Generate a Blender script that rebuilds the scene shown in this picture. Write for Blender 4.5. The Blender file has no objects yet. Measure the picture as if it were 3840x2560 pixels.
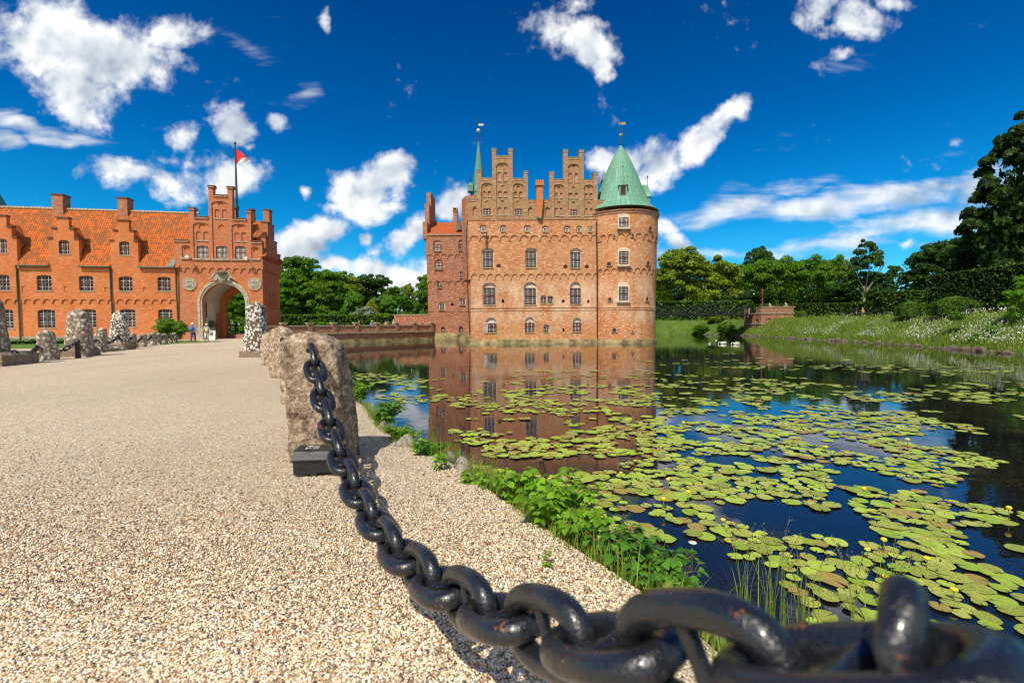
import bpy, math, random
import numpy as np
from mathutils import Vector, Matrix
from mathutils.geometry import tessellate_polygon
from math import radians as R, sin, cos, pi, sqrt, atan2
random.seed(7); RNG = np.random.default_rng(7)
scene = bpy.context.scene
COL = scene.collection
# ------------------------------------------------------------------ camera model (16 mm lens, eye 1.45 m above the gravel)
F = 1707.0; EYE = 1.45; WZ = -0.8
def _cam():
    p = R(2.18); r = R(-0.4); a = pi/2-p
    return Matrix.Rotation(a, 3, 'X') @ Matrix.Rotation(r, 3, 'Z')
CR = _cam()
def ray(px, py): return CR @ Vector(((px-1920)/F, -(py-1280)/F, -1))
def gnd(px, py, z=0.0):
    d = ray(px, py); return Vector((0, 0, EYE)) + d*((z-EYE)/d.z)
def aty(px, py, Y):
    d = ray(px, py); return Vector((0, 0, EYE)) + d*(Y/d.y)
def project(P):
    q = CR.transposed() @ (Vector(P)-Vector((0, 0, EYE)))
    return 1920+F*q.x/-q.z, 1280-F*q.y/-q.z
# ------------------------------------------------------------------ object helpers
def tag(o, label=None, cat=None, group=None, kind=None):
    if label: o['label'] = label
    if cat: o['category'] = cat
    if group: o['group'] = group
    if kind: o['kind'] = kind
    return o
def empty(name, loc=(0, 0, 0), rz=0.0, label=None, cat=None, group=None):
    o = bpy.data.objects.new(name, None); COL.objects.link(o)
    o.location = loc; o.rotation_euler = (0, 0, rz); o.empty_display_size = .3
    return tag(o, label, cat, group)
def copy_tree(o, parent=None):
    c = o.copy(); COL.objects.link(c); c.parent = parent
    for ch in o.children: copy_tree(ch, c)
    return c
class MB:
    """collects polygons with material slots; uv is a box projection in metres"""
    def __init__(s): s.v = []; s.f = []; s.m = []; s.uv = {}; s.sm = set()
    def add(s, vs, fs, m=0, smooth=False, uvs=None):
        o = len(s.v); s.v.extend([tuple(p) for p in vs])
        for k, f in enumerate(fs):
            s.f.append(tuple(i+o for i in f)); s.m.append(m)
            if smooth: s.sm.add(len(s.f)-1)
            if uvs: s.uv[len(s.f)-1] = uvs[k]
        return s
    def box(s, x0, x1, y0, y1, z0, z1, m=0):
        return s.add([(x0,y0,z0),(x1,y0,z0),(x1,y1,z0),(x0,y1,z0),(x0,y0,z1),(x1,y0,z1),(x1,y1,z1),(x0,y1,z1)],
                     [(0,3,2,1),(4,5,6,7),(0,1,5,4),(1,2,6,5),(2,3,7,6),(3,0,4,7)], m)
    def prism(s, loop, y0, y1, m=0, back=True):
        """loop of (x,z) counter-clockwise seen from -y, extruded along y"""
        n = len(loop)
        vs = [(x, y0, z) for x, z in loop] + [(x, y1, z) for x, z in loop]
        tris = tessellate_polygon([[Vector((x, z, 0)) for x, z in loop]])
        fs = [tuple(t) for t in tris]
        fs = [f if s._ori(vs, f) else f[::-1] for f in fs]
        if back: fs += [tuple(i+n for i in f[::-1]) for f in fs]
        ar = sum(loop[i][0]*loop[(i+1) % n][1]-loop[(i+1) % n][0]*loop[i][1] for i in range(n))
        for i in range(n):
            j = (i+1) % n
            fs.append((j, i, i+n, j+n) if ar > 0 else (i, j, j+n, i+n))
        return s.add(vs, fs, m)
    def _ori(s, vs, f):
        a, b, c = [Vector(vs[i]) for i in f[:3]]
        return (b-a).cross(c-a).y < 0
    def panel(s, outer, holes, y0, m=0, thick=None):
        """front face at y0 with holes [(loop, depth, m_reveal, m_back or None)]"""
        loops = [[Vector((x, z, 0)) for x, z in outer]] + [[Vector((x, z, 0)) for x, z in h[0]] for h in holes]
        flat = [p for l in loops for p in l]
        tris = tessellate_polygon(loops)
        vs = [(p.x, y0, p.y) for p in flat]
        fs = [tuple(t) if s._ori(vs, t) else tuple(t)[::-1] for t in tris]
        s.add(vs, fs, m)
        for h in holes:
            loop, d, mr, mb = h; n = len(loop)
            ar = sum(loop[i][0]*loop[(i+1) % n][1]-loop[(i+1) % n][0]*loop[i][1] for i in range(n))
            vs = [(x, y0, z) for x, z in loop]+[(x, y0+d, z) for x, z in loop]
            fs = [((i, (i+1) % n, (i+1) % n+n, i+n) if ar > 0 else ((i+1) % n, i, i+n, (i+1) % n+n)) for i in range(n)]
            s.add(vs, fs, mr)
            if mb is not None:
                t = tessellate_polygon([[Vector((x, z, 0)) for x, z in loop]])
                vv = [(x, y0+d, z) for x, z in loop]
                s.add(vv, [tuple(q) if s._ori(vv, q) else tuple(q)[::-1] for q in t], mb)
        if thick:
            n = len(outer)
            ar = sum(outer[i][0]*outer[(i+1) % n][1]-outer[(i+1) % n][0]*outer[i][1] for i in range(n))
            vs = [(x, y0, z) for x, z in outer]+[(x, y0+thick, z) for x, z in outer]
            s.add(vs, [((j, i, i+n, j+n) if ar > 0 else (i, j, j+n, i+n)) for i in range(n) for j in [(i+1) % n]], m)
        return s
    def lathe(s, prof, c=(0, 0), n=24, m=0, a0=0, a1=2*pi, smooth=True, urad=None):
        full = abs(a1-a0-2*pi) < 1e-6
        k = n if full else n+1
        vs = []; fs = []; uvs = []
        for r, z in prof:
            for i in range(k):
                a = a0+(a1-a0)*i/n; vs.append((c[0]+r*cos(a), c[1]+r*sin(a), z))
        L = [0]
        for j in range(1, len(prof)): L.append(L[-1]+math.hypot(prof[j][0]-prof[j-1][0], prof[j][1]-prof[j-1][1]))
        ur = urad or max(r for r, z in prof)
        for j in range(len(prof)-1):
            for i in range(n):
                b = (i+1) % k
                fs.append((j*k+i, j*k+b, (j+1)*k+b, (j+1)*k+i))
                u0, u1 = [(a0+(a1-a0)*q/n)*ur for q in (i, i+1)]
                v0, v1 = L[j]+prof[0][1], L[j+1]+prof[0][1]
                uvs.append([(u0, v0), (u1, v0), (u1, v1), (u0, v1)])
        return s.add(vs, fs, m, smooth, uvs)
    def tube(s, pts, r, n=6, m=0, smooth=True, cap=True):
        pts = [Vector(p) for p in pts]
        rs = r if isinstance(r, (list, tuple)) else [r]*len(pts)
        vs = []; up = Vector((0, 0, 1))
        for i, p in enumerate(pts):
            t = (pts[min(i+1, len(pts)-1)]-pts[max(i-1, 0)]).normalized()
            a = t.cross(up)
            if a.length < .05: a = t.cross(Vector((1, 0, 0)))
            a.normalize(); b = a.cross(t)
            for k in range(n):
                an = 2*pi*k/n; vs.append(p+(a*cos(an)+b*sin(an))*rs[i])
        fs = [(i*n+k, i*n+(k+1) % n, (i+1)*n+(k+1) % n, (i+1)*n+k) for i in range(len(pts)-1) for k in range(n)]
        s.add(vs, fs, m, smooth)
        if cap: s.add([vs[k] for k in range(n)], [tuple(range(n))[::-1]], m); s.add([vs[-n+k] for k in range(n)], [tuple(range(n))], m)
        return s
    def sphere(s, c, r, n=10, k=6, m=0, sz=1.0):
        return s.lathe([(max(r*sin(pi*j/k), 1e-4), c[2]-r*sz*cos(pi*j/k)) for j in range(k+1)], (c[0], c[1]), n, m)
    def build(s, name, mats, parent=None, loc=(0, 0, 0), rz=0.0):
        me = bpy.data.meshes.new(name); me.from_pydata(s.v, [], s.f)
        mats = mats if isinstance(mats, (list, tuple)) else [mats]
        for mt in mats: me.materials.append(mt)
        me.polygons.foreach_set('material_index', s.m)
        me.update()
        uv = me.uv_layers.new(name='UVMap')
        for p in me.polygons:
            if p.index in s.sm: p.use_smooth = True
            if p.index in s.uv:
                for li, q in zip(p.loop_indices, s.uv[p.index]): uv.data[li].uv = q
                continue
            nx, ny, nz = [abs(q) for q in p.normal]
            for li in p.loop_indices:
                c = me.vertices[me.loops[li].vertex_index].co
                uv.data[li].uv = (c.x, c.z) if (ny >= nx and ny >= nz) else ((c.y, c.z) if nx >= nz else (c.x, c.y))
        o = bpy.data.objects.new(name, me); COL.objects.link(o)
        if parent: o.parent = parent
        o.location = loc; o.rotation_euler = (0, 0, rz)
        return o
def fastmesh(name, V, Fq, mats, parent=None, loc=(0, 0, 0), mi=None, smooth=False):
    """V (n,3) numpy, Fq (m,k) numpy of equal polygons"""
    me = bpy.data.meshes.new(name)
    V = np.asarray(V, dtype=np.float32); Fq = np.asarray(Fq, dtype=np.int32)
    m, k = Fq.shape
    me.vertices.add(len(V)); me.vertices.foreach_set('co', V.ravel())
    me.loops.add(m*k); me.loops.foreach_set('vertex_index', Fq.ravel())
    me.polygons.add(m); me.polygons.foreach_set('loop_start', np.arange(0, m*k, k, dtype=np.int32))
    mats = mats if isinstance(mats, (list, tuple)) else [mats]
    for mt in mats: me.materials.append(mt)
    if mi is not None: me.polygons.foreach_set('material_index', np.asarray(mi, dtype=np.int32))
    if smooth: me.polygons.foreach_set('use_smooth', np.ones(m, dtype=bool))
    me.update(calc_edges=True)
    o = bpy.data.objects.new(name, me); COL.objects.link(o)
    if parent: o.parent = parent
    o.location = loc
    return o
# ------------------------------------------------------------------ materials
class NT:
    def __init__(s, name):
        s.mat = bpy.data.materials.new(name); s.mat.use_nodes = True
        s.t = s.mat.node_tree; s.t.nodes.clear()
        s.out = s.t.nodes.new('ShaderNodeOutputMaterial')
    def n(s, typ, **kw):
        nd = s.t.nodes.new(typ)
        for k, v in kw.items():
            if k.startswith('i_'):
                key = k[2:].replace('_', ' ')
                nd.inputs[int(key) if key.isdigit() else key].default_value = v
            else: setattr(nd, k, v)
        return nd
    def l(s, a, b): s.t.links.new(a, b)
    def ramp(s, fac, stops, interp='LINEAR'):
        r = s.n('ShaderNodeValToRGB'); r.color_ramp.interpolation = interp
        els = r.color_ramp.elements
        while len(els) < len(stops): els.new(.5)
        for e, (p, c) in zip(els, stops):
            e.position = p; e.color = (*c, 1) if len(c) == 3 else c
        s.l(fac, r.inputs[0]); return r
    def mix(s, fac, a, b, mode='MIX'):
        m = s.n('ShaderNodeMix', data_type='RGBA', blend_type=mode)
        for q, i in ((fac, 0), (a, 6), (b, 7)):
            if isinstance(q, (int, float)): m.inputs[i].default_value = q
            elif isinstance(q, tuple): m.inputs[i].default_value = (*q, 1) if len(q) == 3 else q
            else: s.l(q, m.inputs[i])
        return m.outputs[2]
    def math(s, op, a, b=0.0, c=0.0, clamp=False):
        m = s.n('ShaderNodeMath', operation=op, use_clamp=clamp)
        for i, q in enumerate((a, b, c)):
            if isinstance(q, (int, float)): m.inputs[i].default_value = q
            else: s.l(q, m.inputs[i])
        return m.outputs[0]
    def noise(s, vec, scale, detail=4, rough=.55, dist=0.0):
        n = s.n('ShaderNodeTexNoise'); n.inputs['Scale'].default_value = scale; n.inputs['Detail'].default_value = detail
        n.inputs['Roughness'].default_value = rough; n.inputs['Distortion'].default_value = dist
        if vec is not None: s.l(vec, n.inputs['Vector'])
        return n.outputs['Fac']
    def obj(s):
        if not hasattr(s, '_tc'): s._tc = s.n('ShaderNodeTexCoord')
        return s._tc.outputs['Object']
    def uvc(s):
        s.obj(); return s._tc.outputs['UV']
    def wpos(s):
        return s.n('ShaderNodeNewGeometry').outputs['Position']
    def scaled(s, vec, sc, rot=(0, 0, 0)):
        m = s.n('ShaderNodeMapping'); m.inputs['Scale'].default_value = sc; m.inputs['Rotation'].default_value = rot
        s.l(vec, m.inputs['Vector']); return m.outputs[0]
    def bsdf(s, col, rough=.8, spec=.3, bump=None, bstr=.3, bdist=.02, **kw):
        b = s.n('ShaderNodeBsdfPrincipled')
        if isinstance(col, tuple): b.inputs['Base Color'].default_value = (*col, 1)
        else: s.l(col, b.inputs['Base Color'])
        if isinstance(rough, (int, float)): b.inputs['Roughness'].default_value = rough
        else: s.l(rough, b.inputs['Roughness'])
        b.inputs['Specular IOR Level'].default_value = spec
        for k, v in kw.items(): b.inputs[k.replace('_', ' ')].default_value = v
        if bump is not None:
            bp = s.n('ShaderNodeBump'); bp.inputs['Strength'].default_value = bstr; bp.inputs['Distance'].default_value = bdist
            s.l(bump, bp.inputs['Height']); s.l(bp.outputs[0], b.inputs['Normal'])
        s.l(b.outputs[0], s.out.inputs['Surface']); return b
def plain(name, col, rough=.7, spec=.3, var=.12, scale=3.0, **kw):
    t = NT(name); n = t.noise(t.obj(), scale, 5, .6)
    lo = tuple(max(0, c*(1-var*1.6)) for c in col); hi = tuple(min(1, c*(1+var)) for c in col)
    t.bsdf(t.ramp(n, [(.3, lo), (.7, hi)]).outputs[0], rough, spec, bump=n, bstr=.15, **kw); return t.mat
def brick(name, c1, c2, mortar, stain, stain2, bw=.24, bh=.08, patch=.25, speck=1.0, band=False):
    t = NT(name); uv = t.uvc()
    b = t.n('ShaderNodeTexBrick', offset=.5); t.l(uv, b.inputs['Vector'])
    b.inputs['Color1'].default_value = (*c1, 1); b.inputs['Color2'].default_value = (*c2, 1); b.inputs['Mortar'].default_value = (*mortar, 1)
    b.inputs['Scale'].default_value = 1; b.inputs['Mortar Size'].default_value = .010; b.inputs['Mortar Smooth'].default_value = .3
    b.inputs['Brick Width'].default_value = bw; b.inputs['Row Height'].default_value = bh; b.inputs['Bias'].default_value = -.1
    wp = t.obj()
    sv = t.n('ShaderNodeTexWhiteNoise', noise_dimensions='2D'); sn = t.n('ShaderNodeVectorMath', operation='FLOOR'); t.l(t.scaled(uv, (1/bw, 1/(bh*1.5), 1)), sn.inputs[0]); t.l(sn.outputs[0], sv.inputs['Vector'])
    # individual burnt or pale bricks
    s1 = t.noise(t.scaled(uv, (1/bw*.9, 1/bh*.5, 1)), 1.0, 2, .7)
    c = t.mix(t.ramp(s1, [(.58, (0, 0, 0)), (.72, (1, 1, 1))]).outputs[0], b.outputs[0], tuple(x*.55 for x in c2))
    c = t.mix(t.ramp(sv.outputs['Value'], [(.0, (.65*speck,)*3), (.35, (0, 0, 0))]).outputs[0], c, tuple(x*.45 for x in c1)); c = t.mix(t.ramp(sv.outputs['Value'], [(.72, (0, 0, 0)), (1, (.6*speck,)*3)]).outputs[0], c, tuple(min(1, x*1.5+.03) for x in mortar))
    n1 = t.noise(wp, .35, 6, .68, .3); n2 = t.noise(t.scaled(wp, (1.3, 1.3, .5)), .5, 6, .7)
    c = t.mix(t.math('MULTIPLY', t.ramp(n1, [(.45, (0, 0, 0)), (.66, (1, 1, 1))]).outputs[0], patch), c, stain)
    c = t.mix(t.math('MULTIPLY', t.ramp(n2, [(.52, (0, 0, 0)), (.72, (1, 1, 1))]).outputs[0], patch*1.1), c, stain2)
    if band:
        # lime bloom washed down below the friezes, ochre lichen by the water
        sz = t.n('ShaderNodeSeparateXYZ'); t.l(wp, sz.inputs[0]); nb = t.noise(t.scaled(wp, (.8, .8, .35)), .8, 6, .7)
        bz = t.ramp(t.math('DIVIDE', sz.outputs[2], 16.0), [(.12, (0, 0, 0)), (.2, (1, 1, 1)), (.40, (1, 1, 1)), (.50, (0, 0, 0))]).outputs[0]
        c = t.mix(t.math('MULTIPLY', t.math('MULTIPLY', t.ramp(nb, [(.42, (0, 0, 0)), (.62, (1, 1, 1))]).outputs[0], bz), .62), c, (.80, .66, .48))
        bz2 = t.ramp(t.math('DIVIDE', sz.outputs[2], 16.0), [(.03, (1, 1, 1)), (.17, (0, 0, 0))]).outputs[0]
        c = t.mix(t.math('MULTIPLY', t.math('MULTIPLY', t.ramp(nb, [(.48, (0, 0, 0)), (.6, (1, 1, 1))]).outputs[0], bz2), .6), c, (.50, .26, .05))
    n3 = t.noise(wp, 2.2, 6, .75)
    c = t.mix(t.ramp(n3, [(.35, (0, 0, 0)), (.75, (.35, .35, .35))]).outputs[0], c, tuple(x*.6 for x in c1))
    t.bsdf(c, .88, .15, bump=t.math('ADD', b.outputs['Fac'], t.math('MULTIPLY', n3, -.6)), bstr=.5, bdist=-.02)
    return t.mat
def foliage(name, c_dark, c_light, trans=.3, scale=1.0, rough=.5):
    t = NT(name); g = t.n('ShaderNodeNewGeometry')
    rnd = g.outputs['Random Per Island']
    n = t.noise(t.obj(), scale, 3, .6)
    f = t.math('ADD', t.math('MULTIPLY', rnd, .5), t.math('MULTIPLY', n, .6))
    col = t.ramp(f, [(.25, c_dark), (.8, c_light)]).outputs[0]
    b = t.n('ShaderNodeBsdfPrincipled'); t.l(col, b.inputs['Base Color']); b.inputs['Roughness'].default_value = rough
    b.inputs['Specular IOR Level'].default_value = .25
    tr = t.n('ShaderNodeBsdfTranslucent'); 
    t.l(t.mix(.5, col, tuple(min(1, x*1.6) for x in c_light)), tr.inputs[0])
    mx = t.n('ShaderNodeMixShader'); mx.inputs[0].default_value = trans
    t.l(b.outputs[0], mx.inputs[1]); t.l(tr.outputs[0], mx.inputs[2]); t.l(mx.outputs[0], t.out.inputs['Surface'])
    return t.mat
M = {}
M['brick_castle'] = brick('castle_brick', (.66, .26, .10), (.50, .14, .045), (.56, .40, .26), (.62, .40, .22), (.58, .24, .05), patch=.55, band=True)
M['brick_gable'] = brick('gable_brick', (.50, .26, .125), (.34, .145, .07), (.44, .32, .2), (.31, .26, .13), (.24, .19, .10), patch=.55)
M['brick_wing'] = brick('wing_brick', (.46, .17, .09), (.35, .10, .055), (.44, .30, .20), (.44, .22, .12), (.33, .15, .08), patch=.4)
M['brick_red'] = brick('red_brick', (.70, .20, .055), (.60, .15, .042), (.58, .31, .17), (.50, .15, .055), (.62, .30, .13), patch=.6, speck=.45)
M['brick_gate'] = brick('gate_brick', (.60, .19, .075), (.47, .13, .055), (.50, .28, .18), (.46, .17, .09), (.54, .24, .12), patch=.4, speck=.45)
M['brick_wall'] = brick('causeway_brick', (.42, .18, .10), (.32, .11, .07), (.38, .27, .19), (.28, .19, .11), (.35, .20, .11), patch=.6)
M['niche'] = brick('niche_brick', (.50, .25, .16), (.50, .18, .09), (.46, .34, .24), (.50, .30, .2), (.52, .22, .11), patch=.4)
M['cream'] = plain('cream_plaster', (.66, .56, .42), .9, .1, .15)
M['white_plaster'] = plain('white_plaster', (.62, .58, .50), .9, .1, .12)
M['stone_sill'] = plain('sill_stone', (.42, .38, .25), .9, .1, .3)
M['sandstone'] = plain('carved_sandstone', (.46, .41, .32), .9, .1, .35, 6)
M['frame'] = plain('oxblood_window_paint', (.16, .045, .035), .45, .4)
M['frame_brown'] = plain('brown_window_paint', (.20, .10, .06), .5, .4)
M['white_bar'] = plain('white_window_paint', (.72, .70, .66), .5, .4)
M['dark_iron'] = plain('dark_iron', (.02, .02, .022), .5, .5)
M['gold'] = plain('gilding', (.65, .42, .10), .35, .5, Metallic=.8)
M['green_paint'] = plain('green_metal_paint', (.03, .09, .06), .4, .5)
M['lead'] = plain('zinc_flashing', (.15, .17, .18), .6, .3)
t = NT('window_glass'); n = t.noise(t.obj(), 1.2, 2)
t.bsdf(t.ramp(n, [(.4, (.01, .013, .018)), (.62, (.05, .055, .06))]).outputs[0], .05, .28, bump=n, bstr=.06, bdist=.05); M['glass'] = t.mat
t = NT('curtained_glass'); n = t.noise(t.scaled(t.obj(), (3, 3, .6)), 2, 3)
t.bsdf(t.ramp(n, [(.35, (.10, .12, .13)), (.65, (.30, .32, .32))]).outputs[0], .08, .4); M['glass_light'] = t.mat
def copper(name, c1, c2, c3):
    t = NT(name); uv = t.uvc()
    b = t.n('ShaderNodeTexBrick', offset=.5); t.l(t.scaled(uv, (1, 1, 1), (0, 0, pi/2)), b.inputs['Vector'])
    b.inputs['Color1'].default_value = (*c1, 1); b.inputs['Color2'].default_value = (*c2, 1); b.inputs['Mortar'].default_value = (*c3, 1)
    b.inputs['Scale'].default_value = 1; b.inputs['Mortar Size'].default_value = .02; b.inputs['Brick Width'].default_value = 1.3; b.inputs['Row Height'].default_value = .62
    n = t.noise(t.scaled(t.obj(), (2, 2, .5)), 1.2, 6, .7); n2 = t.noise(t.obj(), 3, 5)
    c = t.mix(t.ramp(n, [(.58, (0, 0, 0)), (.74, (.8, .8, .8))]).outputs[0], b.outputs[0], (.16, .17, .15))
    c = t.mix(t.ramp(n2, [(.4, (0, 0, 0)), (.65, (.5, .5, .5))]).outputs[0], c, (.10, .22, .16))
    t.bsdf(c, .6, .3, bump=b.outputs['Fac'], bstr=.4, bdist=.03); return t.mat
M['copper'] = copper('verdigris_copper', (.125, .32, .215), (.18, .40, .28), (.04, .11, .08))
M['copper_dark'] = copper('dull_verdigris', (.09, .25, .19), (.13, .31, .24), (.03, .09, .07))
def tiles(name, cols, lich, w=.22, h=.32):
    t = NT(name); uv = t.uvc()
    b = t.n('ShaderNodeTexBrick', offset=0.0); t.l(uv, b.inputs['Vector'])
    b.inputs['Color1'].default_value = (*cols[0], 1); b.inputs['Color2'].default_value = (*cols[1], 1); b.inputs['Mortar'].default_value = (*cols[2], 1)
    b.inputs['Scale'].default_value = 1; b.inputs['Mortar Size'].default_value = .022; b.inputs['Mortar Smooth'].default_value = .6
    b.inputs['Brick Width'].default_value = w; b.inputs['Row Height'].default_value = h
    v = t.n('ShaderNodeTexVoronoi', feature='F1'); t.l(t.scaled(uv, (1/w, 1/h, 1)), v.inputs['Vector']); v.inputs['Scale'].default_value = 1; v.inputs['Randomness'].default_value = .3
    n = t.noise(t.obj(), .45, 5, .65)
    sep = t.n('ShaderNodeSeparateColor'); t.l(v.outputs['Color'], sep.inputs[0])
    li = t.math('MULTIPLY', t.ramp(t.math('ADD', sep.outputs[0], t.math('MULTIPLY', n, .7)), [(1.06, (0, 0, 0)), (1.2, (.8, .8, .8))]).outputs[0], .8)
    dk = t.ramp(t.math('ADD', sep.outputs[1], t.math('MULTIPLY', n, .9)), [(.80, (0, 0, 0)), (1.15, (.9, .9, .9))]).outputs[0]
    c = t.mix(dk, b.outputs[0], cols[3]); c = t.mix(li, c, lich)
    # pantile relief: rolls across, laps down the slope
    w1 = t.n('ShaderNodeTexWave', wave_type='BANDS', bands_direction='X', wave_profile='SIN'); t.l(uv, w1.inputs['Vector']); w1.inputs['Scale'].default_value = 2*pi/w/20/1.0
    w2 = t.n('ShaderNodeTexWave', wave_type='BANDS', bands_direction='Y', wave_profile='SAW'); t.l(uv, w2.inputs['Vector']); w2.inputs['Scale'].default_value = 2*pi/h/20
    hgt = t.math('ADD', w1.outputs['Fac'], t.math('MULTIPLY', w2.outputs['Fac'], -.8))
    t.bsdf(c, .85, .2, bump=hgt, bstr=1.0, bdist=.05); return t.mat
M['tiles'] = tiles('old_pantiles', ((.72, .17, .03), (.52, .12, .03), (.18, .04, .02), (.26, .10, .035)), (.52, .42, .28))
M['tiles_new'] = tiles('red_pantiles', ((.62, .15, .035), (.55, .13, .03), (.20, .05, .02), (.40, .10, .03)), (.5, .25, .12), .2, .3)
# ------------------------------------------------------------------ sky, sun, camera
SUN_EL = R(54); sx, sy = -.42, -.91          # the sun stands behind the camera, to the left
SUN_DIR = Vector((sx*cos(SUN_EL)/math.hypot(sx, sy), sy*cos(SUN_EL)/math.hypot(sx, sy), sin(SUN_EL)))
sun = bpy.data.lights.new('sun', 'SUN'); so = bpy.data.objects.new('sun', sun); COL.objects.link(so)
sun.energy = 4.6; sun.angle = R(.5); sun.color = (1, .92, .775)
so.rotation_euler = SUN_DIR.to_track_quat('Z', 'Y').to_euler(); so.location = (-20, -20, 60)
w = bpy.data.worlds.new('World'); scene.world = w; w.use_nodes = True
wt = w.node_tree; wt.nodes.clear()
class WN(NT):
    def __init__(s, tree): s.t = tree; s.out = s.n('ShaderNodeOutputWorld')
W = WN(wt)
bg = W.n('ShaderNodeBackground'); bg.inputs['Strength'].default_value = .12
sky = W.n('ShaderNodeTexSky', sky_type='NISHITA', sun_disc=False, sun_elevation=SUN_EL, sun_rotation=atan2(SUN_DIR.x, SUN_DIR.y), air_density=1.0, dust_density=.4, ozone_density=3.0)
geo = W.n('ShaderNodeTexCoord').outputs['Generated']
sep = W.n('ShaderNodeSeparateXYZ'); W.l(geo, sep.inputs[0])
# saturate towards the deep polarised blue, keep the lower sky lighter
zz = W.math('MAXIMUM', sep.outputs[2], 0.0)
tint = W.ramp(zz, [(0.0, (.34, .66, .76)), (.10, (.07, .46, .63)), (.2, (.01, .37, .58)), (.35, (.0, .255, .50)), (.7, (.0, .12, .31))]).outputs[0]
skyc = W.mix(1.0, sky.outputs[0], tint, 'MULTIPLY')
skyc = W.mix(1.0, skyc, (1.75, 1.75, 1.75), 'MULTIPLY')
# clouds live on a fixed flat map of directions: u = x/y, v = z/y
ysafe = W.math('MAXIMUM', W.math('ABSOLUTE', sep.outputs[1]), .05)
u = W.math('DIVIDE', sep.outputs[0], ysafe); v = W.math('DIVIDE', sep.outputs[2], ysafe)
uv = W.n('ShaderNodeCombineXYZ'); W.l(u, uv.inputs[0]); W.l(v, uv.inputs[1]); uv = uv.outputs[0]
n_warp = W.n('ShaderNodeTexNoise'); n_warp.inputs['Scale'].default_value = 5.0; n_warp.inputs['Detail'].default_value = 6
W.l(uv, n_warp.inputs['Vector'])
wsub = W.n('ShaderNodeVectorMath', operation='SUBTRACT'); W.l(n_warp.outputs['Color'], wsub.inputs[0]); wsub.inputs[1].default_value = (.5, .5, .5)
wsc = W.n('ShaderNodeVectorMath', operation='MULTIPLY_ADD'); W.l(wsub.outputs[0], wsc.inputs[0]); wsc.inputs[1].default_value = (.17, .12, 0); W.l(uv, wsc.inputs[2])
uvw = wsc.outputs[0]
def blobs(lst):
    acc = None
    for (px, py, rx, ry, ang, k) in lst:
        p = ray(px, py); u0, v0 = p.x/p.y, p.z/p.y
        mp = W.n('ShaderNodeMapping', vector_type='TEXTURE'); W.l(uvw, mp.inputs['Vector'])
        mp.inputs['Location'].default_value = (u0, v0, 0); mp.inputs['Rotation'].default_value = (0, 0, R(ang)); mp.inputs['Scale'].default_value = (rx/F, ry/F, 1)
        g = W.n('ShaderNodeTexGradient', gradient_type='SPHERICAL'); W.l(mp.outputs[0], g.inputs[0])
        x = W.math('MULTIPLY', g.outputs['Fac'], k)
        acc = x if acc is None else W.math('MAXIMUM', acc, x)
    return acc
# (px, py, half length, half height, tilt, density) of the cumulus seen from the bridge head
CUM = [(150,120,380,230,10,1.0),(420,210,360,190,-5,1.0),(300,330,330,170,-20,.9),(280,400,230,120,-30,.8),(620,130,230,110,-10,.8),(170,20,330,120,0,.8),(590,480,60,40,0,.45),(560,190,260,90,-25,.7),
  (660,510,120,80,20,.75),(900,460,130,110,-35,.9),(960,540,80,50,-20,.6),(1060,440,90,60,-10,.75),(1240,50,45,75,0,.75),(1165,745,45,40,30,.6),
  (430,650,220,95,0,.85),(620,670,340,105,-5,.8),(900,660,250,115,0,.8),(700,600,380,90,0,.5),
  (2050,110,130,120,0,.65),(2200,150,180,130,-20,.95),(2250,230,110,90,-60,.8),(2150,30,170,80,0,.6),
  (1440,655,150,120,40,1.05),(1360,740,165,125,0,1.05),(1400,700,150,120,30,1.0),(1400,800,150,60,0,.7),(1250,790,90,40,0,.5),(1375,895,45,35,40,.7),
  (1560,880,150,90,30,.95),(1700,760,130,110,20,.95),(1680,800,160,80,0,.9),(1880,760,120,60,0,.8),(1430,935,60,40,0,.5),
  (1130,910,220,90,10,.95),(1230,870,120,70,10,.9),(1280,990,220,80,-5,.9),(1400,1000,200,80,0,.85),(1500,1050,260,110,0,1.0),(1100,960,200,80,0,.95),(1600,1080,200,140,0,.9),
  (2330,620,170,110,15,.95),(2480,600,230,120,25,1.0),(2620,520,200,110,35,1.0),(2700,440,120,90,40,.9),(2230,600,90,70,10,.8),(2400,680,150,70,0,.85),
  (2540,910,130,60,0,.75),(2480,850,90,50,0,.6),(2400,950,220,60,0,.5),(2300,1130,300,90,0,.4),
  (3080,40,180,110,-10,.85),(3230,80,170,110,-25,.85),(3180,190,200,60,20,.45),(3350,20,120,60,0,.5),
  (3410,945,60,40,0,.5),(3440,700,70,30,0,.4),(3590,500,60,25,0,.4)]
CIR = [(60,440,300,60,-14,1.0),(220,500,320,45,-12,.8),(30,510,120,60,-10,.8),(180,780,300,40,-8,.6),(880,180,420,60,-18,.35),(1150,330,80,80,0,.5),
  (2750,790,330,75,10,.95),(2950,720,300,60,3,.8),(3050,790,420,80,2,1.0),(3350,740,420,90,10,1.05),(3500,830,450,110,10,1.05),(3700,700,300,140,20,1.0),
  (3100,930,600,60,3,.8),(3300,890,500,50,5,.8),(2620,830,260,60,5,.75),(2700,940,380,40,0,.6),(3500,560,330,40,8,.35),(3180,720,200,40,0,.5),
  (3250,200,300,100,30,.3),(2900,560,200,40,0,.2),(2600,1000,300,40,0,.6),(3600,930,300,50,5,.7)]
nz = W.noise(uv, 7.0, 9, .60, .25)
nz2 = W.noise(uv, 26.0, 6, .65)
nn = W.math('ADD', W.math('MULTIPLY', W.math('SUBTRACT', nz, .5), 2.3), W.math('MULTIPLY', W.math('SUBTRACT', nz2, .5), .95))
cden = W.math('ADD', W.math('MULTIPLY', blobs(CUM), 1.45), nn)
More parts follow.
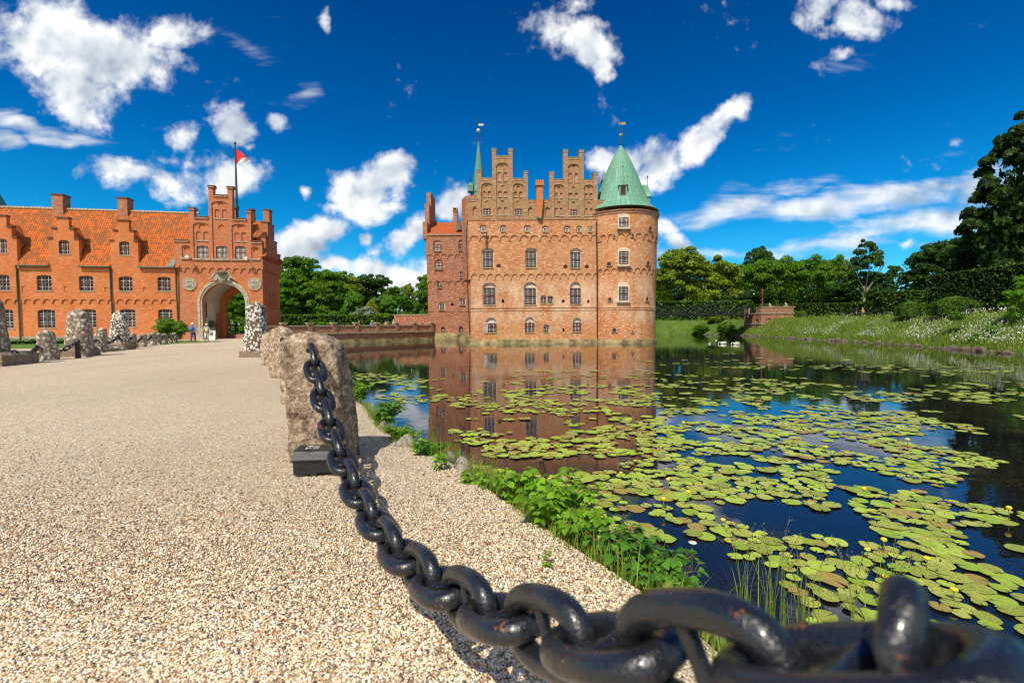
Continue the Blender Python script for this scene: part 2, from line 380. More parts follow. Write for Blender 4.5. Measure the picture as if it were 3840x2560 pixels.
calpha = W.n('ShaderNodeMapRange', interpolation_type='SMOOTHSTEP'); W.l(cden, calpha.inputs[0]); calpha.inputs[1].default_value = .30; calpha.inputs[2].default_value = .98
sm = W.scaled(uv, (1.0, 4.5, 1), (0, 0, R(-4)))
cn = W.noise(sm, 4.5, 8, .62, .4)
cden2 = W.math('ADD', W.math('MULTIPLY', blobs(CIR), 1.2), W.math('MULTIPLY', W.math('SUBTRACT', cn, .5), 1.9))
calpha2 = W.n('ShaderNodeMapRange', interpolation_type='SMOOTHSTEP'); W.l(cden2, calpha2.inputs[0]); calpha2.inputs[1].default_value = .27; calpha2.inputs[2].default_value = 1.15
front = W.ramp(sep.outputs[1], [(.02, (0, 0, 0)), (.1, (1, 1, 1))]).outputs[0]
alpha = W.math('MAXIMUM', calpha.outputs[0], W.math('MULTIPLY', calpha2.outputs[0], .85))
alpha = W.math('MULTIPLY', alpha, front)
# light and grey parts of the clouds: compare with the density a little higher up
off = W.n('ShaderNodeVectorMath', operation='ADD'); W.l(uv, off.inputs[0]); off.inputs[1].default_value = (-.012, .03, 0)
nzo = W.noise(off.outputs[0], 7.0, 4, .5, .25); nzs = W.noise(uv, 7.0, 4, .5, .25)
sh = W.math('ADD', W.math('MULTIPLY', W.math('SUBTRACT', nzs, nzo), 3.0), .62, clamp=True)
core = W.math('MULTIPLY', W.math('SUBTRACT', W.math('ADD', W.math('MULTIPLY', blobs(CUM), 1.45), W.math('MULTIPLY', W.math('SUBTRACT', nzs, .5), 1.6)), .75), .42, clamp=True)
sh = W.math('SUBTRACT', sh, W.math('MULTIPLY', core, .55))
ccol = W.ramp(sh, [(.08, (2.9, 3.5, 4.3)), (.45, (5.4, 5.9, 6.4)), (.8, (8.2, 8.2, 8.1))]).outputs[0]
final = W.mix(alpha, skyc, ccol)
# unseen sky behind the camera: pale haze and cloud added as neutral fill light
bn = W.noise(geo, 2.2, 6, .6)
bmask = W.math('MULTIPLY', W.ramp(sep.outputs[1], [(.35, (1, 1, 1)), (.5, (0, 0, 0))]).outputs[0], 1.0)
ymap = W.math('ADD', W.math('MULTIPLY', sep.outputs[1], .5), .5)
bmask = W.ramp(ymap, [(.25, (1, 1, 1)), (.5, (0, 0, 0))]).outputs[0]
bcol = W.ramp(bn, [(.35, (2.2, 3.2, 4.6)), (.6, (6.5, 6.5, 6.4))]).outputs[0]
final = W.mix(bmask, final, bcol)
W.l(final, bg.inputs['Color']); W.l(bg.outputs[0], W.out.inputs['Surface'])
cam = bpy.data.cameras.new('camera'); co = bpy.data.objects.new('camera', cam); COL.objects.link(co)
cam.lens = 16.0; cam.sensor_width = 36.0*3840/3840; cam.clip_start = .05; cam.clip_end = 3000
cam.lens = F/3840*36.0
co.matrix_world = Matrix.Translation((0, 0, EYE)) @ CR.to_4x4()
cam.dof.use_dof = True; cam.dof.focus_distance = 9.0; cam.dof.aperture_fstop = 2.2
scene.camera = co
scene.view_settings.view_transform = 'Standard'; scene.view_settings.look = 'None'
scene.view_settings.exposure = 0.15; scene.view_settings.gamma = 1.0
scene.cycles.use_denoising = True; scene.cycles.filter_width = 1.15
scene.cycles.max_bounces = 8; scene.cycles.transparent_max_bounces = 8; scene.cycles.diffuse_bounces = 3; scene.cycles.glossy_bounces = 4
scene.cycles.sample_clamp_indirect = 8.0
# ------------------------------------------------------------------ shapes for openings
def rect(x0, x1, z0, z1): return [(x0, z0), (x1, z0), (x1, z1), (x0, z1)]
def arch(x0, x1, z0, zs, zt, n=7):
    """jambs from z0 to the springing zs, arc up to zt"""
    cx = (x0+x1)/2; w = (x1-x0)/2; pts = [(x0, z0), (x1, z0)]
    for i in range(n+1):
        a = pi*i/n; pts.append((cx+w*cos(a), zs+(zt-zs)*sin(a)))
    return pts
def circle(cx, cz, r, n=14): return [(cx+r*cos(2*pi*i/n), cz+r*sin(2*pi*i/n)) for i in range(n)]
def scallops(xa, xb, zc, zt, n, gap=.12):
    """arch frieze seen as the lower edge of a wall tier: from xa to xb, caps at zc, crowns at zt"""
    pts = []; p = (xb-xa)/n
    for k in range(n):
        x0 = xa+k*p; g = p*gap
        pts += [(x0, zc), (x0+g, zc)]
        for i in range(7):
            a = pi-pi*i/6; c = x0+p/2+g/2; r = (p-g)/2
            pts.append((c+r*cos(a)*.995, zc+.12+(zt-zc-.12)*sin(a)))
    pts += [(xb, zc)]
    return pts
def win(parent, x0, x1, z0, z1, y, cols=4, rows=4, seg=0.0, fm='frame', bar='white_bar', glass='glass', sill=True, mid=True, surround=None, tw=.07, sillm='stone_sill'):
    """one window: frame mesh with muntins, pane and sill as sub-parts. y = plane of the frame"""
    m = MB(); w = x1-x0; h = z1-z0; f = min(tw, w*.12)
    for a, b, c, d in ((x0, x1, z0, z0+f), (x0, x1, z1-f, z1), (x0, x0+f, z0+f, z1-f), (x1-f, x1, z0+f, z1-f)):
        m.box(a, b, y-.05, y+.04, c, d, 0)
    cx = (x0+x1)/2; cz = z0+h*.52
    if mid: m.box(cx-f*.55, cx+f*.55, y-.045, y+.035, z0+f, z1-f, 0)
    if mid and rows > 2: m.box(x0+f, cx-f*.55, y-.043, y+.033, cz-f*.5, cz+f*.5, 0); m.box(cx+f*.55, x1-f, y-.043, y+.033, cz-f*.5, cz+f*.5, 0)
    t = f*.22
    for i in range(1, cols):
        if mid and i*2 == cols: continue
        x = x0+f+(w-2*f)*i/cols; m.box(x-t, x+t, y-.02, y+.01, z0+f, z1-f, 1)
    for j in range(1, rows):
        z = z0+f+(h-2*f)*j/rows
        if mid and rows > 2 and abs(z-cz) < f: continue
        m.box(x0+f, x1-f, y-.018, y+.008, z-t, z+t, 1)
    mats = [M[fm], M[bar]]
    o = m.build('window', mats, parent)
    g = MB().box(x0+f, x1-f, y, y+.02, z0+f, z1-f); g.build('pane', M[glass], o)
    if sill: MB().box(x0-.1, x1+.1, y-.22, y+.03, z0-.1, z0-.005).build('sill', M[sillm], o)
    return o
surround_mat = ['cream']
class Map:
    """turns photograph coordinates of a zoomed crop into x,z on a wall standing at distance"""
    def __init__(s, ox, oy, k, plane): s.o = (ox, oy); s.k = k; s.plane = plane
    def __call__(s, x, y): return s.plane(s.o[0]+x/s.k, s.o[1]+y/s.k)
    def r(s, x0, x1, y0, y1):
        a = s(x0, y1); b = s(x1, y0); return a[0], b[0], a[1], b[1]
# ------------------------------------------------------------------ CASTLE
CY = 52.2; CX = -4.72
castle = empty('castle', (CX, CY, WZ), 0, 'moated castle of weathered orange brick with two stepped gables and a copper capped round tower', 'castle')
def pl(Y, x0=CX, y0=CY):
    def f(px, py):
        p = aty(px, py, Y); return (p.x-CX, p.z-WZ)
    return f
mp = pl(CY); A = Map(1590, 440, 3.733, mp); B = Map(2040, 440, 3.733, mp); C = Map(1590, 840, 3.336, mp); D = Map(2040, 840, 3.337, mp)
XE = 15.2                                        # the wall runs on into the tower
zcorn = 14.0; zfr1c, zfr1t = 11.68, 12.3; zfr2c, zfr2t = 7.35, 7.98; zstr = 4.13; zpl = .46
w1 = MB()
# tier 1 (below the lower frieze) at y 0, tier 2 at -.1, tier 3 at -.2
def W_(m, x0, x1, y0, y1): return m.r(x0, x1, y0, y1)
lowh = []; wins = []
for (m, a, s) in ((C, (750, 887, 795, 1010), (735, 902, 735, 1018)), (C, (1265, 1395, 798, 1008), (1250, 1412, 725, 1018)), (D, (330, 458, 800, 1000), (327, 460, 725, 1012))):
    x0, x1, z0, z1 = W_(m, *a); s0, s1, sz0, sz1 = W_(m, *s)
    lowh.append((arch(s0, s1, sz0, z1+.1, sz1), .22, 1, 1)); wins.append((x0, x1, z0, z1, .14, 'glass', 8))
for (m, a, tt) in ((C, (780, 903, 1240, 1355), 1175), (C, (1267, 1377, 1235, 1350), 1172), (D, (365, 463, 1230, 1345), 1178)):
    x0, x1, z0, z1 = W_(m, *a); zt = m(0, tt)[1]
    lowh.append((arch(x0-.05, x1+.05, z0-.05, z1+.02, zt), .2, 1, 2)); wins.append((x0, x1, z0, z1, .13, 'glass', 5))
small = []
for (m, a, tt, sd) in ((C, (1505, 1555, 1278, 1350), 1262, 2), (C, (1470, 1522, 915, 990), 900, 0), (D, (55, 103, 912, 990), 900, 0)):
    x0, x1, z0, z1 = W_(m, *a); lowh.append((arch(x0-.1, x1+.1, z0-.06, z1, m(0, tt)[1]), .2, 2 if sd else 0, 2)); small.append((x0, x1, z0, z1, .14))
for (m, a) in ((C, (972, 1005, 940, 985)), (D, (225, 257, 942, 985)), (D, (541, 567, 945, 985)), (D, (230, 258, 1303, 1345)), (C, (1312, 1330, 1203, 1222))):
    x0, x1, z0, z1 = W_(m, *a); lowh.append((arch(x0, x1, z0, z1-.12, z1), .45, 0, 3))
xl = -0.0
w1.panel(rect(xl, XE, zpl-.02, zfr2t+.3), lowh, 0, 0)
w1.box(xl, XE, .6, 21, zpl, 13.5, 0)
w1.box(xl, xl+.02, 0, .6, zpl, 13.5, 0)
wb = w1.build('wall', [M['brick_castle'], M['cream'], M['white_plaster'], M['dark_iron']], castle)
MB().box(-.12, XE, -.14, 20, -.5, .28, 0).box(-.06, XE, -.07, 20, .28, zpl, 0).build('plinth', plain('granite_plinth', (.36, .29, .15), .85, .2, .5, 1.2), castle)
# string courses
MB().box(xl-.03, XE, -.07, .0, zstr-.05, zstr+.05, 0).box(xl-.03, XE, -.06, .0, zstr-.36, zstr-.29, 0).build('string_course', M['brick_castle'], castle)
t2 = MB(); h2 = []
for (m, a, s) in ((C, (740, 858, 342, 545), (722, 875, 305, 550)), (C, (1280, 1397, 337, 545), (1268, 1412, 300, 550)), (D, (338, 450, 350, 550), (325, 465, 305, 560))):
    x0, x1, z0, z1 = W_(m, *a); s0, s1, sz0, sz1 = W_(m, *s)
    h2.append((arch(s0, s1, sz0, z1+.05, sz1), .2, 1, 1)); wins.append((x0, x1, z0, z1, .02, 'glass', 8))
for (m, a) in ((C, (905, 962, 500, 545)), (D, (240, 292, 508, 555)), (D, (508, 560, 508, 555))):
    x0, x1, z0, z1 = W_(m, *a); h2.append((arch(x0, x1, z0, z0+.15, z1), .4, 0, 4))
o2 = scallops(xl-.06, XE-.4, zfr2c, zfr2t, 16)+[(XE, zfr2c), (XE, zfr1t+.3), (xl-.06, zfr1t+.3)]
t2.panel(o2, h2, -.1, 0, .12)
t2.build('wall_tier', [M['brick_castle'], M['cream'], M['white_plaster'], M['dark_iron'], M['niche']], castle)
t3 = MB(); h3 = []; top4 = []
for (m, a, s) in ((C, (720, 765, 42, 95), (700, 782, 14, 100)), (C, (972, 1015, 45, 95), (955, 1030, 15, 98)), (C, (1270, 1312, 45, 95), (1250, 1332, 18, 100)), (C, (1495, 1538, 50, 98), (1478, 1553, 20, 102)),
               (D, (270, 308, 52, 98), (252, 325, 25, 104)), (D, (418, 455, 52, 98), (402, 470, 25, 105)), (D, (552, 588, 50, 98), (547, 600, 38, 104))):
    x0, x1, z0, z1 = W_(m, *a); s0, s1, sz0, sz1 = W_(m, *s)
    h3.append((arch(s0, s1, sz0, z1+.05, sz1, 6), .14, 2, 5)); top4.append((x0, x1, z0, z1, -.1))
o3 = scallops(xl-.12, XE-.5, zfr1c, zfr1t, 13)+[(XE, zfr1c), (XE, zcorn), (xl-.12, zcorn)]
t3.panel(o3, h3, -.2, 0, .12)
t3.build('wall_tier', [M['brick_castle'], M['cream'], M['white_plaster'], M['dark_iron'], M['niche'], M['niche']], castle)
MB().box(xl-.16, XE, -.26, -.08, zcorn, zcorn+.1, 0).build('cornice', M['brick_gable'], castle)
for (x0, x1, z0, z1, y, gl, rw) in wins:
    win(castle, x0, x1, z0, z1, y, 4, rw, fm='frame', glass=gl)
for (x0, x1, z0, z1, y) in small: win(castle, x0, x1, z0, z1, y, 2, 3, mid=False)
for (x0, x1, z0, z1, y) in top4: win(castle, x0, x1, z0, z1, y, 2, 2, mid=False, fm='white_bar')
# the open casement at the water line
cs = MB(); x0, x1, z0, z1 = C.r(752, 797, 1240, 1357)
for q in range(5): cs.box(x0, x1, -.13, -.10, z0+(z1-z0)*q/4-.025, z0+(z1-z0)*q/4+.025)
for q in range(4): cs.box(x0+(x1-x0)*q/3-.02, x0+(x1-x0)*q/3+.02, -.14, -.09, z0, z1)
tag(cs.build('shutter', M['white_bar'], castle), 'white casement standing open')
# anchor ornament on the wall
an = MB(); cx, cz = C(785, 210)
an.box(cx-.04, cx+.04, -.26, -.2, cz-.9, cz+.95)
for s in (-1, 1):
    for (z, r) in ((.35, .28), (-.25, .22)):
        an.tube([(cx, -.24, cz+z), (cx+s*r*.6, -.24, cz+z+.12), (cx+s*r, -.24, cz+z), (cx+s*r*.7, -.24, cz+z-.18)], .03, 5)
an.build('wall_anchor', M['dark_iron'], castle)
# ---- stepped gables
def gable(name, T, outline, bays, outer_n, label):
    """T maps crop coords; every bay = (x0,x1,ytop,ybottom,niches,window)"""
    root = MB(); holes = []; inner = []
    for (x0, x1, yt, yb, nich, wnd) in bays:
        a, b, z0, z1 = T.r(x0, x1, yt, yb)
        w = b-a; holes.append((arch(a, b, z0, z1-w*.32, z1, 8), .13, 0, None)); inner.append((a, b, z0, z1, nich, wnd, T))
    for (x0, x1, yt, yb) in outer_n:
        a, b, z0, z1 = T.r(x0, x1, yt, yb); holes.append((arch(a, b, z0, z1-.3, z1), .16, 0, 1))
    out = [T(*p) for p in outline]
    root.panel(out, holes, -.1, 0, .75)
    o = root.build(name, [M['brick_gable'], M['niche']], castle); tag(o, label)
    bk = MB()
    for (a, b, z0, z1, nich, wnd, T_) in inner:
        hh = []
        for (nx0, nx1, ny0, ny1, kind) in nich:
            p, q, r, s = T_.r(nx0, nx1, ny0, ny1)
            if kind == 'a': hh.append((arch(p, q, r, s-(q-p)*.4, s), .12, 0, 1))
            else: hh.append((arch(p, q, r, r+.02, s), .1, 0, 0 if kind == 's' else 1))
        if wnd:
            p, q, r, s = T_.r(*wnd); hh.append((rect(p, q, r, s), .15, 0, None))
            win(castle, p, q, r, s, .1, 4, 3, fm='frame')
        w = b-a
        bk.panel(arch(a-.01, b+.01, z0-.01, z1-w*.32, z1+.01, 8), hh, .03, 0)
        MB().box(a, b, -.16, .0, z0-.1, z0, 0).build('ledge', M['stone_sill'], castle)
        if True: MB().box(a, b, -.13, -.095, z0-.38, z0-.3, 0).build('ledge', M['niche'], castle)
        for (nx0, nx1, ny0, ny1, kind) in nich:
            if kind == 'a':
                p, q, r, s = T_.r(nx0, nx1, ny0, ny1); bk.box(p-.03, q+.03, -.04, .04, r-.07, r, 2)
    bk.build('blind_arcade', [M['brick_gable'], M['niche'], M['stone_sill']], castle)
    # tile copings along the level tops
    for i in range(len(out)-1):
        (x0, z0), (x1, z1) = out[i], out[i+1]
        if abs(z0-z1) < .25 and abs(x1-x0) > .3 and z0 > zcorn+.5:
            zz_ = max(z0, z1); xa, xb = min(x0, x1), max(x0, x1); e = .06 if (xb-xa) < 1.1 else -.002
            MB().box(xa-e, xb+e, -.17, .72, zz_+.002, zz_+.09, 1).box(xa-e*.5, xb+e*.5, -.14, .7, zz_-.22, zz_+.003, 0).build('coping', [M['niche'], M['copper_dark']], castle)
g1 = [(622, 1450), (622, 1155), (742, 1155), (742, 757), (803, 757), (803, 858), (955, 858), (952, 450), (1012, 450), (1012, 552), (1180, 552), (1180, 452), (1240, 452), (1240, 866), (1392, 868), (1392, 766), (1453, 766), (1453, 1165), (1605, 1167), (1605, 1455)]
gable('stepped_gable', A, g1[::-1],
  [(806, 955, 920, 1370, [(820, 863, 1030, 1108, 'a'), (895, 938, 1030, 1110, 'a'), (855, 905, 1157, 1205, 'n'), (855, 905, 945, 978, 's')], (832, 932, 1272, 1368)),
   (1017, 1180, 640, 1370, [(1032, 1082, 762, 893, 'a'), (1113, 1163, 762, 893, 'a'), (1035, 1085, 1033, 1113, 'a'), (1115, 1167, 1035, 1113, 'a'), (1075, 1125, 1157, 1190, 's'), (1075, 1125, 948, 980, 's'), (1072, 1118, 662, 690, 's'), (1032, 1085, 1255, 1366, 'a'), (1117, 1168, 1255, 1366, 'a')], None),
   (1245, 1392, 927, 1370, [(1260, 1303, 1038, 1113, 'a'), (1332, 1377, 1038, 1115, 'a'), (1292, 1340, 1162, 1205, 's'), (1295, 1342, 953, 1000, 'n')], (1272, 1368, 1278, 1368))],
  [(685, 742, 1250, 1372), (1457, 1518, 1258, 1375)], 'stepped gable nearer the slender spire')
g2 = [(-75, 1455), (-75, 1168), (75, 1168), (75, 772), (137, 772), (137, 878), (272, 880), (269, 465), (330, 465), (330, 570), (491, 572), (491, 467), (554, 467), (556, 883), (688, 884), (688, 785), (752, 785), (752, 1170), (860, 1170), (860, 1458)]
gable('stepped_gable', B, g2[::-1],
  [(140, 275, 938, 1380, [(155, 193, 1053, 1130, 'a'), (222, 260, 1055, 1130, 'a'), (183, 235, 1178, 1210, 's'), (183, 232, 966, 996, 's'), (155, 193, 1265, 1374, 'a'), (222, 262, 1265, 1374, 'a')], None),
   (335, 495, 655, 1380, [(347, 398, 775, 908, 'a'), (427, 476, 777, 910, 'a'), (350, 400, 1055, 1133, 'a'), (430, 480, 1055, 1135, 'a'), (390, 440, 1175, 1205, 's'), (390, 437, 968, 1000, 's'), (390, 437, 670, 698, 's')], (370, 466, 1287, 1377)),
   (560, 692, 945, 1380, [(573, 608, 1058, 1136, 'a'), (640, 676, 1060, 1137, 'a'), (600, 650, 1180, 1212, 's'), (603, 647, 968, 1000, 's'), (573, 610, 1268, 1376, 'a'), (640, 678, 1270, 1376, 'a')], None)],
  [(18, 80, 1260, 1378)], 'stepped gable beside the round tower')
# red roofs running back behind the gables
for (x0, x1, zr) in ((0, 7.1, 19.3), (7.1, 14.3, 19.1)):
    MB().add([(x0, .66, 14), (x1, .66, 14), ((x0+x1)/2, .66, zr), (x0, 20, 14), (x1, 20, 14), ((x0+x1)/2, 20, zr)], [(0, 3, 5, 2), (1, 2, 5, 4), (3, 4, 5), (0, 2, 1)], 0).build('roof', M['tiles_new'], castle)
# chimney hung on the facade between the gables
ch = MB(); x0, x1, z0, z1 = A.r(1572, 1660, 975, 1165); ch.box(x0, x1, -.55, .5, z0-.3, z1)
y0_, y1_, q0, q1 = A.r(1582, 1640, 1165, 1412); ch.prism([(y0_, q0), (y1_, q0), (x1, q1-.3), (x1, z0-.29), (x0, z0-.29), (x0, q1-.3)], -.55, -.1)
x0, x1, z0, z1 = A.r(1557, 1672, 935, 975); ch.box(x0, x1, -.68, .6, z0, z1)
for q in range(4): ch.box(x0+(x1-x0)*(q/4+.02), x0+(x1-x0)*(q/4+.19), -.68, .6, z1, z1+.28)
c_ = ch.build('chimney', M['brick_red'], castle)
x0, x1, z0, z1 = A.r(1578, 1645, 1412, 1440); MB().prism([(x0+.4, z0), (x1, z1), (x0, z1)], -.6, -.1).build('corbel', M['copper_dark'], c_)
# down pipe in the corner of tower and facade
xp = 14.25
# ---- round tower
TXc, TYc, TR = 13.0-CX, 54.5-CY, 3.98
tz = lambda y: pl(50.5)(2341, 840+y/3.337)[1]
TA0, TA1 = R(150), R(400)
tw_ = MB()
ang = lambda px: None
def tower_ang(px, rad=TR):
    """angle on the drum seen at pixel column px"""
    d = ray(px, 1211); k = d.x/d.y; best = None
    for i in range(-90, 91):
        a = R(-90+i); x = TXc+CX+rad*cos(a); y = TYc+CY+rad*sin(a)
        e = abs(x/y-k)
        if best is None or e < best[0]: best = (e, a)
    return best[1]
# the drum is built in bands; windows are cut as recessed boxes placed on its surface
zb = [0, tz(1452), tz(1068), tz(1040), tz(600), tz(545), tz(185), tz(110), tz(-30)]
zeave = B(1133, 1268)[1]
zT0, zT1, zT2, zT3 = .72, tz(600), tz(190), pl(50.3)(2341, 440+1300/3.733)[1]
tw_.lathe([(TR, .4), (TR, zT1+.6)], (TXc, TYc), 64, 0, urad=TR)
tw_.lathe([(TR+.11, zT1+.62), (TR+.11, zT2+.6)], (TXc, TYc), 64, 0, urad=TR)
tw_.lathe([(TR+.22, zT2+.62), (TR+.22, zT3)], (TXc, TYc), 64, 0, urad=TR)
tw_.build('tower_wall', M['brick_castle'], castle)
MB().lathe([(TR+.15, -.5), (TR+.15, .28), (TR+.07, .29), (TR+.07, .46), (TR, .465)], (TXc, TYc), 64, 0, smooth=False).build('tower_plinth', bpy.data.materials['granite_plinth'], castle)
def ring_scallop(z_c, z_t, r0, r1, n):
    """arch frieze bent round the drum"""
    m = MB(); p = 2*pi/n; zt = z_t+.16
    for k in range(n):
        a0 = k*p; pts = [(a0, z_c), (a0+p*.14, z_c)]
        for i in range(7):
            an_ = pi-pi*i/6; pts.append((a0+p*.57+p*.43*cos(an_), z_c+.1+(z_t-z_c-.1)*sin(an_)))
        for i in range(len(pts)-1):
            (u0, v0), (u1, v1) = pts[i], pts[i+1]
            if abs(u1-u0) < 1e-6: continue
            P = lambda r, a, z: (TXc+r*cos(a), TYc+r*sin(a), z)
            m.add([P(r1, u0, v0), P(r1, u1, v1), P(r1, u1, zt), P(r1, u0, zt), P(r0, u0, v0), P(r0, u1, v1)], [(0, 1, 2, 3), (4, 5, 1, 0)], 0,
                  uvs=[[(u0*r1, v0), (u1*r1, v1), (u1*r1, zt), (u0*r1, zt)], [(u0*r1, v0), (u1*r1, v1), (u1*r1, v1+.1), (u0*r1, v0+.1)]])
        u0 = a0+p*.14; m.add([P(r1, u0, z_c), P(r1, u0, z_c+.1), P(r0, u0, z_c+.1), P(r0, u0, z_c)], [(0, 1, 2, 3)], 0)
        u0 = a0; m.add([P(r1, u0, z_c), P(r0, u0, z_c), P(r0, u0, z_c+.1), P(r1, u0, z_c+.1)], [(0, 1, 2, 3)], 0)
    return m
ring_scallop(tz(608), tz(548), TR-.02, TR+.11, 30).build('arch_frieze', M['brick_castle'], castle)
ring_scallop(tz(195), tz(112), TR+.09, TR+.22, 26).build('arch_frieze', M['brick_castle'], castle)
MB().lathe([(TR, tz(1046)), (TR+.06, tz(1044)), (TR+.06, tz(1034)), (TR, tz(1032))], (TXc, TYc), 64).lathe([(TR, tz(1072)), (TR+.05, tz(1070)), (TR+.05, tz(1062)), (TR, tz(1060))], (TXc, TYc), 64).build('string_course', M['brick_castle'], castle)
MB().lathe([(TR+.22, zT3-.35), (TR+.30, zT3-.25), (TR+.30, zT3-.1), (TR+.40, zT3), (TR+.44, zT3+.12)], (TXc, TYc), 64, smooth=False).build('tower_cornice', M['niche'], castle)
def on_tower(px, w, z0, z1, rad, kind, name='window'):
    a = tower_ang(px, rad)
    m = MB(); loc = (TXc+rad*cos(a), TYc+rad*sin(a), 0); rz = a+pi/2
    hh = w/2; f = .07
    if kind == 'loop':
        # splayed brick ring round a dark slit
        m.panel(arch(-hh-.13, hh+.13, z0-.06, z1-.1, z1+.12), [(arch(-hh, hh, z0, z1-.18, z1), .07, 0, 1)], -.10, 0, .16)
        o = m.build('loophole', [M['niche'], M['dark_iron']], castle, loc, rz); return o
    zs = z1+.06; so_ = arch(-hh-.13, hh+.13, z0-.12, zs, z1+.42)
    m.panel(so_, [(rect(-hh, hh, z0, z1), .10, 2, None)], -.14, 2, .22)
    m.panel(rect(-hh-.01, hh+.01, z0-.01, z1+.01), [], -.02, 3)
    yy = -.09
    for aa, b, c, d in ((-hh, hh, z0, z0+f), (-hh, hh, z1-f, z1), (-hh, -hh+f, z0+f, z1-f), (hh-f, hh, z0+f, z1-f), (-f*.5, f*.5, z0+f, z1-f)): m.box(aa, b, yy-.03, yy+.04, c, d, 0)
    zc = (z0+z1)/2; m.box(-hh+f, hh-f, yy-.028, yy+.038, zc-f*.4, zc+f*.4, 0)
    for x in (-hh*.5, hh*.5): m.box(x-.015, x+.015, yy-.01, yy+.02, z0, z1, 1)
    for q in (1, 2, 3, 5, 6, 7): z = z0+(z1-z0)*q/8; m.box(-hh, hh, yy-.009, yy+.019, z-.013, z+.013, 1)
    o = m.build('window', [M['frame'], M['white_bar'], M['cream'], M['dark_iron']], castle, loc, rz)
    MB().box(-hh, hh, -.07, -.05, z0, z1).build('pane', M['glass'], o); MB().box(-hh-.22, hh+.22, -.24, .05, z0-.24, z0-.12).build('sill', M['stone_sill'], o)
    return o
on_tower(2338, 1.02, tz(-20+0) if False else pl(50.3)(2341, 440+1538/3.733)[1], pl(50.3)(2341, 440+1405/3.733)[1], TR+.24, 'win')
on_tower(2338, 1.02, tz(508), tz(342), TR+.13, 'win')
on_tower(2338, 1.02, tz(958), tz(784), TR+.02, 'win')
for (px, w, a, b, rr) in ((2284.5, .45, 515, 472, .12), (2428, .4, 508, 462, .12), (2288, .32, 960, 915, .01), (2425, .32, 960, 912, .01), (2303, .4, 1350, 1303, .01), (2370, .16, 1358, 1336, .01), (2436, .45, 72, 24, .23),
                       (2249, .3, 192, 145, .12), (2306, .32, 165, 120, .12), (2373, .32, 165, 118, .12), (2432, .32, 180, 130, .12)):
    on_tower(px, w, tz(a), tz(b), TR+rr, 'loop')
# cone roof of the tower
k_ = .00868
zc = lambda y: pl(TYc+CY)(2040+1133/3.733, 440+y/3.733)[1]
prof = [(495, 1355), (488, 1345), (440, 1305), (398, 1260), (368, 1200), (338, 1130), (305, 1050), (272, 970), (240, 880), (205, 790), (168, 700), (132, 620), (98, 550), (62, 490), (34, 440), (15, 410), (9, 385)]
cone = MB().lathe([(r*k_*(1.0), zc(y)) for r, y in prof], (TXc, TYc), 40, 0).build('tower_roof', M['copper'], castle)
MB().lathe([(.1, zc(1343)), (495*k_-.02, zc(1357))], (TXc, TYc), 40, 0).build('eaves', M['niche'], cone)
zf = lambda y: zc(y)
fin = MB().lathe([(.02, zf(392)), (.17, zf(385)), (.18, zf(375)), (.05, zf(368)), (.13, zf(340)), (.05, zf(310)), (.03, zf(290)), (.03, zf(40))], (TXc, TYc), 8, 0)
fin.lathe([(.02, zf(278)), (.14, zf(272)), (.24, zf(255)), (.2, zf(243)), (.04, zf(235))], (TXc, TYc), 10, 1)
for k in range(6): a = k*pi/3; fin.box(TXc+.19*cos(a)-.02, TXc+.19*cos(a)+.02, TYc+.19*sin(a)-.02, TYc+.19*sin(a)+.02, zf(245), zf(228), 1)
for s in (-1, 1):
    fin.tube([(TXc, TYc, zf(200)), (TXc+s*.2, TYc, zf(180)), (TXc+s*.42, TYc, zf(172)), (TXc+s*.52, TYc, zf(185)), (TXc+s*.42, TYc, zf(198)), (TXc+s*.32, TYc, zf(188))], .025, 5, 0)
fin.sphere((TXc, TYc, zf(125)), .06, m=0)
fin.box(TXc-.02, TXc+.55, TYc-.015, TYc+.015, zf(106), zf(72), 1).box(TXc-.26, TXc-.02, TYc-.012, TYc+.012, zf(98), zf(80), 1)
fin.build('weathervane', [M['dark_iron'], M['gold']], castle)
# front dormer of the cone
def dormer(a, zl, zt, zr, w, rin, rout, name='dormer', window=True, finial=True):
    m = MB(); hh = w/2
    m.box(-hh, hh, -.0, rout-rin, zl, zt, 0)
    m.add([(-hh-.14, -.12, zt-.08), (hh+.14, -.12, zt-.08), (-hh*.3, -.02, zr*.5+zt*.5), (hh*.3, -.02, zr*.5+zt*.5), (0, .3, zr), (-hh-.14, 1.6, zt+.1), (hh+.14, 1.6, zt+.1), (0, 2.2, zr+.1)],
          [(0, 1, 3, 2), (2, 3, 4), (0, 2, 4, 7, 5), (1, 6, 7, 4, 3), (0, 5, 6, 1)], 0)
    r_ = rin
    o = m.build(name, [M['copper'], M['copper_dark']], castle, (TXc+rout*cos(a), TYc+rout*sin(a), 0), a+pi/2)
    if window:
        wn = MB(); x = hh*.5
        wn.panel(arch(-x-.06, x+.06, zl+.15, zt-.3, zt-.1), [(arch(-x, x, zl+.22, zt-.36, zt-.16), .04, 0, 1)], -.05, 0, .05); wn.box(-.02, .02, -.04, -.02, zl+.22, zt-.2, 2)
        for q in range(1, 5): wn.box(-x, x, -.035, -.02, zl+.22+(zt-zl-.45)*q/5-.012, zl+.22+(zt-zl-.45)*q/5+.012, 2)
        wn.build('window', [M['frame'], M['glass'], M['frame']], o)
    if finial: MB().tube([(0, .25, zr-.1), (0, .25, zr+.95)], .025, 5).sphere((0, .25, zr+.95), .08).build('finial', M['dark_iron'], o)
    return o
fa = tower_ang(2338)
dzl, dzt, dzr = [pl(51.4)(2341, 440+y/3.733)[1] for y in (1100, 940, 800)]
dormer(fa, dzl, dzt, dzr, .85, 2.0, 3.18)
dormer(fa+R(88), dzl-.75, dzt-.75, dzr-.4, .8, 1.9, 3.3, window=False)
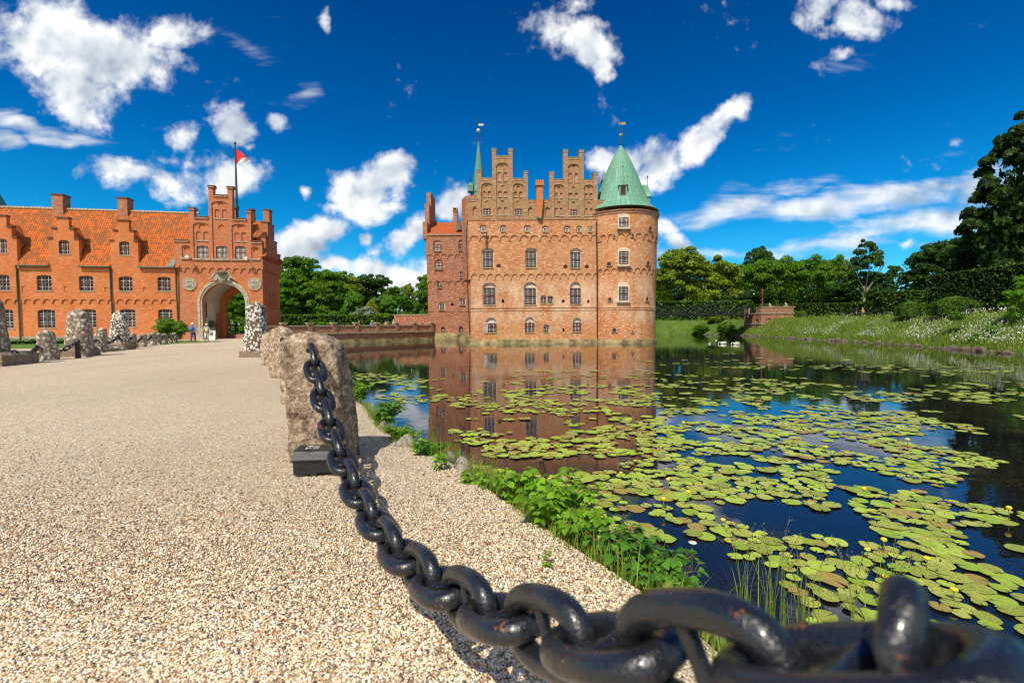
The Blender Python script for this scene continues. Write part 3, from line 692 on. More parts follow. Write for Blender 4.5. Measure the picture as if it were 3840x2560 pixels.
# far turret with orange brick seen past the cone
x0, x1, z0, z1 = Map(2040, 440, 3.733, pl(59)).r(818, 905, 890, 1200)
tt = MB(); tt.box(x0, x1, 6.5, 7.9, z0, z1, 0)
o = tt.build('chimney', M['brick_red'], castle); tag(o, 'orange brick chimney with a little copper saddle roof')
m = MB(); zq = z1+1.15; m.add([(x0-.1, 6.35, z1), (x1+1.0, 6.35, z1), (x0-.1, 8.0, z1), (x1+1.0, 8.0, z1), (x0+.25, 7.2, zq), (x1+.9, 7.2, zq)], [(0, 1, 5, 4), (3, 2, 4, 5), (1, 3, 5), (0, 2, 3, 1)], 0)
m.add([(x0-.12, 6.4, z1), (x0-.12, 7.95, z1), (x0+.2, 7.2, zq-.02)], [(0, 2, 1)], 1); m.tube([(x0+.25, 7.2, zq), (x0+.25, 7.2, zq+.5)], .02, 5, 2); m.tube([(x1+.85, 7.2, zq), (x1+.85, 7.2, zq+.4)], .02, 5, 2)
m.build('chimney_cap', [M['copper_dark'], M['niche'], M['dark_iron']], o)
MB().tube([(TXc-3.15, .0-.32, 14.4), (TXc-3.35, -.32, 13.6), (TXc-3.3, -.32, 8), (TXc-3.25, -.2, 1.2), (TXc-3.3, -.4, .6)], .07, 6).build('downpipe', M['dark_iron'], castle)
MB().tube([(-.25, .1, 13.9), (-.35, -.2, 13.0), (-.3, -.2, 7), (-.1, -.1, 1)], .06, 6).build('downpipe', M['dark_iron'], castle)
# ---- recessed side wing, 14 m further back
WY = 66.0; wp = pl(WY); WA = Map(1590, 440, 3.733, wp); WC = Map(1590, 840, 3.336, wp); dY = WY-CY
wl = WC(45, 800)[0]; wr = WC(600, 800)[0]; ze = WC(0, 118)[1]; zr_ = WA(0, 1372)[1]
hs = []; ww = []
for (a, tt_, gl) in (((128, 213, 255, 340), 205, 'glass_light'), ((443, 527, 250, 332), 200, 'glass')):
    x0, x1, z0, z1 = WC.r(*a); hs.append((arch(x0-.12, x1+.12, z0-.06, z1+.15, WC(0, tt_)[1]), .14, 0, 1)); ww.append((x0, x1, z0, z1, gl, 4, 4))
x0, x1, z0, z1 = WC.r(140, 230, 478, 565); hs.append((arch(x0-.06, x1+.06, z0-.05, z1, z1+.4), .14, 0, 1)); ww.append((x0, x1, z0, z1, 'glass_light', 4, 4))
for a in ((450, 500, 605, 670), (167, 217, 722, 792), (198, 247, 998, 1070), (455, 507, 940, 1010), (218, 260, 1302, 1355), (443, 485, 1300, 1352)):
    x0, x1, z0, z1 = WC.r(*a); c = 2 if a[3] in (1070, 1010, 670) else 0; e = .2 if c else .05
    hs.append((arch(x0-e, x1+e, z0-.08, z1-.1, z1+.25), .14, c, 2 if c else 3)); ww.append((x0, x1, z0, z1, 'glass', 2, 3))
x0, x1, z0, z1 = WC.r(338, 372, 985, 1020); hs.append((arch(x0, x1, z0, z1-.2, z1), .3, 0, 3))
m = MB(); zF = WC(0, 755)[1]; zG = WC(0, 430)[1]
lo = [h for h in hs if h[0][0][1] < zF-.2]; mid_ = [h for h in hs if zF-.2 <= h[0][0][1] < zG-.2]; hi = [h for h in hs if h[0][0][1] >= zG-.2]
m.panel(rect(wl, wr+.5, 1.0, zF+1.2), lo, dY, 0); m.box(wl, wr+.5, dY+.5, dY+10, .9, ze, 0); m.box(wl, wl+.02, dY, dY+.5, .9, ze, 0)
m.panel(scallops(wl-.06, wr+.5, zF, WC(0, 712)[1], 7)+[(wr+.5, zG+1.2), (wl-.06, zG+1.2)], mid_, dY-.09, 0, .12)
m.panel(scallops(wl-.12, wr+.5, zG, WC(0, 382)[1], 7)+[(wr+.5, ze), (wl-.12, ze)], hi, dY-.18, 0, .12)
m.box(wl-.03, wr+.5, dY-.05, dY, WC(0, 1092)[1]-.05, WC(0, 1092)[1]+.04, 0)
tag(m.build('side_wing', [M['brick_wing'], M['niche'], M['cream'], M['dark_iron']], castle), 'narrow darker brick wing set back behind the main front')
MB().box(wl-.1, wr+.5, dY-.13, dY+9, -.5, 1.0, 0).build('plinth', bpy.data.materials['granite_plinth'], castle)
for (x0, x1, z0, z1, gl, c_, r_) in ww:
    yy = dY+.05 if z0 < zF else (dY-.04 if z0 < zG else dY-.13)
    win(castle, x0, x1, z0, z1, yy, c_, r_, mid=c_ > 2, glass=gl)
MB().add([(wl-.0, dY-.25, ze-.1), (wr+1, dY-.25, ze-.1), (wr+1, dY+4.6, zr_), (wl, dY+4.6, zr_), (wl, dY+9.8, ze-.1), (wr+1, dY+9.8, ze-.1)], [(0, 1, 2, 3), (3, 2, 5, 4), (0, 4, 5, 1)]).build('roof', M['tiles_new'], castle)
MB().box(wl-.1, wr+.6, dY-.3, dY-.19, ze-.35, ze-.1).build('eaves', M['niche'], castle)
zs = [WA(0, y)[1] for y in (1470, 1165, 960)]
sg = MB(); zz0 = WC(0, 190)[1]
sg.add([], [])
def yzprism(m, loop, x0, x1, mi=0):
    n = len(loop); vs = [(x0, y, z) for y, z in loop]+[(x1, y, z) for y, z in loop]
    t_ = tessellate_polygon([[Vector((y, z, 0)) for y, z in loop]])
    fs = [tuple(q) for q in t_]+[tuple(i+n for i in q[::-1]) for q in t_]+[(i, (i+1) % n, (i+1) % n+n, i+n) for i in range(n)]
    return m.add(vs, fs, mi)
yzprism(sg, [(dY-.25, zz0), (dY-.25, zs[0]), (dY+1.6, zs[0]), (dY+1.6, zs[1]), (dY+3.2, zs[1]), (dY+3.2, zs[2]), (dY+5.4, zs[2]), (dY+5.4, zs[1]+2.0), (dY+7.0, zs[1]+2.0), (dY+7.0, zs[0]+2), (dY+9.6, zs[0]+2), (dY+9.6, zz0)], wl-.55, wl+.1)
sg.build('stepped_gable', M['brick_wing'], castle)
x0, x1, z0, z1 = WA.r(357, 412, 1215, 1390); ch = MB(); ch.box(x0, x1, dY+4, dY+5.1, z0-1, z1, 0).box(x0-.06, x1+.06, dY+3.9, dY+5.2, z1, z1+.12, 1).box(x0-.04, x0+.1, dY+3.95, dY+5.15, z1+.12, z1+.4, 1).box(x1-.1, x1+.04, dY+3.95, dY+5.15, z1+.12, z1+.4, 1).box(x0-.06, x1+.06, dY+3.9, dY+5.2, z1+.4, z1+.5, 1)
ch.build('chimney', [M['brick_wing'], M['brick_gable']], castle)
x0, x1, z0, z1 = WC.r(388, 462, -72, 70); dm = MB(); dm.add([(x0, dY+.1, z0), (x1, dY+.1, z0), ((x0+x1)/2, dY+.5, z1), ((x0+x1)/2, dY+3.2, z1)], [(0, 1, 2), (0, 2, 3), (1, 3, 2)], 0); x2 = (x0+x1)/2
dm.add([(x0+.35, dY+.06, z0+.15), (x1-.35, dY+.06, z0+.15), (x2, dY+.3, z1-.8)], [(0, 1, 2)], 1); dm.tube([(x2, dY+.5, z1-.1), (x2, dY+.5, z1+.9)], .03, 5, 2)
dm.build('dormer', [M['dark_iron'], M['glass_light'], M['dark_iron']], castle)
# ---- slender spire on its turret behind
SY = 61.0; sp = pl(SY); S = Map(1590, 440, 3.733, sp); sc_ = SY/F/3.733; scx = S(768, 900)[0]; sdy = SY-CY
zS = lambda y: S(760, y)[1]
MB().lathe([(2.3, 8), (2.3, zS(1150))], (scx, sdy), 8, smooth=False).build('stair_turret', M['brick_wing'], castle)
spm = MB().lathe([(r*sc_, zS(y)) for r, y in ((118, 1150), (118, 1120), (126, 1112), (120, 1095), (112, 1085), (122, 1060), (118, 1020), (96, 990), (76, 975), (74, 900), (64, 800), (50, 680), (36, 560), (24, 460), (10, 380), (4, 340))], (scx, sdy), 8, 0, smooth=False)
spm.build('spire', M['copper_dark'], castle)
sl = MB(); x = S(658, 0)[0]
xq = S(660, 1000)[0]; sl.box(xq-.35, xq+.35, sdy-1.2, sdy-.3, zS(1070), zS(990), 0).lathe([(.5, zS(990)), (.3, zS(960)), (.05, zS(935))], (xq, sdy-.8), 6, 0); sl.tube([(xq, sdy-.8, zS(935)), (xq, sdy-.8, zS(800))], .03, 5, 1).sphere((xq, sdy-.8, zS(905)), .12, m=1)
for s in (-1, 1): sl.tube([(xq, sdy-.8, zS(870)), (xq+s*.2, sdy-.8, zS(850))], .025, 5, 1)
sl.build('dormer', [M['copper_dark'], M['dark_iron']], castle)
vn = MB(); sx_ = S(760, 200)[0]; sx_ = scx
vn.tube([(sx_, sdy, zS(350)), (sx_, sdy, zS(10))], .035, 5, 0).sphere((sx_, sdy, zS(190)), .28, m=1)
for s in (-1, 1):
    vn.tube([(sx_, sdy, zS(325)), (sx_+s*.35, sdy, zS(300)), (sx_+s*.65, sdy, zS(310)), (sx_+s*.5, sdy, zS(325))], .03, 5, 0)
vn.box(sx_, sx_+.68, sdy-.02, sdy+.02, zS(120), zS(92), 1)
vn.build('weathervane', [M['dark_iron'], plain('pale_gilding', (.62, .52, .36), .4, .5)], castle)
# ------------------------------------------------------------------ GATEHOUSE and its long wing
TH = math.atan(.18); GY0 = 50*(1+.18*.6386)
ux = Vector((cos(TH), sin(TH), 0)); uy = Vector((-sin(TH), cos(TH), 0))
t0 = (990-1920)/F; gy = GY0/(1-.18*t0); G0 = Vector((gy*t0, gy, 0))
def gpl(dep):
    def f(px, py):
        d = ray(px, py); e = Vector((0, 0, EYE)); k = ((G0+uy*dep-e).dot(uy))/d.dot(uy); P = e+d*k
        return (P-G0).dot(ux), P.z
    return f
def sidepl(off=0.0):
    """the right-hand end wall: returns depth and height"""
    def f(px, py):
        d = ray(px, py); e = Vector((0, 0, EYE)); k = ((G0+ux*off-e).dot(ux))/d.dot(ux); P = e+d*k
        return (P-G0).dot(uy), P.z
    return f
gate = empty('gatehouse', G0, TH, 'red brick gatehouse with a stepped gable, an arched carriage passage and a flagpole on top', 'gatehouse')
E5 = Map(660, 680, 4.9, gpl(0)); E6 = Map(660, 980, 3.919, gpl(0))
gl = E6(32, 900)[0]; GD = 5.8
zf0 = E6(60, 150)[1]; zft = E6(0, 88)[1]
# lower wall with the arch
ax0, ax1 = E6(375, 800)[0], E6(1035, 800)[0]; ax0 += .12; ax1 -= .1; acx = (ax0+ax1)/2; ar = (ax1-ax0)/2; atop = E6(700, 325)[1]; asp = atop-ar
lo = MB(); loop = arch(ax0, ax1, -.02, asp, atop, 20)
lo.panel(rect(gl, 0, -.04, zf0+.9), [(loop, .75, 0, None)], 0, 0)
wl_ = lo.build('wall', [M['brick_gate'], M['cream']], gate)
# upper wall tier with the frieze, windows and gable
outl = [(10, 1085), (250, 1085), (250, 500), (338, 500), (338, 655), (605, 662), (603, 90), (690, 90), (690, 262), (950, 265), (950, 110), (1043, 110), (1043, 690), (1305, 697), (1305, 545), (1383, 545), (1385, 1110), (1618, 1115)]
top = [E5(*p) for p in outl]
top[0] = (gl-.1, top[0][1]); top[-1] = (.1, top[-1][1])
nfr = 11
o_ = scallops(gl-.1, .1, zf0, zft, nfr, .2)+top[::-1]
holes = []; gw = []; gin = []
def gr(x0, x1, y0, y1): return E5.r(x0, x1, y0, y1)
for (x0, x1, y0, y1, kids, wnd) in (
    (338, 605, 765, 1440, [('c', 480, 840, 58), ('a', 370, 460, 920, 1080), ('a', 505, 595, 925, 1082)], (380, 590, 1190, 1412)),
    (690, 948, 375, 1447, [('c', 835, 850, 55), ('a', 715, 800, 515, 675), ('a', 850, 935, 520, 680), ('c', 820, 420, 42)], (738, 938, 1195, 1418)),
    (1045, 1300, 790, 1450, [('c', 1185, 852, 55), ('a', 1075, 1160, 943, 1098), ('a', 1205, 1290, 938, 1100)], (1085, 1280, 1195, 1422)),
    (120, 265, 1180, 1425, [('c', 200, 1247, 48)], None), (1395, 1528, 1205, 1442, [('c', 1468, 1277, 48)], None)):
    a, b, z0, z1 = gr(x0, x1, y0, y1); w_ = b-a
    holes.append((arch(a, b, z0, z1-w_*.2, z1, 9), .11, 0, None)); gin.append((a, b, z0, z1, kids, wnd))
up = MB(); up.panel(o_, holes, -.1, 0, .55)
up.build('stepped_gable', [M['brick_gate'], M['niche']], gate)
bk = MB()
for (a, b, z0, z1, kids, wnd) in gin:
    hh = []; w_ = b-a
    for kd in kids:
        if kd[0] == 'c':
            cx, cz = E5(kd[1], kd[2]); r = kd[3]/4.9*50/F; hh.append((circle(cx, cz, r), .09, 0, 1))
        else:
            p, q, r, s = gr(*kd[1:]); hh.append((arch(p, q, r, s-.12, s), .09, 0, 0)); bk.box(p-.06, q+.06, -.07, .05, r-.1, r, 2)
    if wnd:
        p, q, r, s = gr(*wnd); hh.append((arch(p, q, r, s-.14, s+.02, 6), .2, 0, None))
        win(gate, p, q, r, s-.02, .14, 4, 4, fm='frame_brown', glass='glass_light', sill=False)
    bk.panel(arch(a-.01, b+.01, z0-.01, z1-w_*.2, z1+.01, 9), hh, .01, 0)
    MB().box(a-.12, b+.12, -.24, -.09, z0-.02, z0+.12).build('sill', M['sandstone'], gate)
bk.build('blind_arcade', [M['brick_gate'], M['brick_red'], M['sandstone']], gate)
dkt = plain('dark_tile', (.13, .07, .045), .8)
for i in range(len(top)-1):
    cp = MB()
    (xa, za), (xb, zb_) = top[i], top[i+1]
    if abs(za-zb_) < .3 and abs(xa-xb) > .2:
        z = max(za, zb_); pin = abs(xa-xb) < .65; e = .07 if pin else -.002
        cp.box(min(xa, xb)-e, max(xa, xb)+e, -.2, .56, z-.2, z-.0, 0)
        cp.add([(min(xa, xb)-e*1.6, -.26, z), (max(xa, xb)+e*1.6, -.26, z), (max(xa, xb)+e*1.6, .6, z), (min(xa, xb)-e*1.6, .6, z), (min(xa, xb)-e, .17, z+.16), (max(xa, xb)+e, .17, z+.16)],
               [(0, 1, 5, 4), (2, 3, 4, 5), (0, 4, 3), (1, 2, 5)], 1)
        cp.build('coping', [M['niche'], dkt], gate)
# stone archivolt round the opening, brick ring outside it
m = MB()
def ringpts(r0, r1, y0, y1, mi, sp=asp, feet=None, n=24):
    for k in range(n):
        a, b = pi*k/n, pi*(k+1)/n
        P = lambda r, q, y: (acx+r*cos(q), y, sp+r*sin(q))
        m.add([P(r0, a, y0), P(r1, a, y0), P(r1, b, y0), P(r0, b, y0), P(r1, a, y1), P(r1, b, y1), P(r0, a, y1), P(r0, b, y1)], [(0, 1, 2, 3)[::-1], (1, 4, 5, 2)[::-1], (0, 3, 7, 6)[::-1]], mi)
    if feet is not None:
        for s in (-1, 1):
            xa, xb = sorted((acx+s*r0, acx+s*r1)); m.box(xa, xb, y0, y1, feet, sp, mi)
rs = (E6(375, 700)[0]-E6(290, 700)[0])
ringpts(ar+.01, ar+.2, -.06, .04, 0, feet=1.25); ringpts(ar+.2, ar+.31, -.13, .03, 0, feet=1.25); ringpts(ar+.31, ar+.47, -.08, .02, 0, feet=1.25)
ringpts(ar+.48, ar+.96, -.015, .01, 1)
m.build('archivolt', [M['sandstone'], M['brick_red']], gate)
for s in (-1, 1):
    xa, xb = sorted((acx+s*(ar-.05), acx+s*(ar+.62))); q = MB(); q.box(xa, xb, -.2, .3, -.05, .55).box(xa+.04, xb-.04, -.15, .25, .55, 1.25); q.build('pier_base', M['sandstone'], gate)
# passage behind: cream vault, brick inner arch at the back
ps = MB(); iw = ar+.35
pts = [(acx-iw, -.05)]+[(acx-iw*cos(pi*k/14), asp+.1+(ar+.1)*sin(pi*k/14)) for k in range(15)]+[(acx+iw, -.05)]
for i in range(len(pts)-1):
    (xa, za), (xb, zb_) = pts[i], pts[i+1]; ps.add([(xa, .6, za), (xb, .6, zb_), (xb, GD-.7, zb_), (xa, GD-.7, za)], [(0, 1, 2, 3)], 0)
ps.box(acx-iw, acx-iw+.12, 2.6, 3.3, 0, asp+.2, 0)
ps.build('passage', [M['white_plaster']], gate)
br = ar-.22
bw = MB(); bw.panel(rect(gl, 0, -.04, 9.3), [(arch(acx-br, acx+br, -.02, asp-.3, asp-.3+br, 18), .75, 1, None)], GD-.75, 1)
bw.panel(rect(gl, 0, -.04, 9.3), [(arch(acx-br, acx+br, -.02, asp-.3, asp-.3+br, 18), .01, 1, None)], GD, 0)
bw.build('back_wall', [M['brick_gate'], M['brick_red']], gate)
x_ = acx-iw+.13
MB().box(x_, x_+.08, .9, 1.35, 2.4, 4.1).build('notice_board', plain('dark_brown_board', (.05, .028, .02), .6), gate)
MB().box(x_, x_+.3, 1.9, 2.5, 1.3, 2.1).build('letter_box', M['green_paint'], gate)
MB().box(x_, x_+.08, 2.7+.7, 3.2+.7, 1.1, 1.8).build('notice_board', plain('red_notice', (.4, .06, .04), .6), gate)
MB().box(x_-.05, x_+.1, 3.9, 4.7, 0, 3.0).build('door', plain('orange_wood_door', (.42, .16, .05), .5), gate)
# crest above the arch
cr = MB(); c0, c1, z0, z1 = E6.r(560, 820, 150, 318); cx = (c0+c1)/2; w2 = (c1-c0)/2; zc_ = z0+.9
cr.prism([(cx-.48, z0+.55), (cx, z0-.02), (cx+.48, z0+.55), (cx+.52, z1-.35), (cx-.52, z1-.35)], -.34, -.12)
cr.prism([(cx-.26, z0+.68), (cx, z0+.36), (cx+.26, z0+.68), (cx+.28, z1-.62), (cx-.28, z1-.62)], -.4, -.34)
for s in (-1, 1):
    cr.prism([(cx+s*.5, z0+.3), (cx+s*w2, z0+.22), (cx+s*w2*.8, z0+.42), (cx+s*.9, z0+.6), (cx+s*.62, z0+1.25), (cx+s*.5, z0+1.35)][::s], -.28, -.12)
    cr.tube([(cx+s*.52, -.26, z0+1.2), (cx+s*.75, -.3, z0+.95), (cx+s*.95, -.26, z0+.6), (cx+s*1.3, -.22, z0+.36)], .09, 6)
cr.lathe([(.42, z1-.4), (.45, z1-.33), (.5, z1-.2), (.58, z1-.08), (.5, z1-.06), (.3, z1-.02)], (cx, -.25), 10, 1)
for k in range(7): cr.sphere((cx-.5+k/6, -.45, z1-.04), .07, 6, 4, 1)
cr.sphere((cx-.1, -.42, z1-.95), .09, 6, 4); cr.sphere((cx+.1, -.42, z1-.95), .09, 6, 4); cr.sphere((cx, -.42, z1-1.15), .09, 6, 4)
cr.build('crest', [M['sandstone'], plain('mossy_stone', (.20, .19, .11), .9, .1)], gate)
for (x, y, kind) in ((203, 333, 0), (1160, 335, 1)):
    cx, cz = E6(x, y); md = MB(); r = .68
    def disc(r, y0, mi, rr=None):
        md.prism(circle(cx, cz, r, 26), y0, .01, mi)
    disc(r*1.12, -.03, 1); disc(r, -.1, 0); disc(r*.9, -.105, 2); md.box(cx-.36, cx+.36, -.14, -.104, cz-.33, cz+.36, 0)
    if kind == 0:
        md.prism([(cx-.2, cz-.2), (cx+.07, cz-.25), (cx+.22, cz-.04), (cx+.07, cz+.06), (cx-.02, cz+.2), (cx-.2, cz+.23)], -.2, -.14, 2)
        md.box(cx-.25, cx+.2, -.18, -.14, cz+.26, cz+.30, 2)
    else:
        for q in range(4): md.box(cx-.27, cx+.27, -.165, -.14, cz+.26-q*.085, cz+.29-q*.085, 2)
        md.box(cx-.26, cx-.02, -.17, -.14, cz-.26, cz-.12, 2); md.box(cx+.05, cx+.26, -.17, -.14, cz-.26, cz-.08, 2)
    tag(md.build('medallion', [M['sandstone'], M['brick_red'], plain('weathered_relief', (.34, .31, .24), .9)], gate), 'round stone medallion '+('carved with a profile' if kind == 0 else 'carved with lines of lettering'))
for (x, y) in ((292, 1412), (1352, 1435)):
    cx, cz = E5(x, y); l = MB(); l.box(cx-.16, cx+.12, -.95, -.7, cz-.1, cz+.18, 0).tube([(cx, -.12, cz-.1), (cx, -.5, cz-.12), (cx, -.8, cz-.05)], .03, 6, 1).sphere((cx-.22, -.82, cz-.02), .1, 8, 5, 0)
    l.build('floodlight', [M['white_bar'], M['dark_iron']], gate)
# end wall on the right
SP = sidepl(0); ES5 = Map(660, 680, 4.9, SP); ES6 = Map(660, 980, 3.919, SP)
zev = 9.35
sd = MB(); hs = []
for (xa, xb, ya, yb) in ((1378, 1394, 460, 712), (1424, 1438, 468, 716), (1462, 1476, 480, 718)):
    p = ES6(xa, yb); q = ES6(xb, ya); hs.append((p[0], q[0], p[1], q[1]))
n = 0
loopo = [Vector((0, -.04, 0)), Vector((GD, -.04, 0)), Vector((GD, zev, 0)), Vector((0, zev, 0))]
lps = [loopo]+[[Vector((a, c, 0)), Vector((b, c, 0)), Vector((b, d, 0)), Vector((a, d, 0))] for a, b, c, d in hs]
flat = [p for l in lps for p in l]; tr = tessellate_polygon(lps)
vs = [(0, p.x, p.y) for p in flat]
fs = []
for q in tr:
    a, b, c = [Vector(vs[i]) for i in q]; fs.append(tuple(q) if (b-a).cross(c-a).x > 0 else tuple(q)[::-1])
sd.add(vs, fs, 0)
for a, b, c, d in hs:
    sd.add([(0, a, c), (0, b, c), (0, b, d), (0, a, d), (-.25, a, c), (-.25, b, c), (-.25, b, d), (-.25, a, d)], [(0, 1, 5, 4), (1, 2, 6, 5), (2, 3, 7, 6), (3, 0, 4, 7)], 0); sd.add([(-.2, a, c), (-.2, b, c), (-.2, b, d), (-.2, a, d)], [(0, 1, 2, 3)], 1)
    sd.box(0, .1, a-.06, b+.06, c-.12, c, 2)
nd = 15
for k in range(nd):
    y = .35+(GD-.6)*k/nd; sd.box(0, .14, y, y+.2, 7.55, 7.95, 0)
sd.box(0, .12, .1, GD, 7.95, zev-.1, 0)
sd.box(gl, -.3, .5, GD-.8, 6.9, 9.2, 0)
sd.build('side_wall', [M['brick_gate'], M['dark_iron'], M['sandstone']], gate)
zrg = 13.6; mid = GD/2
tw2 = lambda x, y: ES5(x, y)
s1 = [(0.25, zev-.1), (.25, 9.9), (.9, 9.9), (.9, 11.4), (1.75, 11.4), (1.75, 13.2), (2.35, 13.2), (2.35, 14.75), (3.35, 14.75), (3.35, 13.2), (3.95, 13.2), (3.95, 11.4), (4.8, 11.4), (4.8, 9.9), (5.4, 9.9), (5.4, zev-.1)]
sgm = MB(); yzprism(sgm, s1, -.5, .13); sgm.box(-.56, .2, 2.3, 3.4, 14.752, 14.9, 1)
for (ya, yb, z) in ((1.7, 2.35, 13.2), (3.35, 4.0, 13.2), (.85, 1.75, 11.4), (3.95, 4.85, 11.4), (.2, .9, 9.9), (4.8, 5.45, 9.9)): sgm.box(-.56, .2, ya, yb, z+.002, z+.12, 1)
for ya, yb in ((2.0, 2.6), (3.1, 3.7)): sgm.box(.131, .14, ya, yb, 9.8, 11.6, 2)
sgm.build('stepped_gable', [M['brick_gate'], bpy.data.materials['dark_tile'], M['niche']], gate)
MB().add([(gl-.2, .3, zev+.1), (-.1, .3, zev+.1), (-.1, mid, zrg), (gl-.2, mid, zrg), (gl-.2, GD+.3, zev-.1), (-.1, GD+.3, zev-.1)], [(0, 1, 2, 3), (3, 2, 5, 4)]).build('roof', M['tiles'], gate)
MB().add([(-.12, -.3, zev-.25), (.45, -.3, zev-.25), (.45, .3, zev+.25), (-.12, .3, zev+.25), (-.12, 5.4, zev+.2), (.45, 5.4, zev+.2), (.45, GD+.5, zev-.2), (-.12, GD+.5, zev-.2)], [(0, 1, 2, 3), (4, 5, 6, 7)]).box(.0, .3, .1, GD, zev-.45, zev-.1).build('eaves', M['tiles'], gate)
x0, x1, z0, z1 = Map(660, 680, 4.9, gpl(3.4)).r(1060, 1118, 515, 700); MB().box(x0, x1, 3.2, 3.9, z0-1, z1, 0).box(x0-.08, x1+.08, 3.12, 3.98, z1, z1+.08, 1).build('chimney', [M['brick_gate'], bpy.data.materials['dark_tile']], gate)
x0, x1, z0, z1 = Map(660, 680, 4.9, gpl(3.4)).r(1375, 1430, 525, 750); MB().box(x0, x1, 3.2, 3.9, z0-1, z1, 0).box(x0-.08, x1+.08, 3.12, 3.98, z1, z1+.08, 1).build('chimney', [M['brick_gate'], bpy.data.materials['dark_tile']], gate)
MB().box(-.7, .1, GD-.45, GD+.35, 8.0, 10.1, 0).box(-.76, .16, GD-.5, GD+.4, 10.1, 10.2, 1).build('chimney', [M['brick_gate'], M['stone_sill']], gate)
# flagpole and flag
FPm = gpl(1.3); fx, fz = FPm(889.5, 812); fx2, ftz = FPm(887, 540)
fp = empty('flagpole', G0+ux*fx+uy*1.3+Vector((0, 0, fz-3.2)), TH, 'dark flagpole with a red and white flag behind the gatehouse gable', 'flagpole')
zt_ = ftz-(fz-3.2)
m = MB().tube([(0, 0, 0), (0, 0, zt_*.5), (0, 0, zt_)], [.16, .13, .07], 8).sphere((0, 0, zt_+.06), .15, m=0).box(-.12, .22, -.06, .06, zt_*.36, zt_*.36+.3)
m.build('pole', M['green_paint'], fp)
fl = MB(); nx, nz_ = 10, 8
tw_l = 1.45; zt2 = zt_-.45
def fpt(i, j):
    s = i/nx; q = j/nz_
    return (s*tw_l, .16*sin(s*7+q*2)*s, zt2-1.75*q*(1-s*.22)-(1.30*s**1.15)*(1-q)*.95)
vs = [fpt(i, j) for i in range(nx+1) for j in range(nz_+1)]
for i in range(nx):
    for j in range(nz_):
        a = i*(nz_+1)+j; mi = 1 if j > (nz_-9.5*(i/nx)) and i > 1 else 0
        fl.add([vs[a], vs[a+nz_+1], vs[a+nz_+2], vs[a+1]], [(0, 1, 2, 3)], mi)
fl.build('flag', [plain('red_cloth', (.75, .03, .04), .8), plain('white_cloth', (.85, .85, .85), .8)], fp)
# ---- wing
gxl = gl; wext = -25.0
wing = empty('long_wing', G0+ux*(gxl-.02), TH, 'long two storey orange brick wing with dormer gables and pantile roof left of the gatehouse', 'building')
def wpl(dep):
    g = gpl(dep)
    def f(px, py):
        x, z = g(px, py); return x-gxl+.02, z
    return f
Z = Map(0, 660, 2.24, wpl(0)); Z7 = Map(0, 1080, 3.36, wpl(0))
WE = 7.9; wf0 = Z(800, 1066)[1]; wft = Z(800, 1033)[1]
print('wing eave', Z(200, 735), Z(1400, 757), 'frieze', Z(100, 1066), Z(1400, 1066), 'gate frieze', zf0, E6(1275, 160), 'gl', gl, 'ridge', Map(0, 660, 2.24, wpl(3.5))(100, 262), Map(0, 660, 2.24, wpl(3.5))(1500, 322))
hs = []; gwn = []
LOW = [(330, 460, 1120, 1275), (705, 805, 1120, 1265), (1015, 1135, 1120, 1265), (1335, 1447, 1120, 1268)]
xs_lo = [Z.r(320, 460, 1125, 1275), Z.r(665, 805, 1123, 1270), Z.r(1010, 1135, 1122, 1268), Z.r(1332, 1447, 1122, 1268)]
xs_up = [Z.r(318, 437, 838, 962), Z.r(672, 785, 843, 965), Z.r(1005, 1115, 849, 965), Z.r(1330, 1435, 852, 965)]
dx = (xs_up[3][0]-xs_up[0][0])/3
for k in range(1, 5):
    for L in (xs_lo, xs_up):
        if L[0][0]-dx*k > wext+.4: L.append((L[0][0]-dx*k, L[0][1]-dx*k, L[0][2], L[0][3]))
lo = MB(); hl = []; hu = []
for (a, b, c, d) in xs_lo: hl.append((arch(a, b, c, d-.1, d+.05, 6), .22, 0, None)); gwn.append((a, b, c, d, .17, 6))
for (a, b, c, d) in xs_up: hu.append((arch(a, b, c, d-.1, d+.05, 6), .22, 0, None)); gwn.append((a, b, c, d, .07, 4))
nb = [Z.r(190, 216, 928, 972), Z.r(543, 570, 928, 972), Z.r(885, 910, 932, 975), Z.r(1210, 1234, 935, 975)]
for (a, b, c, d) in nb: hu.append((rect(a, b, c, d), .06, 0, 0))
lo.panel(rect(wext, -.02, .3, wft+.25), hl, 0, 0)
lo.build('wall', M['brick_red'], wing)
MB().box(wext, -.02, -.12, .0, -.05, .5).build('plinth', plain('grey_plinth', (.33, .30, .26), .9), wing)
nA = int(round((-.0-wext)/ (Z(1453, 0)[0]-Z(1380, 0)[0])))
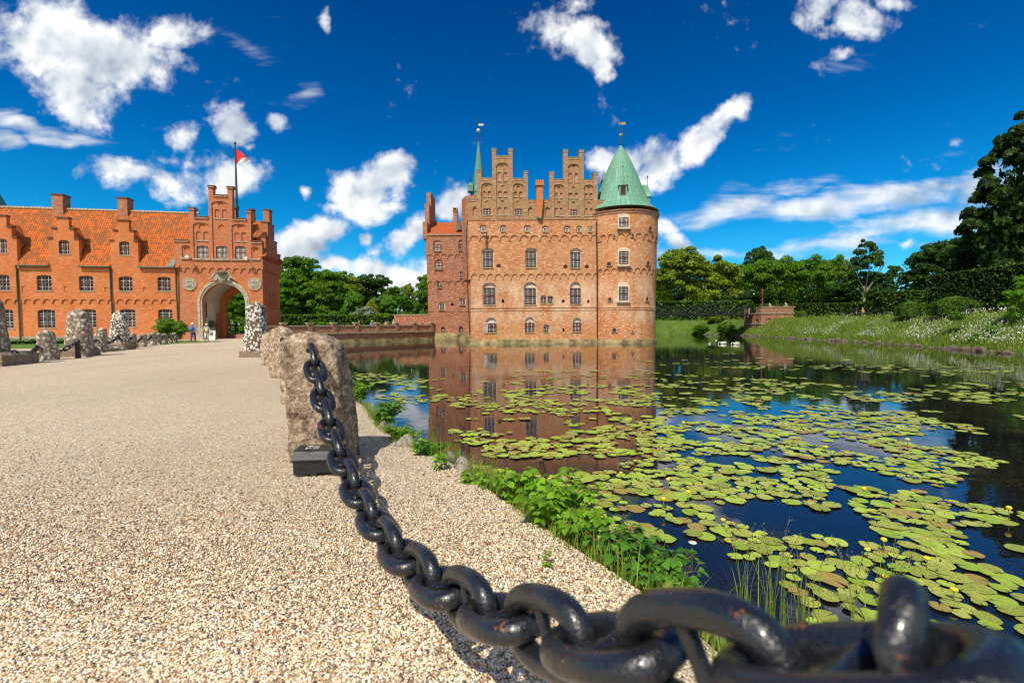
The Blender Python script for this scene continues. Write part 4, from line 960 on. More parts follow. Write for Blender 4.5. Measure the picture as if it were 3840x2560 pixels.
# dormer gable walls rise straight out of the facade
DG = []
for (c, w3, y3, w2_, y2, w1_, y1) in ((543, 127, 530, 88, 447, 50, 357), (1048, 117, 548, 84, 464, 47, 380), (20, 130, 517, 92, 430, 52, 338)):
    X = lambda px, py: Z(px, py)
    cxd = Z(c, 600)[0]; sc = (Z(c+100, 600)[0]-Z(c-100, 600)[0])/200
    DG.append((cxd, w3*sc, Z(c, y3)[1], w2_*sc, Z(c, y2)[1], w1_*sc, Z(c, y1)[1]))
DG.append((DG[2][0]-5.4,)+DG[2][1:])
print('dormers', DG)
dwin = [Z.r(503, 585, 545, 655), Z.r(1018, 1088, 560, 665)]
ww_, wh0, wh1 = dwin[0][1]-dwin[0][0], dwin[0][2], dwin[0][3]
upo = scallops(wext, -.02, wf0, wft, nA, .2)
topl = [(-.02, WE)]
for (c, a3, z3, a2, z2, a1, z1) in sorted(DG, key=lambda d: -d[0]):
    topl += [(c+a3, WE), (c+a3, z3), (c+a2, z3), (c+a2, z2), (c+a1, z2), (c+a1, z1), (c-a1, z1), (c-a1, z2), (c-a2, z2), (c-a2, z3), (c-a3, z3), (c-a3, WE)]
    hu.append((arch(c-ww_/2, c+ww_/2, wh0, wh1-.1, wh1+.05, 6), .2, 0, None)); gwn.append((c-ww_/2, c+ww_/2, wh0, wh1, .07, 4))
topl.append((wext, WE))
um = MB(); um.panel(upo+topl, hu, -.1, 0, .4); um.box(wext, -.02, .6, 6.8, .2, WE-.3, 0)
um.build('upper_wall', M['brick_red'], wing)
for (a, b, c, d, y, rw) in gwn:
    win(wing, a, b, c, d, y, 4 if rw != 9 else 2, rw, fm='frame_brown', sillm='sandstone')
ED = 7.0; RZ = 14.35
def roofz(y): return WE-.15+(RZ-WE+.15)*(y+.3)/(ED/2+.3)
rm = MB(); rm.add([(wext, -.3, WE-.15), (.4, -.3, WE-.15), (.4, ED/2, RZ), (wext, ED/2, RZ), (wext, ED+.3, WE-.15), (.4, ED+.3, WE-.15)], [(3, 2, 5, 4)], 0)
# front slope left open where the dormer walls come through
xs = sorted([q for d in DG for q in (d[0]-d[1], d[0]+d[1])]+[wext, .4]); xs = [x for x in xs if x >= wext]
for i in range(len(xs)-1):
    inside = any(d[0]-d[1]-.01 <= (xs[i]+xs[i+1])/2 <= d[0]+d[1]+.01 for d in DG); y0 = .3 if inside else -.3
    rm.add([(xs[i], y0, roofz(y0)), (xs[i+1], y0, roofz(y0)), (xs[i+1], ED/2, RZ), (xs[i], ED/2, RZ)], [(0, 1, 2, 3)], 0)
sl_ = math.hypot(ED/2, RZ-WE)
for f in range(len(rm.f)):
    rm.uv[f] = [(rm.v[i][0], math.hypot(rm.v[i][1]+.3, rm.v[i][2]-WE)) for i in rm.f[f]]
roof = rm.build('roof', M['tiles'], wing)
rd = MB()
for k in range(70): x = wext+.37*k; rd.tube([(x, ED/2, RZ+.02), (x+.36, ED/2, RZ+.05)], [.12, .15], 6)
rd.build('ridge_tiles', plain('ridge_tile', (.50, .36, .22), .9), roof)
for (c, a3, z3, a2, z2, a1, z1) in DG:
    dm = MB(); yb_ = lambda z: (z-WE+.15)/(RZ-WE+.15)*(ED/2+.3)-.3
    ze_, zr2 = z3-.35, z1-.55
    for s in (-1, 1):
        dm.add([(c+s*(a3-.1), .3, ze_-.9), (c+s*(a3-.1), .3, ze_), (c+s*(a3-.1), yb_(ze_), ze_)], [(0, 1, 2)], 1)
        dm.add([(c+s*(a3+.05), .3, ze_), (c, .3, zr2), (c, yb_(zr2), zr2), (c+s*(a3+.05), yb_(ze_), ze_)], [(0, 1, 2, 3) if s < 0 else (3, 2, 1, 0)], 0)
        dm.tube([(c+s*(a3+.04), .32, ze_), (c+s*(a3+.04), yb_(ze_), ze_-.05)], .06, 5, 2)
    dm.build('dormer_roof', [M['tiles'], M['brick_red'], M['lead']], wing)
    for (w_, z) in ((a1, z1), (a2, z2), (a3, z3)):
        if w_ == a1: MB().box(c-w_-.06, c+w_+.06, -.2, .36, z+.002, z+.14).build('coping', dkt, wing)
        else:
            for s in (-1, 1):
                w0 = a1 if w_ == a2 else a2; xa, xb = sorted((c+s*(w0+.01), c+s*(w_+.08))); MB().box(xa, xb, -.2, .36, z+.002, z+.14).build('coping', dkt, wing)
for (a, b, c, d, dp) in ((437, 557, 150, 312, 3.6), (988, 1096, 178, 332, 3.6)):
    Zc = Map(0, 660, 2.24, wpl(dp-.5)); x0, x1, z0, z1 = Zc.r(a, a+(b-a)*.72, c, d)
    MB().box(x0, x1, dp-.5, dp+.6, z0-1.2, z1-.15, 0).box(x0-.05, x1+.05, dp-.56, dp+.66, z1-.15, z1, 1).build('chimney', [M['brick_wing'], bpy.data.materials['dark_tile']], wing)
for (x, y) in ((152, 755), (932, 780), (1480, 780)):
    xx = Z(x+12, 1000)[0]; MB().tube([(xx, -.3, WE-.2), (xx, -.2, WE-.5), (xx, -.2, wft), (xx, -.14, wft-.4), (xx, -.14, .1)], .075, 6).build('downpipe', M['green_paint'], wing)
gt = MB(); prev = None
for i in range(len(xs)-1):
    if not any(d[0]-d[1]-.01 <= (xs[i]+xs[i+1])/2 <= d[0]+d[1]+.01 for d in DG): gt.tube([(xs[i]+.02, -.38, WE-.17), (min(xs[i+1], 0)-.02, -.38, WE-.17)], .08, 6)
gt.build('gutter', M['green_paint'], wing)
MB().add([(-.75, -.36, WE-.05), (-.02, -.36, WE-.05), (-.02, .3, roofz(.3)+.15), (-.35, .3, roofz(.3)+.15)], [(0, 1, 2, 3)]).build('flashing', M['lead'], wing)
# dark green spire far behind the wing
p = aty(5, 772, 75); q = aty(-45, 640, 75)
st = empty('distant_spire', (p.x-3.5, 75, 0), 0, 'dark green spire peeping over the roof ridge at the far left', 'spire')
MB().lathe([(3.7, 0), (3.7, p.z-2), (4.0, p.z-2), (.06, p.z+8)], n=8, smooth=False).build('spire_cap', M['copper_dark'], st)
# ------------------------------------------------------------------ causeway wall from the gatehouse to the castle
P0 = Vector((-27.6, 51.0+5.5, 0)); pa = aty(1265.7, 1289, 55.3); pb = aty(1615, 1276, 65.5)
P1 = Vector((pb.x+.3, 65.7, 0)); pdir = (Vector((pb.x, 65.5, 0))-Vector((pa.x, 55.3, 0))).normalized(); P0 = P1-pdir*23.5; L = 23.5
cw = empty('causeway_wall', (P0.x, P0.y, WZ), atan2(pdir.y, pdir.x), 'low old brick parapet wall with stone capped piers along the causeway over the water', 'wall')
m = MB(); m.box(0, L, .0, 14, 0, 1.33-.02, 0).box(0, L, -.02, .35, 1.33, 2.12, 0)
m.build('wall', M['brick_wall'], cw)
MB().box(-.02, L+.1, -.12, .02, -.5, .45).build('plinth', bpy.data.materials['granite_plinth'], cw)
MB().box(-.02, L+.12, -.2, .0, 1.22, 1.36).box(-.02, L+.12, -.1, .45, 2.13, 2.27).build('coping', M['stone_sill'], cw)
for k in range(9):
    x = L-.2-k*2.9 if k else L-.15
    if x < .2: break
    MB().box(x-.24, x+.24, -.13, .48, 1.37, 2.45, 0).box(x-.33, x+.33, -.2, .55, 2.45, 2.6, 1).build('pier', [M['brick_wall'], M['stone_sill']], cw)
# wall with a small arched window, further back next to the wing
q0 = aty(1478, 1200, 72); q1 = aty(1612, 1200, 69); zt_ = aty(1545, 1182, 71).z
bwd = (q1-q0); bwd.z = 0; Lb = bwd.length; fw = empty('forecourt_wall', (q0.x, q0.y, .3), atan2(bwd.y, bwd.x), 'higher pink brick wall with one small arched window beside the castle wing', 'wall')
hz = zt_-.3; m = MB(); m.panel(rect(0, Lb+1, 0, hz), [(arch(Lb*.73, Lb*.86, .2, .95, 1.3), .2, 0, 1)], 0, 0, .6); m.build('wall', [M['brick_wing'], M['glass_light']], fw)
MB().box(-.05, Lb+1, -.08, .68, hz, hz+.14).build('coping', M['stone_sill'], fw)
win(fw, Lb*.74, Lb*.85, .25, 1.1, .12, 2, 3, mid=False, fm='white_bar', glass='glass_light', sill=False)
# ------------------------------------------------------------------ gravel material and ground
def gravel_mat():
    t = NT('pea_gravel'); P = t.wpos()
    v = t.n('ShaderNodeTexVoronoi', feature='F1', distance='EUCLIDEAN'); v.inputs['Scale'].default_value = 78; v.inputs['Randomness'].default_value = 1.0
    wn = t.n('ShaderNodeTexNoise'); wn.inputs['Scale'].default_value = 60; wn.inputs['Detail'].default_value = 2; t.l(P, wn.inputs['Vector'])
    md = t.n('ShaderNodeVectorMath', operation='MULTIPLY_ADD'); t.l(wn.outputs['Color'], md.inputs[0]); md.inputs[1].default_value = (.008, .008, .0); t.l(P, md.inputs[2])
    sc = t.n('ShaderNodeVectorMath', operation='MULTIPLY'); t.l(md.outputs[0], sc.inputs[0]); sc.inputs[1].default_value = (1, 1, .3)
    t.l(sc.outputs[0], v.inputs['Vector'])
    sep = t.n('ShaderNodeSeparateColor'); t.l(v.outputs['Color'], sep.inputs[0])
    col = t.ramp(sep.outputs[0], [(0, (.12, .10, .08)), (.08, (.32, .26, .20)), (.18, (.44, .26, .14)), (.26, (.42, .36, .28)), (.36, (.62, .46, .29)), (.50, (.74, .61, .43)), (.68, (.83, .73, .56)), (.85, (.90, .83, .70))], 'CONSTANT').outputs[0]
    # finer grit between
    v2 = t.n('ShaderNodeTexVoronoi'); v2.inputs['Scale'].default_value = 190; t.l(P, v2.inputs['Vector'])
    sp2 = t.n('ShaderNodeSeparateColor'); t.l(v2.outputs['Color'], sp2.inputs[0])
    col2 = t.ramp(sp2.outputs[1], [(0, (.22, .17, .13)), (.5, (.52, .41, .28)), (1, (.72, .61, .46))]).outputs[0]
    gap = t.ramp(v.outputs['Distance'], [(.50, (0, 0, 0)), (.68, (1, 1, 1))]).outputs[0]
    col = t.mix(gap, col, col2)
    big = t.noise(P, .7, 5, .6); col = t.mix(t.ramp(big, [(.4, (0, 0, 0)), (.75, (.2, .2, .2))]).outputs[0], col, (.40, .35, .28))
    b2 = t.noise(t.scaled(P, (1, .45, 1), (0, 0, .5)), .22, 6, .65, .5); col = t.mix(t.ramp(b2, [(.46, (0, 0, 0)), (.66, (.38, .38, .38))]).outputs[0], col, (.36, .29, .21))
    hgt = t.math('MULTIPLY', v.outputs['Distance'], -1.0)
    hgt = t.math('ADD', hgt, t.math('MULTIPLY', v2.outputs['Distance'], -.35))
    t.bsdf(col, .75, .25, bump=hgt, bstr=.9, bdist=.012); return t.mat
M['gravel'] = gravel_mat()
def ground_noise_mat(name, cols, scale=1.5, rough=.95, stretch=(1, 1, 1)):
    t = NT(name); P = t.scaled(t.wpos(), stretch); n = t.noise(P, scale, 8, .7); n2 = t.noise(P, scale*9, 4, .7)
    f = t.math('ADD', t.math('MULTIPLY', n, .65), t.math('MULTIPLY', n2, .35))
    t.bsdf(t.ramp(f, [(.32, cols[0]), (.5, cols[1]), (.68, cols[2])]).outputs[0], rough, .1, bump=n2, bstr=.6, bdist=.05); return t.mat
M['lawn'] = ground_noise_mat('mown_lawn', ((.055, .12, .02), (.09, .18, .03), (.15, .24, .045)), .6)
M['soil'] = ground_noise_mat('bank_soil', ((.035, .028, .02), (.07, .055, .035), (.12, .10, .07)), 4)
M['meadow'] = ground_noise_mat('meadow_ground', ((.03, .07, .010), (.07, .13, .02), (.15, .19, .05)), .8)
M['rock'] = plain('field_stone', (.30, .25, .21), .9, .2, .45, 7)
M['pebble'] = None
def pebble_mat():
    t = NT('loose_pebbles'); g_ = t.n('ShaderNodeNewGeometry')
    c = t.ramp(g_.outputs['Random Per Island'], [(0, (.07, .055, .045)), (.10, (.22, .17, .12)), (.20, (.40, .19, .08)), (.27, (.30, .25, .19)), (.36, (.56, .37, .20)), (.50, (.70, .55, .36)), (.66, (.82, .71, .54)), (.84, (.90, .83, .69))], 'CONSTANT').outputs[0]
    t.bsdf(c, .6, .3); return t.mat
M['pebble'] = pebble_mat()
# shore line of the gravel (measured on the ground) then along the row of stones to the gatehouse corner
SHORE = [(3.0, -6.0), (1.55, .2), (1.12, 1.35), (.86, 2.05), (.68, 2.43), (.55, 2.66), (.45, 2.81), (.33, 3.01), (.20, 3.25), (.03, 3.53), (-.22, 3.95), (-.41, 4.38), (-.60, 4.64), (-.78, 4.9), (-1.02, 5.21), (-1.36, 5.49), (-1.97, 6.58), (-2.66, 8.11), (-3.35, 9.24), (-4.4, 11.2), (-6.6, 14.8), (-9.6, 19.8), (-13, 25.6), (-19, 36), (-25, 46.5), (-27.0, 51.5)]
def sheet(name, loop, z, mat, kind='structure', n=None):
    vs = [Vector((x, y, z)) for x, y in loop]; tr = tessellate_polygon([[Vector((x, y, 0)) for x, y in loop]])
    m = MB(); fs = []
    for q in tr:
        a, b, c = [vs[i] for i in q]; fs.append(tuple(q) if (b-a).cross(c-a).z > 0 else tuple(q)[::-1])
    m.add(vs, fs, 0); o = m.build(name, mat); return tag(o, kind=kind)
rb = G0+uy*GD; rfc = G0
gr = SHORE+[(-27.8, 53.2), (rb.x-.1, rb.y+.2), (-29.2, 58), (-150, 58), (-150, -40), (3.0, -40)]
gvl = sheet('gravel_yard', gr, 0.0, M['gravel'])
# loose pebbles lying on the near part of the yard, real stones a centimetre across
rng = np.random.default_rng(3); NP = 150000
tpy = 1560+ (2720-1560)*rng.uniform(0, 1, NP)**.62; tpx = rng.uniform(-120, 2500, NP)
dxs = (tpx-1920)/F; dys = -(tpy-1280)/F; D3 = np.array([[CR[i][j] for j in range(3)] for i in range(3)]); dd = np.stack([dxs, dys, -np.ones(NP)], 1) @ D3.T
kk = -EYE/dd[:, 2]; PX, PY = dd[:, 0]*kk, dd[:, 1]*kk
shx = np.interp(PY, [q[1] for q in SHORE], [q[0] for q in SHORE]); ok = (PX < shx-.01) & (PY > .3) & (PY < 7.5); PX, PY = PX[ok], PY[ok]; NP = len(PX)
ico = [(0, 0, 1), (0, 0, -1)]+[(.9*cos(a), .9*sin(a), .45) for a in (0, 2*pi/5, 4*pi/5, 6*pi/5, 8*pi/5)]+[(.9*cos(a), .9*sin(a), -.45) for a in (pi/5, 3*pi/5, pi, 7*pi/5, 9*pi/5)]
icf = [(0, 2+i, 2+(i+1) % 5) for i in range(5)]+[(1, 7+(i+1) % 5, 7+i) for i in range(5)]+[(2+i, 7+i, 2+(i+1) % 5) for i in range(5)]+[(2+(i+1) % 5, 7+i, 7+(i+1) % 5) for i in range(5)]
ic = np.array(ico); sc_ = rng.uniform(.0032, .0078, NP)**1.0; sxy = rng.uniform(.75, 1.35, (NP, 2)); an_ = rng.uniform(0, 2*pi, NP); tl = rng.normal(0, .35, NP)
L0 = ic[None]*np.stack([sc_*sxy[:, 0], sc_*sxy[:, 1], sc_*rng.uniform(.5, .85, NP)], 1)[:, None, :]
X1 = L0[..., 0]*np.cos(tl)[:, None]+L0[..., 2]*np.sin(tl)[:, None]; Z1 = -L0[..., 0]*np.sin(tl)[:, None]+L0[..., 2]*np.cos(tl)[:, None]
VX = X1*np.cos(an_)[:, None]-L0[..., 1]*np.sin(an_)[:, None]+PX[:, None]; VY = X1*np.sin(an_)[:, None]+L0[..., 1]*np.cos(an_)[:, None]+PY[:, None]; VZ = Z1+(sc_*.35+rng.uniform(0, .003, NP))[:, None]
FQ = (np.array(icf)[None]+(np.arange(NP)*12)[:, None, None]).reshape(-1, 3)
tag(fastmesh('loose_gravel', np.stack([VX, VY, VZ], 2).reshape(-1, 3), FQ, M['pebble'], smooth=True), 'cream, brown and grey pebbles of the gravel yard', 'gravel', kind='stuff')
# earth edge below the gravel
sk = MB(); rr = random.Random(4)
pts = []
for i in range(len(SHORE)-1):
    a, b = Vector(SHORE[i]), Vector(SHORE[i+1]); k = max(1, int((b-a).length/.25)) if i < 20 else max(1, int((b-a).length/1.0))
    for j in range(k): pts.append(a.lerp(b, j/k))
pts.append(Vector(SHORE[-1]))
rows = []
for i, p in enumerate(pts):
    q = pts[min(i+1, len(pts)-1)]-pts[max(i-1, 0)]; nrm = Vector((q.y, -q.x)).normalized()
    if nrm.x < 0: nrm = -nrm
    rows.append([(p.x, p.y, .0)]+[(p.x+nrm.x*d*(1+rr.uniform(-.3, .3)), p.y+nrm.y*d*(1+rr.uniform(-.3, .3)), z) for d, z in ((.05, -.03), (.12, -.28), (.22, -.55), (.45, -.95))])
vs = [v for r_ in rows for v in r_]; fs = [(i*5+j, (i+1)*5+j, (i+1)*5+j+1, i*5+j+1) for i in range(len(rows)-1) for j in range(4)]
sk.add(vs, fs, 0, True); tag(sk.build('bank_edge', M['soil']), kind='structure')
# water
def water_mat():
    t = NT('pond_water'); P = t.wpos()
    n1 = t.noise(t.scaled(P, (1, 1.2, 1)), 2.2, 3, .5, .6); n2 = t.noise(P, 14, 3, .6); n3 = t.noise(P, .28, 4, .6)
    rip = t.ramp(n3, [(.45, (.12, .12, .12)), (.68, (1, 1, 1))]).outputs[0]
    h = t.math('ADD', t.math('MULTIPLY', n1, .6), t.math('MULTIPLY', t.math('MULTIPLY', n2, .25), rip))
    sp = t.noise(P, 30, 5, .75); sp2 = t.noise(P, .55, 5, .65)
    mk = t.ramp(t.math('ADD', sp, t.math('MULTIPLY', t.math('SUBTRACT', sp2, .5), .9)), [(.63, (0, 0, 0)), (.70, (1, 1, 1))]).outputs[0]
    b = t.n('ShaderNodeBsdfPrincipled'); t.l(t.ramp(n3, [(.3, (.004, .006, .012)), (.7, (.012, .010, .007))]).outputs[0], b.inputs['Base Color'])
    b.inputs['Roughness'].default_value = .015; b.inputs['IOR'].default_value = 1.72; b.inputs['Specular IOR Level'].default_value = .55
    bp = t.n('ShaderNodeBump'); bp.inputs['Strength'].default_value = .075; bp.inputs['Distance'].default_value = .05; t.l(h, bp.inputs['Height']); t.l(bp.outputs[0], b.inputs['Normal'])
    d = t.n('ShaderNodeBsdfDiffuse'); d.inputs[0].default_value = (.06, .045, .02, 1)
    mx = t.n('ShaderNodeMixShader'); t.l(t.math('MULTIPLY', mk, .75), mx.inputs[0]); t.l(b.outputs[0], mx.inputs[1]); t.l(d.outputs[0], mx.inputs[2]); t.l(mx.outputs[0], t.out.inputs['Surface'])
    return t.mat
M['water'] = water_mat()
sheet('pond_water', [(-40, -30), (60, -30), (60, 110), (-40, 110)], WZ, M['water'])
sheet('pond_bed', [(-800, -400), (900, -400), (900, 1500), (-800, 1500)], -1.4, M['soil'])
# park ground behind the causeway on the left
cwv = [P0+Vector((-pdir.y, pdir.x, 0))*1.0, P1+Vector((-pdir.y, pdir.x, 0))*1.0]
sheet('park_lawn', [(-150, 58.02), (-29.25, 58.02), (cwv[0].x-2, cwv[0].y+3), (cwv[1].x-2, cwv[1].y+3), (-14, 75), (-6, 110), (-6, 900), (-700, 900), (-700, 58.02)], .28, M['lawn'])
# right and far banks: a sloped strip rising to a level garden
RB = [(29, 10.0), (31.5, 20.0), (33.6, 30.0), (36.3, 40.5), (37.9, 48.0), (38.2, 55.7), (38.6, 70.0), (39.5, 78.5), (36, 88.0), (28, 89.5), (10, 91), (-8, 93)]
rr = random.Random(9); rows = []; BW = 4.5
dense = []
for i in range(len(RB)-1):
    a, b = Vector(RB[i]), Vector(RB[i+1]); k = max(2, int((b-a).length/1.2))
    for j in range(k): dense.append(a.lerp(b, j/k))
dense.append(Vector(RB[-1]))
def bank_nrm(i):
    q = dense[min(i+2, len(dense)-1)]-dense[max(i-2, 0)]; n = Vector((q.y, -q.x)).normalized()
    return n
prof_b = [(-.3, -.6), (0, WZ+.02+.0), (.25, WZ+.25), (.7, WZ+.75), (1.6, WZ+1.35), (2.8, WZ+2.1), (4.2, WZ+2.75), (5.5, 2.0)]
prof_b[0] = (-.3, -1.3)
for i, p in enumerate(dense):
    n = bank_nrm(i); rows.append([(p.x+n.x*d, p.y+n.y*d, z+(rr.uniform(-.09, .09) if 1 < j < 7 else 0)) for j, (d, z) in enumerate(prof_b)])
vs = [v for r_ in rows for v in r_]; K = len(prof_b)
bm_ = MB(); bm_.add(vs, [(i*K+j, i*K+j+1, (i+1)*K+j+1, (i+1)*K+j) for i in range(len(rows)-1) for j in range(K-1)], 0, True)
bo = bm_.build('grass_bank', M['meadow']); tag(bo, kind='structure')
inner = [(r_[-1][0], r_[-1][1]) for r_ in rows]
sheet('garden_lawn', inner+[(-8, 900), (900, 900), (900, -60), (34, -60), (34.4, 10)], 2.0, M['lawn'])
gp = [aty(x, y, 1) for x, y in ()]
m = MB(); m.add([(47, 79, 2.012), (80, 82, 2.012), (80, 84.5, 2.012), (47, 81.5, 2.012)], [(0, 1, 2, 3)]); tag(m.build('garden_path', plain('pale_path', (.45, .38, .27), .95)), kind='structure')
# ------------------------------------------------------------------ foliage tools
F_ = {}
F_['mid'] = foliage('leaves_mid_green', (.014, .05, .003), (.16, .36, .012), .35, .25)
F_['yellow'] = foliage('leaves_yellow_green', (.05, .09, .004), (.30, .40, .02), .35, .25)
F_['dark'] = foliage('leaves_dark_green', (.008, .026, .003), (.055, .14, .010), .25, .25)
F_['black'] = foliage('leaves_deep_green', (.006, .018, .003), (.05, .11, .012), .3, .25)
F_['bright'] = foliage('leaves_bright_green', (.04, .11, .005), (.16, .36, .02), .35, .4)
F_['grey'] = foliage('leaves_silver', (.12, .17, .10), (.34, .42, .30), .2, .6)
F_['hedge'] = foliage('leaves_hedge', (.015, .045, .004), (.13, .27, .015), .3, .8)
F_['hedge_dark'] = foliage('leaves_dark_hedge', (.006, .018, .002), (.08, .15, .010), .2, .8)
F_['topiary'] = foliage('leaves_topiary', (.02, .055, .006), (.12, .25, .02), .25, 2)
M['bark'] = plain('bark', (.09, .07, .05), .95, .1, .4, 5)
M['bark_pale'] = plain('pale_bark', (.30, .27, .22), .95, .1, .4, 5)
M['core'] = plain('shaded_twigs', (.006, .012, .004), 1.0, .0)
def leaf_cards(C_, N_, size, rng, asp=.55):
    """rhombic leaves at centres C_ with normals N_"""
    n = len(C_); N_ = N_/np.linalg.norm(N_, axis=1, keepdims=True)
    r = rng.normal(size=(n, 3)); T = np.cross(N_, r); T /= np.linalg.norm(T, axis=1, keepdims=True)+1e-9; B_ = np.cross(N_, T)
    s = (size*rng.uniform(.6, 1.35, n))[:, None] if np.ndim(size) == 0 else (size*rng.uniform(.6, 1.35, n))[:, None]
    V = np.stack([C_-T*s, C_-B_*s*asp+N_*s*.12, C_+T*s, C_+B_*s*asp+N_*s*.12], 1).reshape(-1, 3)
    return V, np.arange(4*n).reshape(n, 4)
def crown_arrays(seed, blobs, n_leaf, leaf, sub=.30, flat=.7, nsub=70, inner=.2):
    """crown built from many leafy clumps spread over big ellipsoids; unit scale"""
    rng = np.random.default_rng(seed); vol = np.array([b[3]*b[4]*b[5] for b in blobs])**.67; vol /= vol.sum()
    Cs = []; Ns = []
    for b, w_ in zip(blobs, vol):
        k = max(4, int(nsub*w_))
        d = rng.normal(size=(k, 3)); d[:, 2] = np.where(d[:, 2] < -.3, -d[:, 2]*.6, d[:, 2]); d /= np.linalg.norm(d, axis=1, keepdims=True)
        rad = rng.uniform(.72, 1.06, k)[:, None]
        cc = np.array(b[:3])+d*rad*np.array(b[3:6])
        m_ = int(n_leaf*w_/k)
        for c in cc:
            rs = sub*rng.uniform(.6, 1.25)*(b[3]*b[4]*b[5])**(1/3)
            q = rng.normal(size=(m_, 3)); q /= np.linalg.norm(q, axis=1, keepdims=True)
            q[:, 2] = np.where(q[:, 2] < -.2, -q[:, 2]*.8, q[:, 2])
            rr_ = rng.uniform(.45, 1.0, m_)[:, None]**.6
            p = c+q*rr_*rs*np.array([1.15, 1.15, flat])
            Cs.append(p); nn_ = q*.7+rng.normal(size=(m_, 3))*.45+np.array([0, 0, .45]); Ns.append(nn_)
        k2 = int(n_leaf*w_*inner)
        q = rng.normal(size=(k2, 3)); q /= np.linalg.norm(q, axis=1, keepdims=True)
        Cs.append(np.array(b[:3])+q*rng.uniform(.2, .8, k2)[:, None]*np.array(b[3:6])); Ns.append(rng.normal(size=(k2, 3)))
    C_ = np.concatenate(Cs); N_ = np.concatenate(Ns)
    return leaf_cards(C_, N_, leaf, rng)
MESH = {}
def crown_mesh(key, mat, *a, **k):
    if key not in MESH:
        k['sub'] = k.get('sub', .3)*1.22; a = (a[0], a[1], int(a[2]*1.5), a[3]*1.02); k['inner'] = k.get('inner', .2)*1.4
        V, Q = crown_arrays(*a, **k); o = fastmesh('crown', V, Q, F_[mat]); MESH[key] = o.data; bpy.data.objects.remove(o)
    return MESH[key]
def trunk_mesh(key, h0, rad, limbs, seed=1, mat='bark'):
    if key in MESH: return MESH[key]
    r = random.Random(seed); m = MB()
    m.tube([(0, 0, -.03), (0, 0, h0*.5), (r.uniform(-.02, .02), 0, h0), (r.uniform(-.03, .03), 0, h0*1.7)], [rad*1.4, rad, rad*.8, rad*.4], 8)
    for i in range(limbs):
        a = 2*pi*i/limbs+r.uniform(-.3, .3); z = h0*r.uniform(.7, 1.25); l = r.uniform(.25, .42)
        m.tube([(0, 0, z), (l*.45*cos(a), l*.45*sin(a), z+l*.5), (l*cos(a), l*sin(a), z+l*1.15)], [rad*.5, rad*.3, rad*.1], 6)
    o = m.build('trunk', M[mat]); MESH[key] = o.data; bpy.data.objects.remove(o); return MESH[key]
BL = {
 'round': [(0, 0, .62, .34, .34, .30), (-.2, .05, .45, .26, .26, .22), (.22, -.05, .48, .25, .25, .24), (0, .1, .80, .22, .22, .16), (.05, -.2, .36, .24, .2, .18)],
 'broad': [(-.05, 0, .60, .36, .3, .30), (-.30, .0, .42, .20, .25, .22), (.28, .0, .45, .22, .25, .25), (.1, 0, .78, .24, .2, .17), (-.22, -.1, .68, .2, .2, .18), (.0, -.25, .30, .34, .16, .18)],
 'tall': [(0, 0, .55, .26, .26, .38), (.12, 0, .36, .24, .24, .22), (-.12, .05, .40, .24, .22, .25), (.02, 0, .82, .15, .15, .16)],
 'row': [(0, 0, .55, .44, .36, .38), (-.3, 0, .5, .22, .25, .34), (.3, 0, .52, .22, .25, .34), (.1, .05, .8, .3, .25, .15)],
 'shrub': [(0, 0, .45, .42, .4, .42), (-.25, .05, .35, .26, .3, .3), (.26, -.05, .33, .26, .3, .32)],
 'mound': [(0, 0, .15, .5, .4, .7), (-.3, 0, .1, .25, .3, .5), (.3, 0, .1, .25, .3, .45)],
}
def make_tree(px, ytop, wpx, Y, zg, shape, mat, label, seed=1, n=9000, leaf=.020, sub=.30, group=None, name='tree', trunk=True, nsub=70, h0=.2, bark='bark', pxtop=None, flat=.7, inner=.2):
    base = aty(px, 1215, Y); topz = aty(px, ytop, Y).z; h = topz-zg; w = wpx/F*Y
    t = empty(name, (base.x, Y, zg), random.Random(int(px)).uniform(-.5, .5), label, 'tree' if name.endswith('tree') else ('hedge' if 'hedge' in name else 'shrub'), group)
    t.scale = (w, w, h/.98)
    key = (shape, mat, seed)
    me = crown_mesh(key, mat, seed, BL[shape], n, leaf, sub=sub, nsub=nsub, flat=flat, inner=inner)
    t.scale = (w*1.16, w*1.16, h/.98)
    c = bpy.data.objects.new('crown' if trunk else 'foliage', me); COL.objects.link(c); c.parent = t
    if trunk:
        lm = 0 if wpx > 400 else 6; tm = trunk_mesh(('t', round(h0, 2), bark, lm), h0, .028, lm, 3, bark); k = bpy.data.objects.new('trunk', tm); COL.objects.link(k); k.parent = t
    return t
# left park
LP = 'trees of the park behind the causeway'
make_tree(1115, 944, 215, 92, .28, 'broad', 'mid', 'tallest mid green tree right beside the gatehouse end wall', 11, 16000, .017, .26, LP, 'park_tree', nsub=110)
make_tree(1215, 1010, 170, 88, .28, 'round', 'mid', 'rounded mid green tree second from the gatehouse', 12, 12000, .019, .28, LP, 'park_tree', nsub=80)
make_tree(1060, 1040, 130, 84, .28, 'round', 'mid', 'lower bushy tree at the foot of the tallest park tree by the gatehouse', 12, 12000, .019, .28, LP, 'park_tree')
make_tree(1290, 1008, 150, 97, .28, 'broad', 'yellow', 'yellowish green tree in the middle of the park trees', 13, 12000, .019, .28, LP, 'park_tree', nsub=80)
make_tree(1395, 1020, 190, 104, .28, 'broad', 'dark', 'dark green spreading tree between the yellowish tree and the castle', 14, 11000, .018, .24, LP, 'park_tree', nsub=90)
make_tree(1480, 1072, 110, 100, .28, 'round', 'mid', 'low tree with an open crown left of the lamps', 12, 12000, .019, .28, LP, 'park_tree')
make_tree(1530, 1062, 80, 110, .28, 'tall', 'yellow', 'thin yellowish tree just left of the lanterns', 15, 7000, .022, .3, LP, 'park_tree')
make_tree(1590, 1028, 115, 84, .28, 'tall', 'mid', 'loose green tree touching the left edge of the castle wing', 16, 9000, .02, .25, LP, 'park_tree')
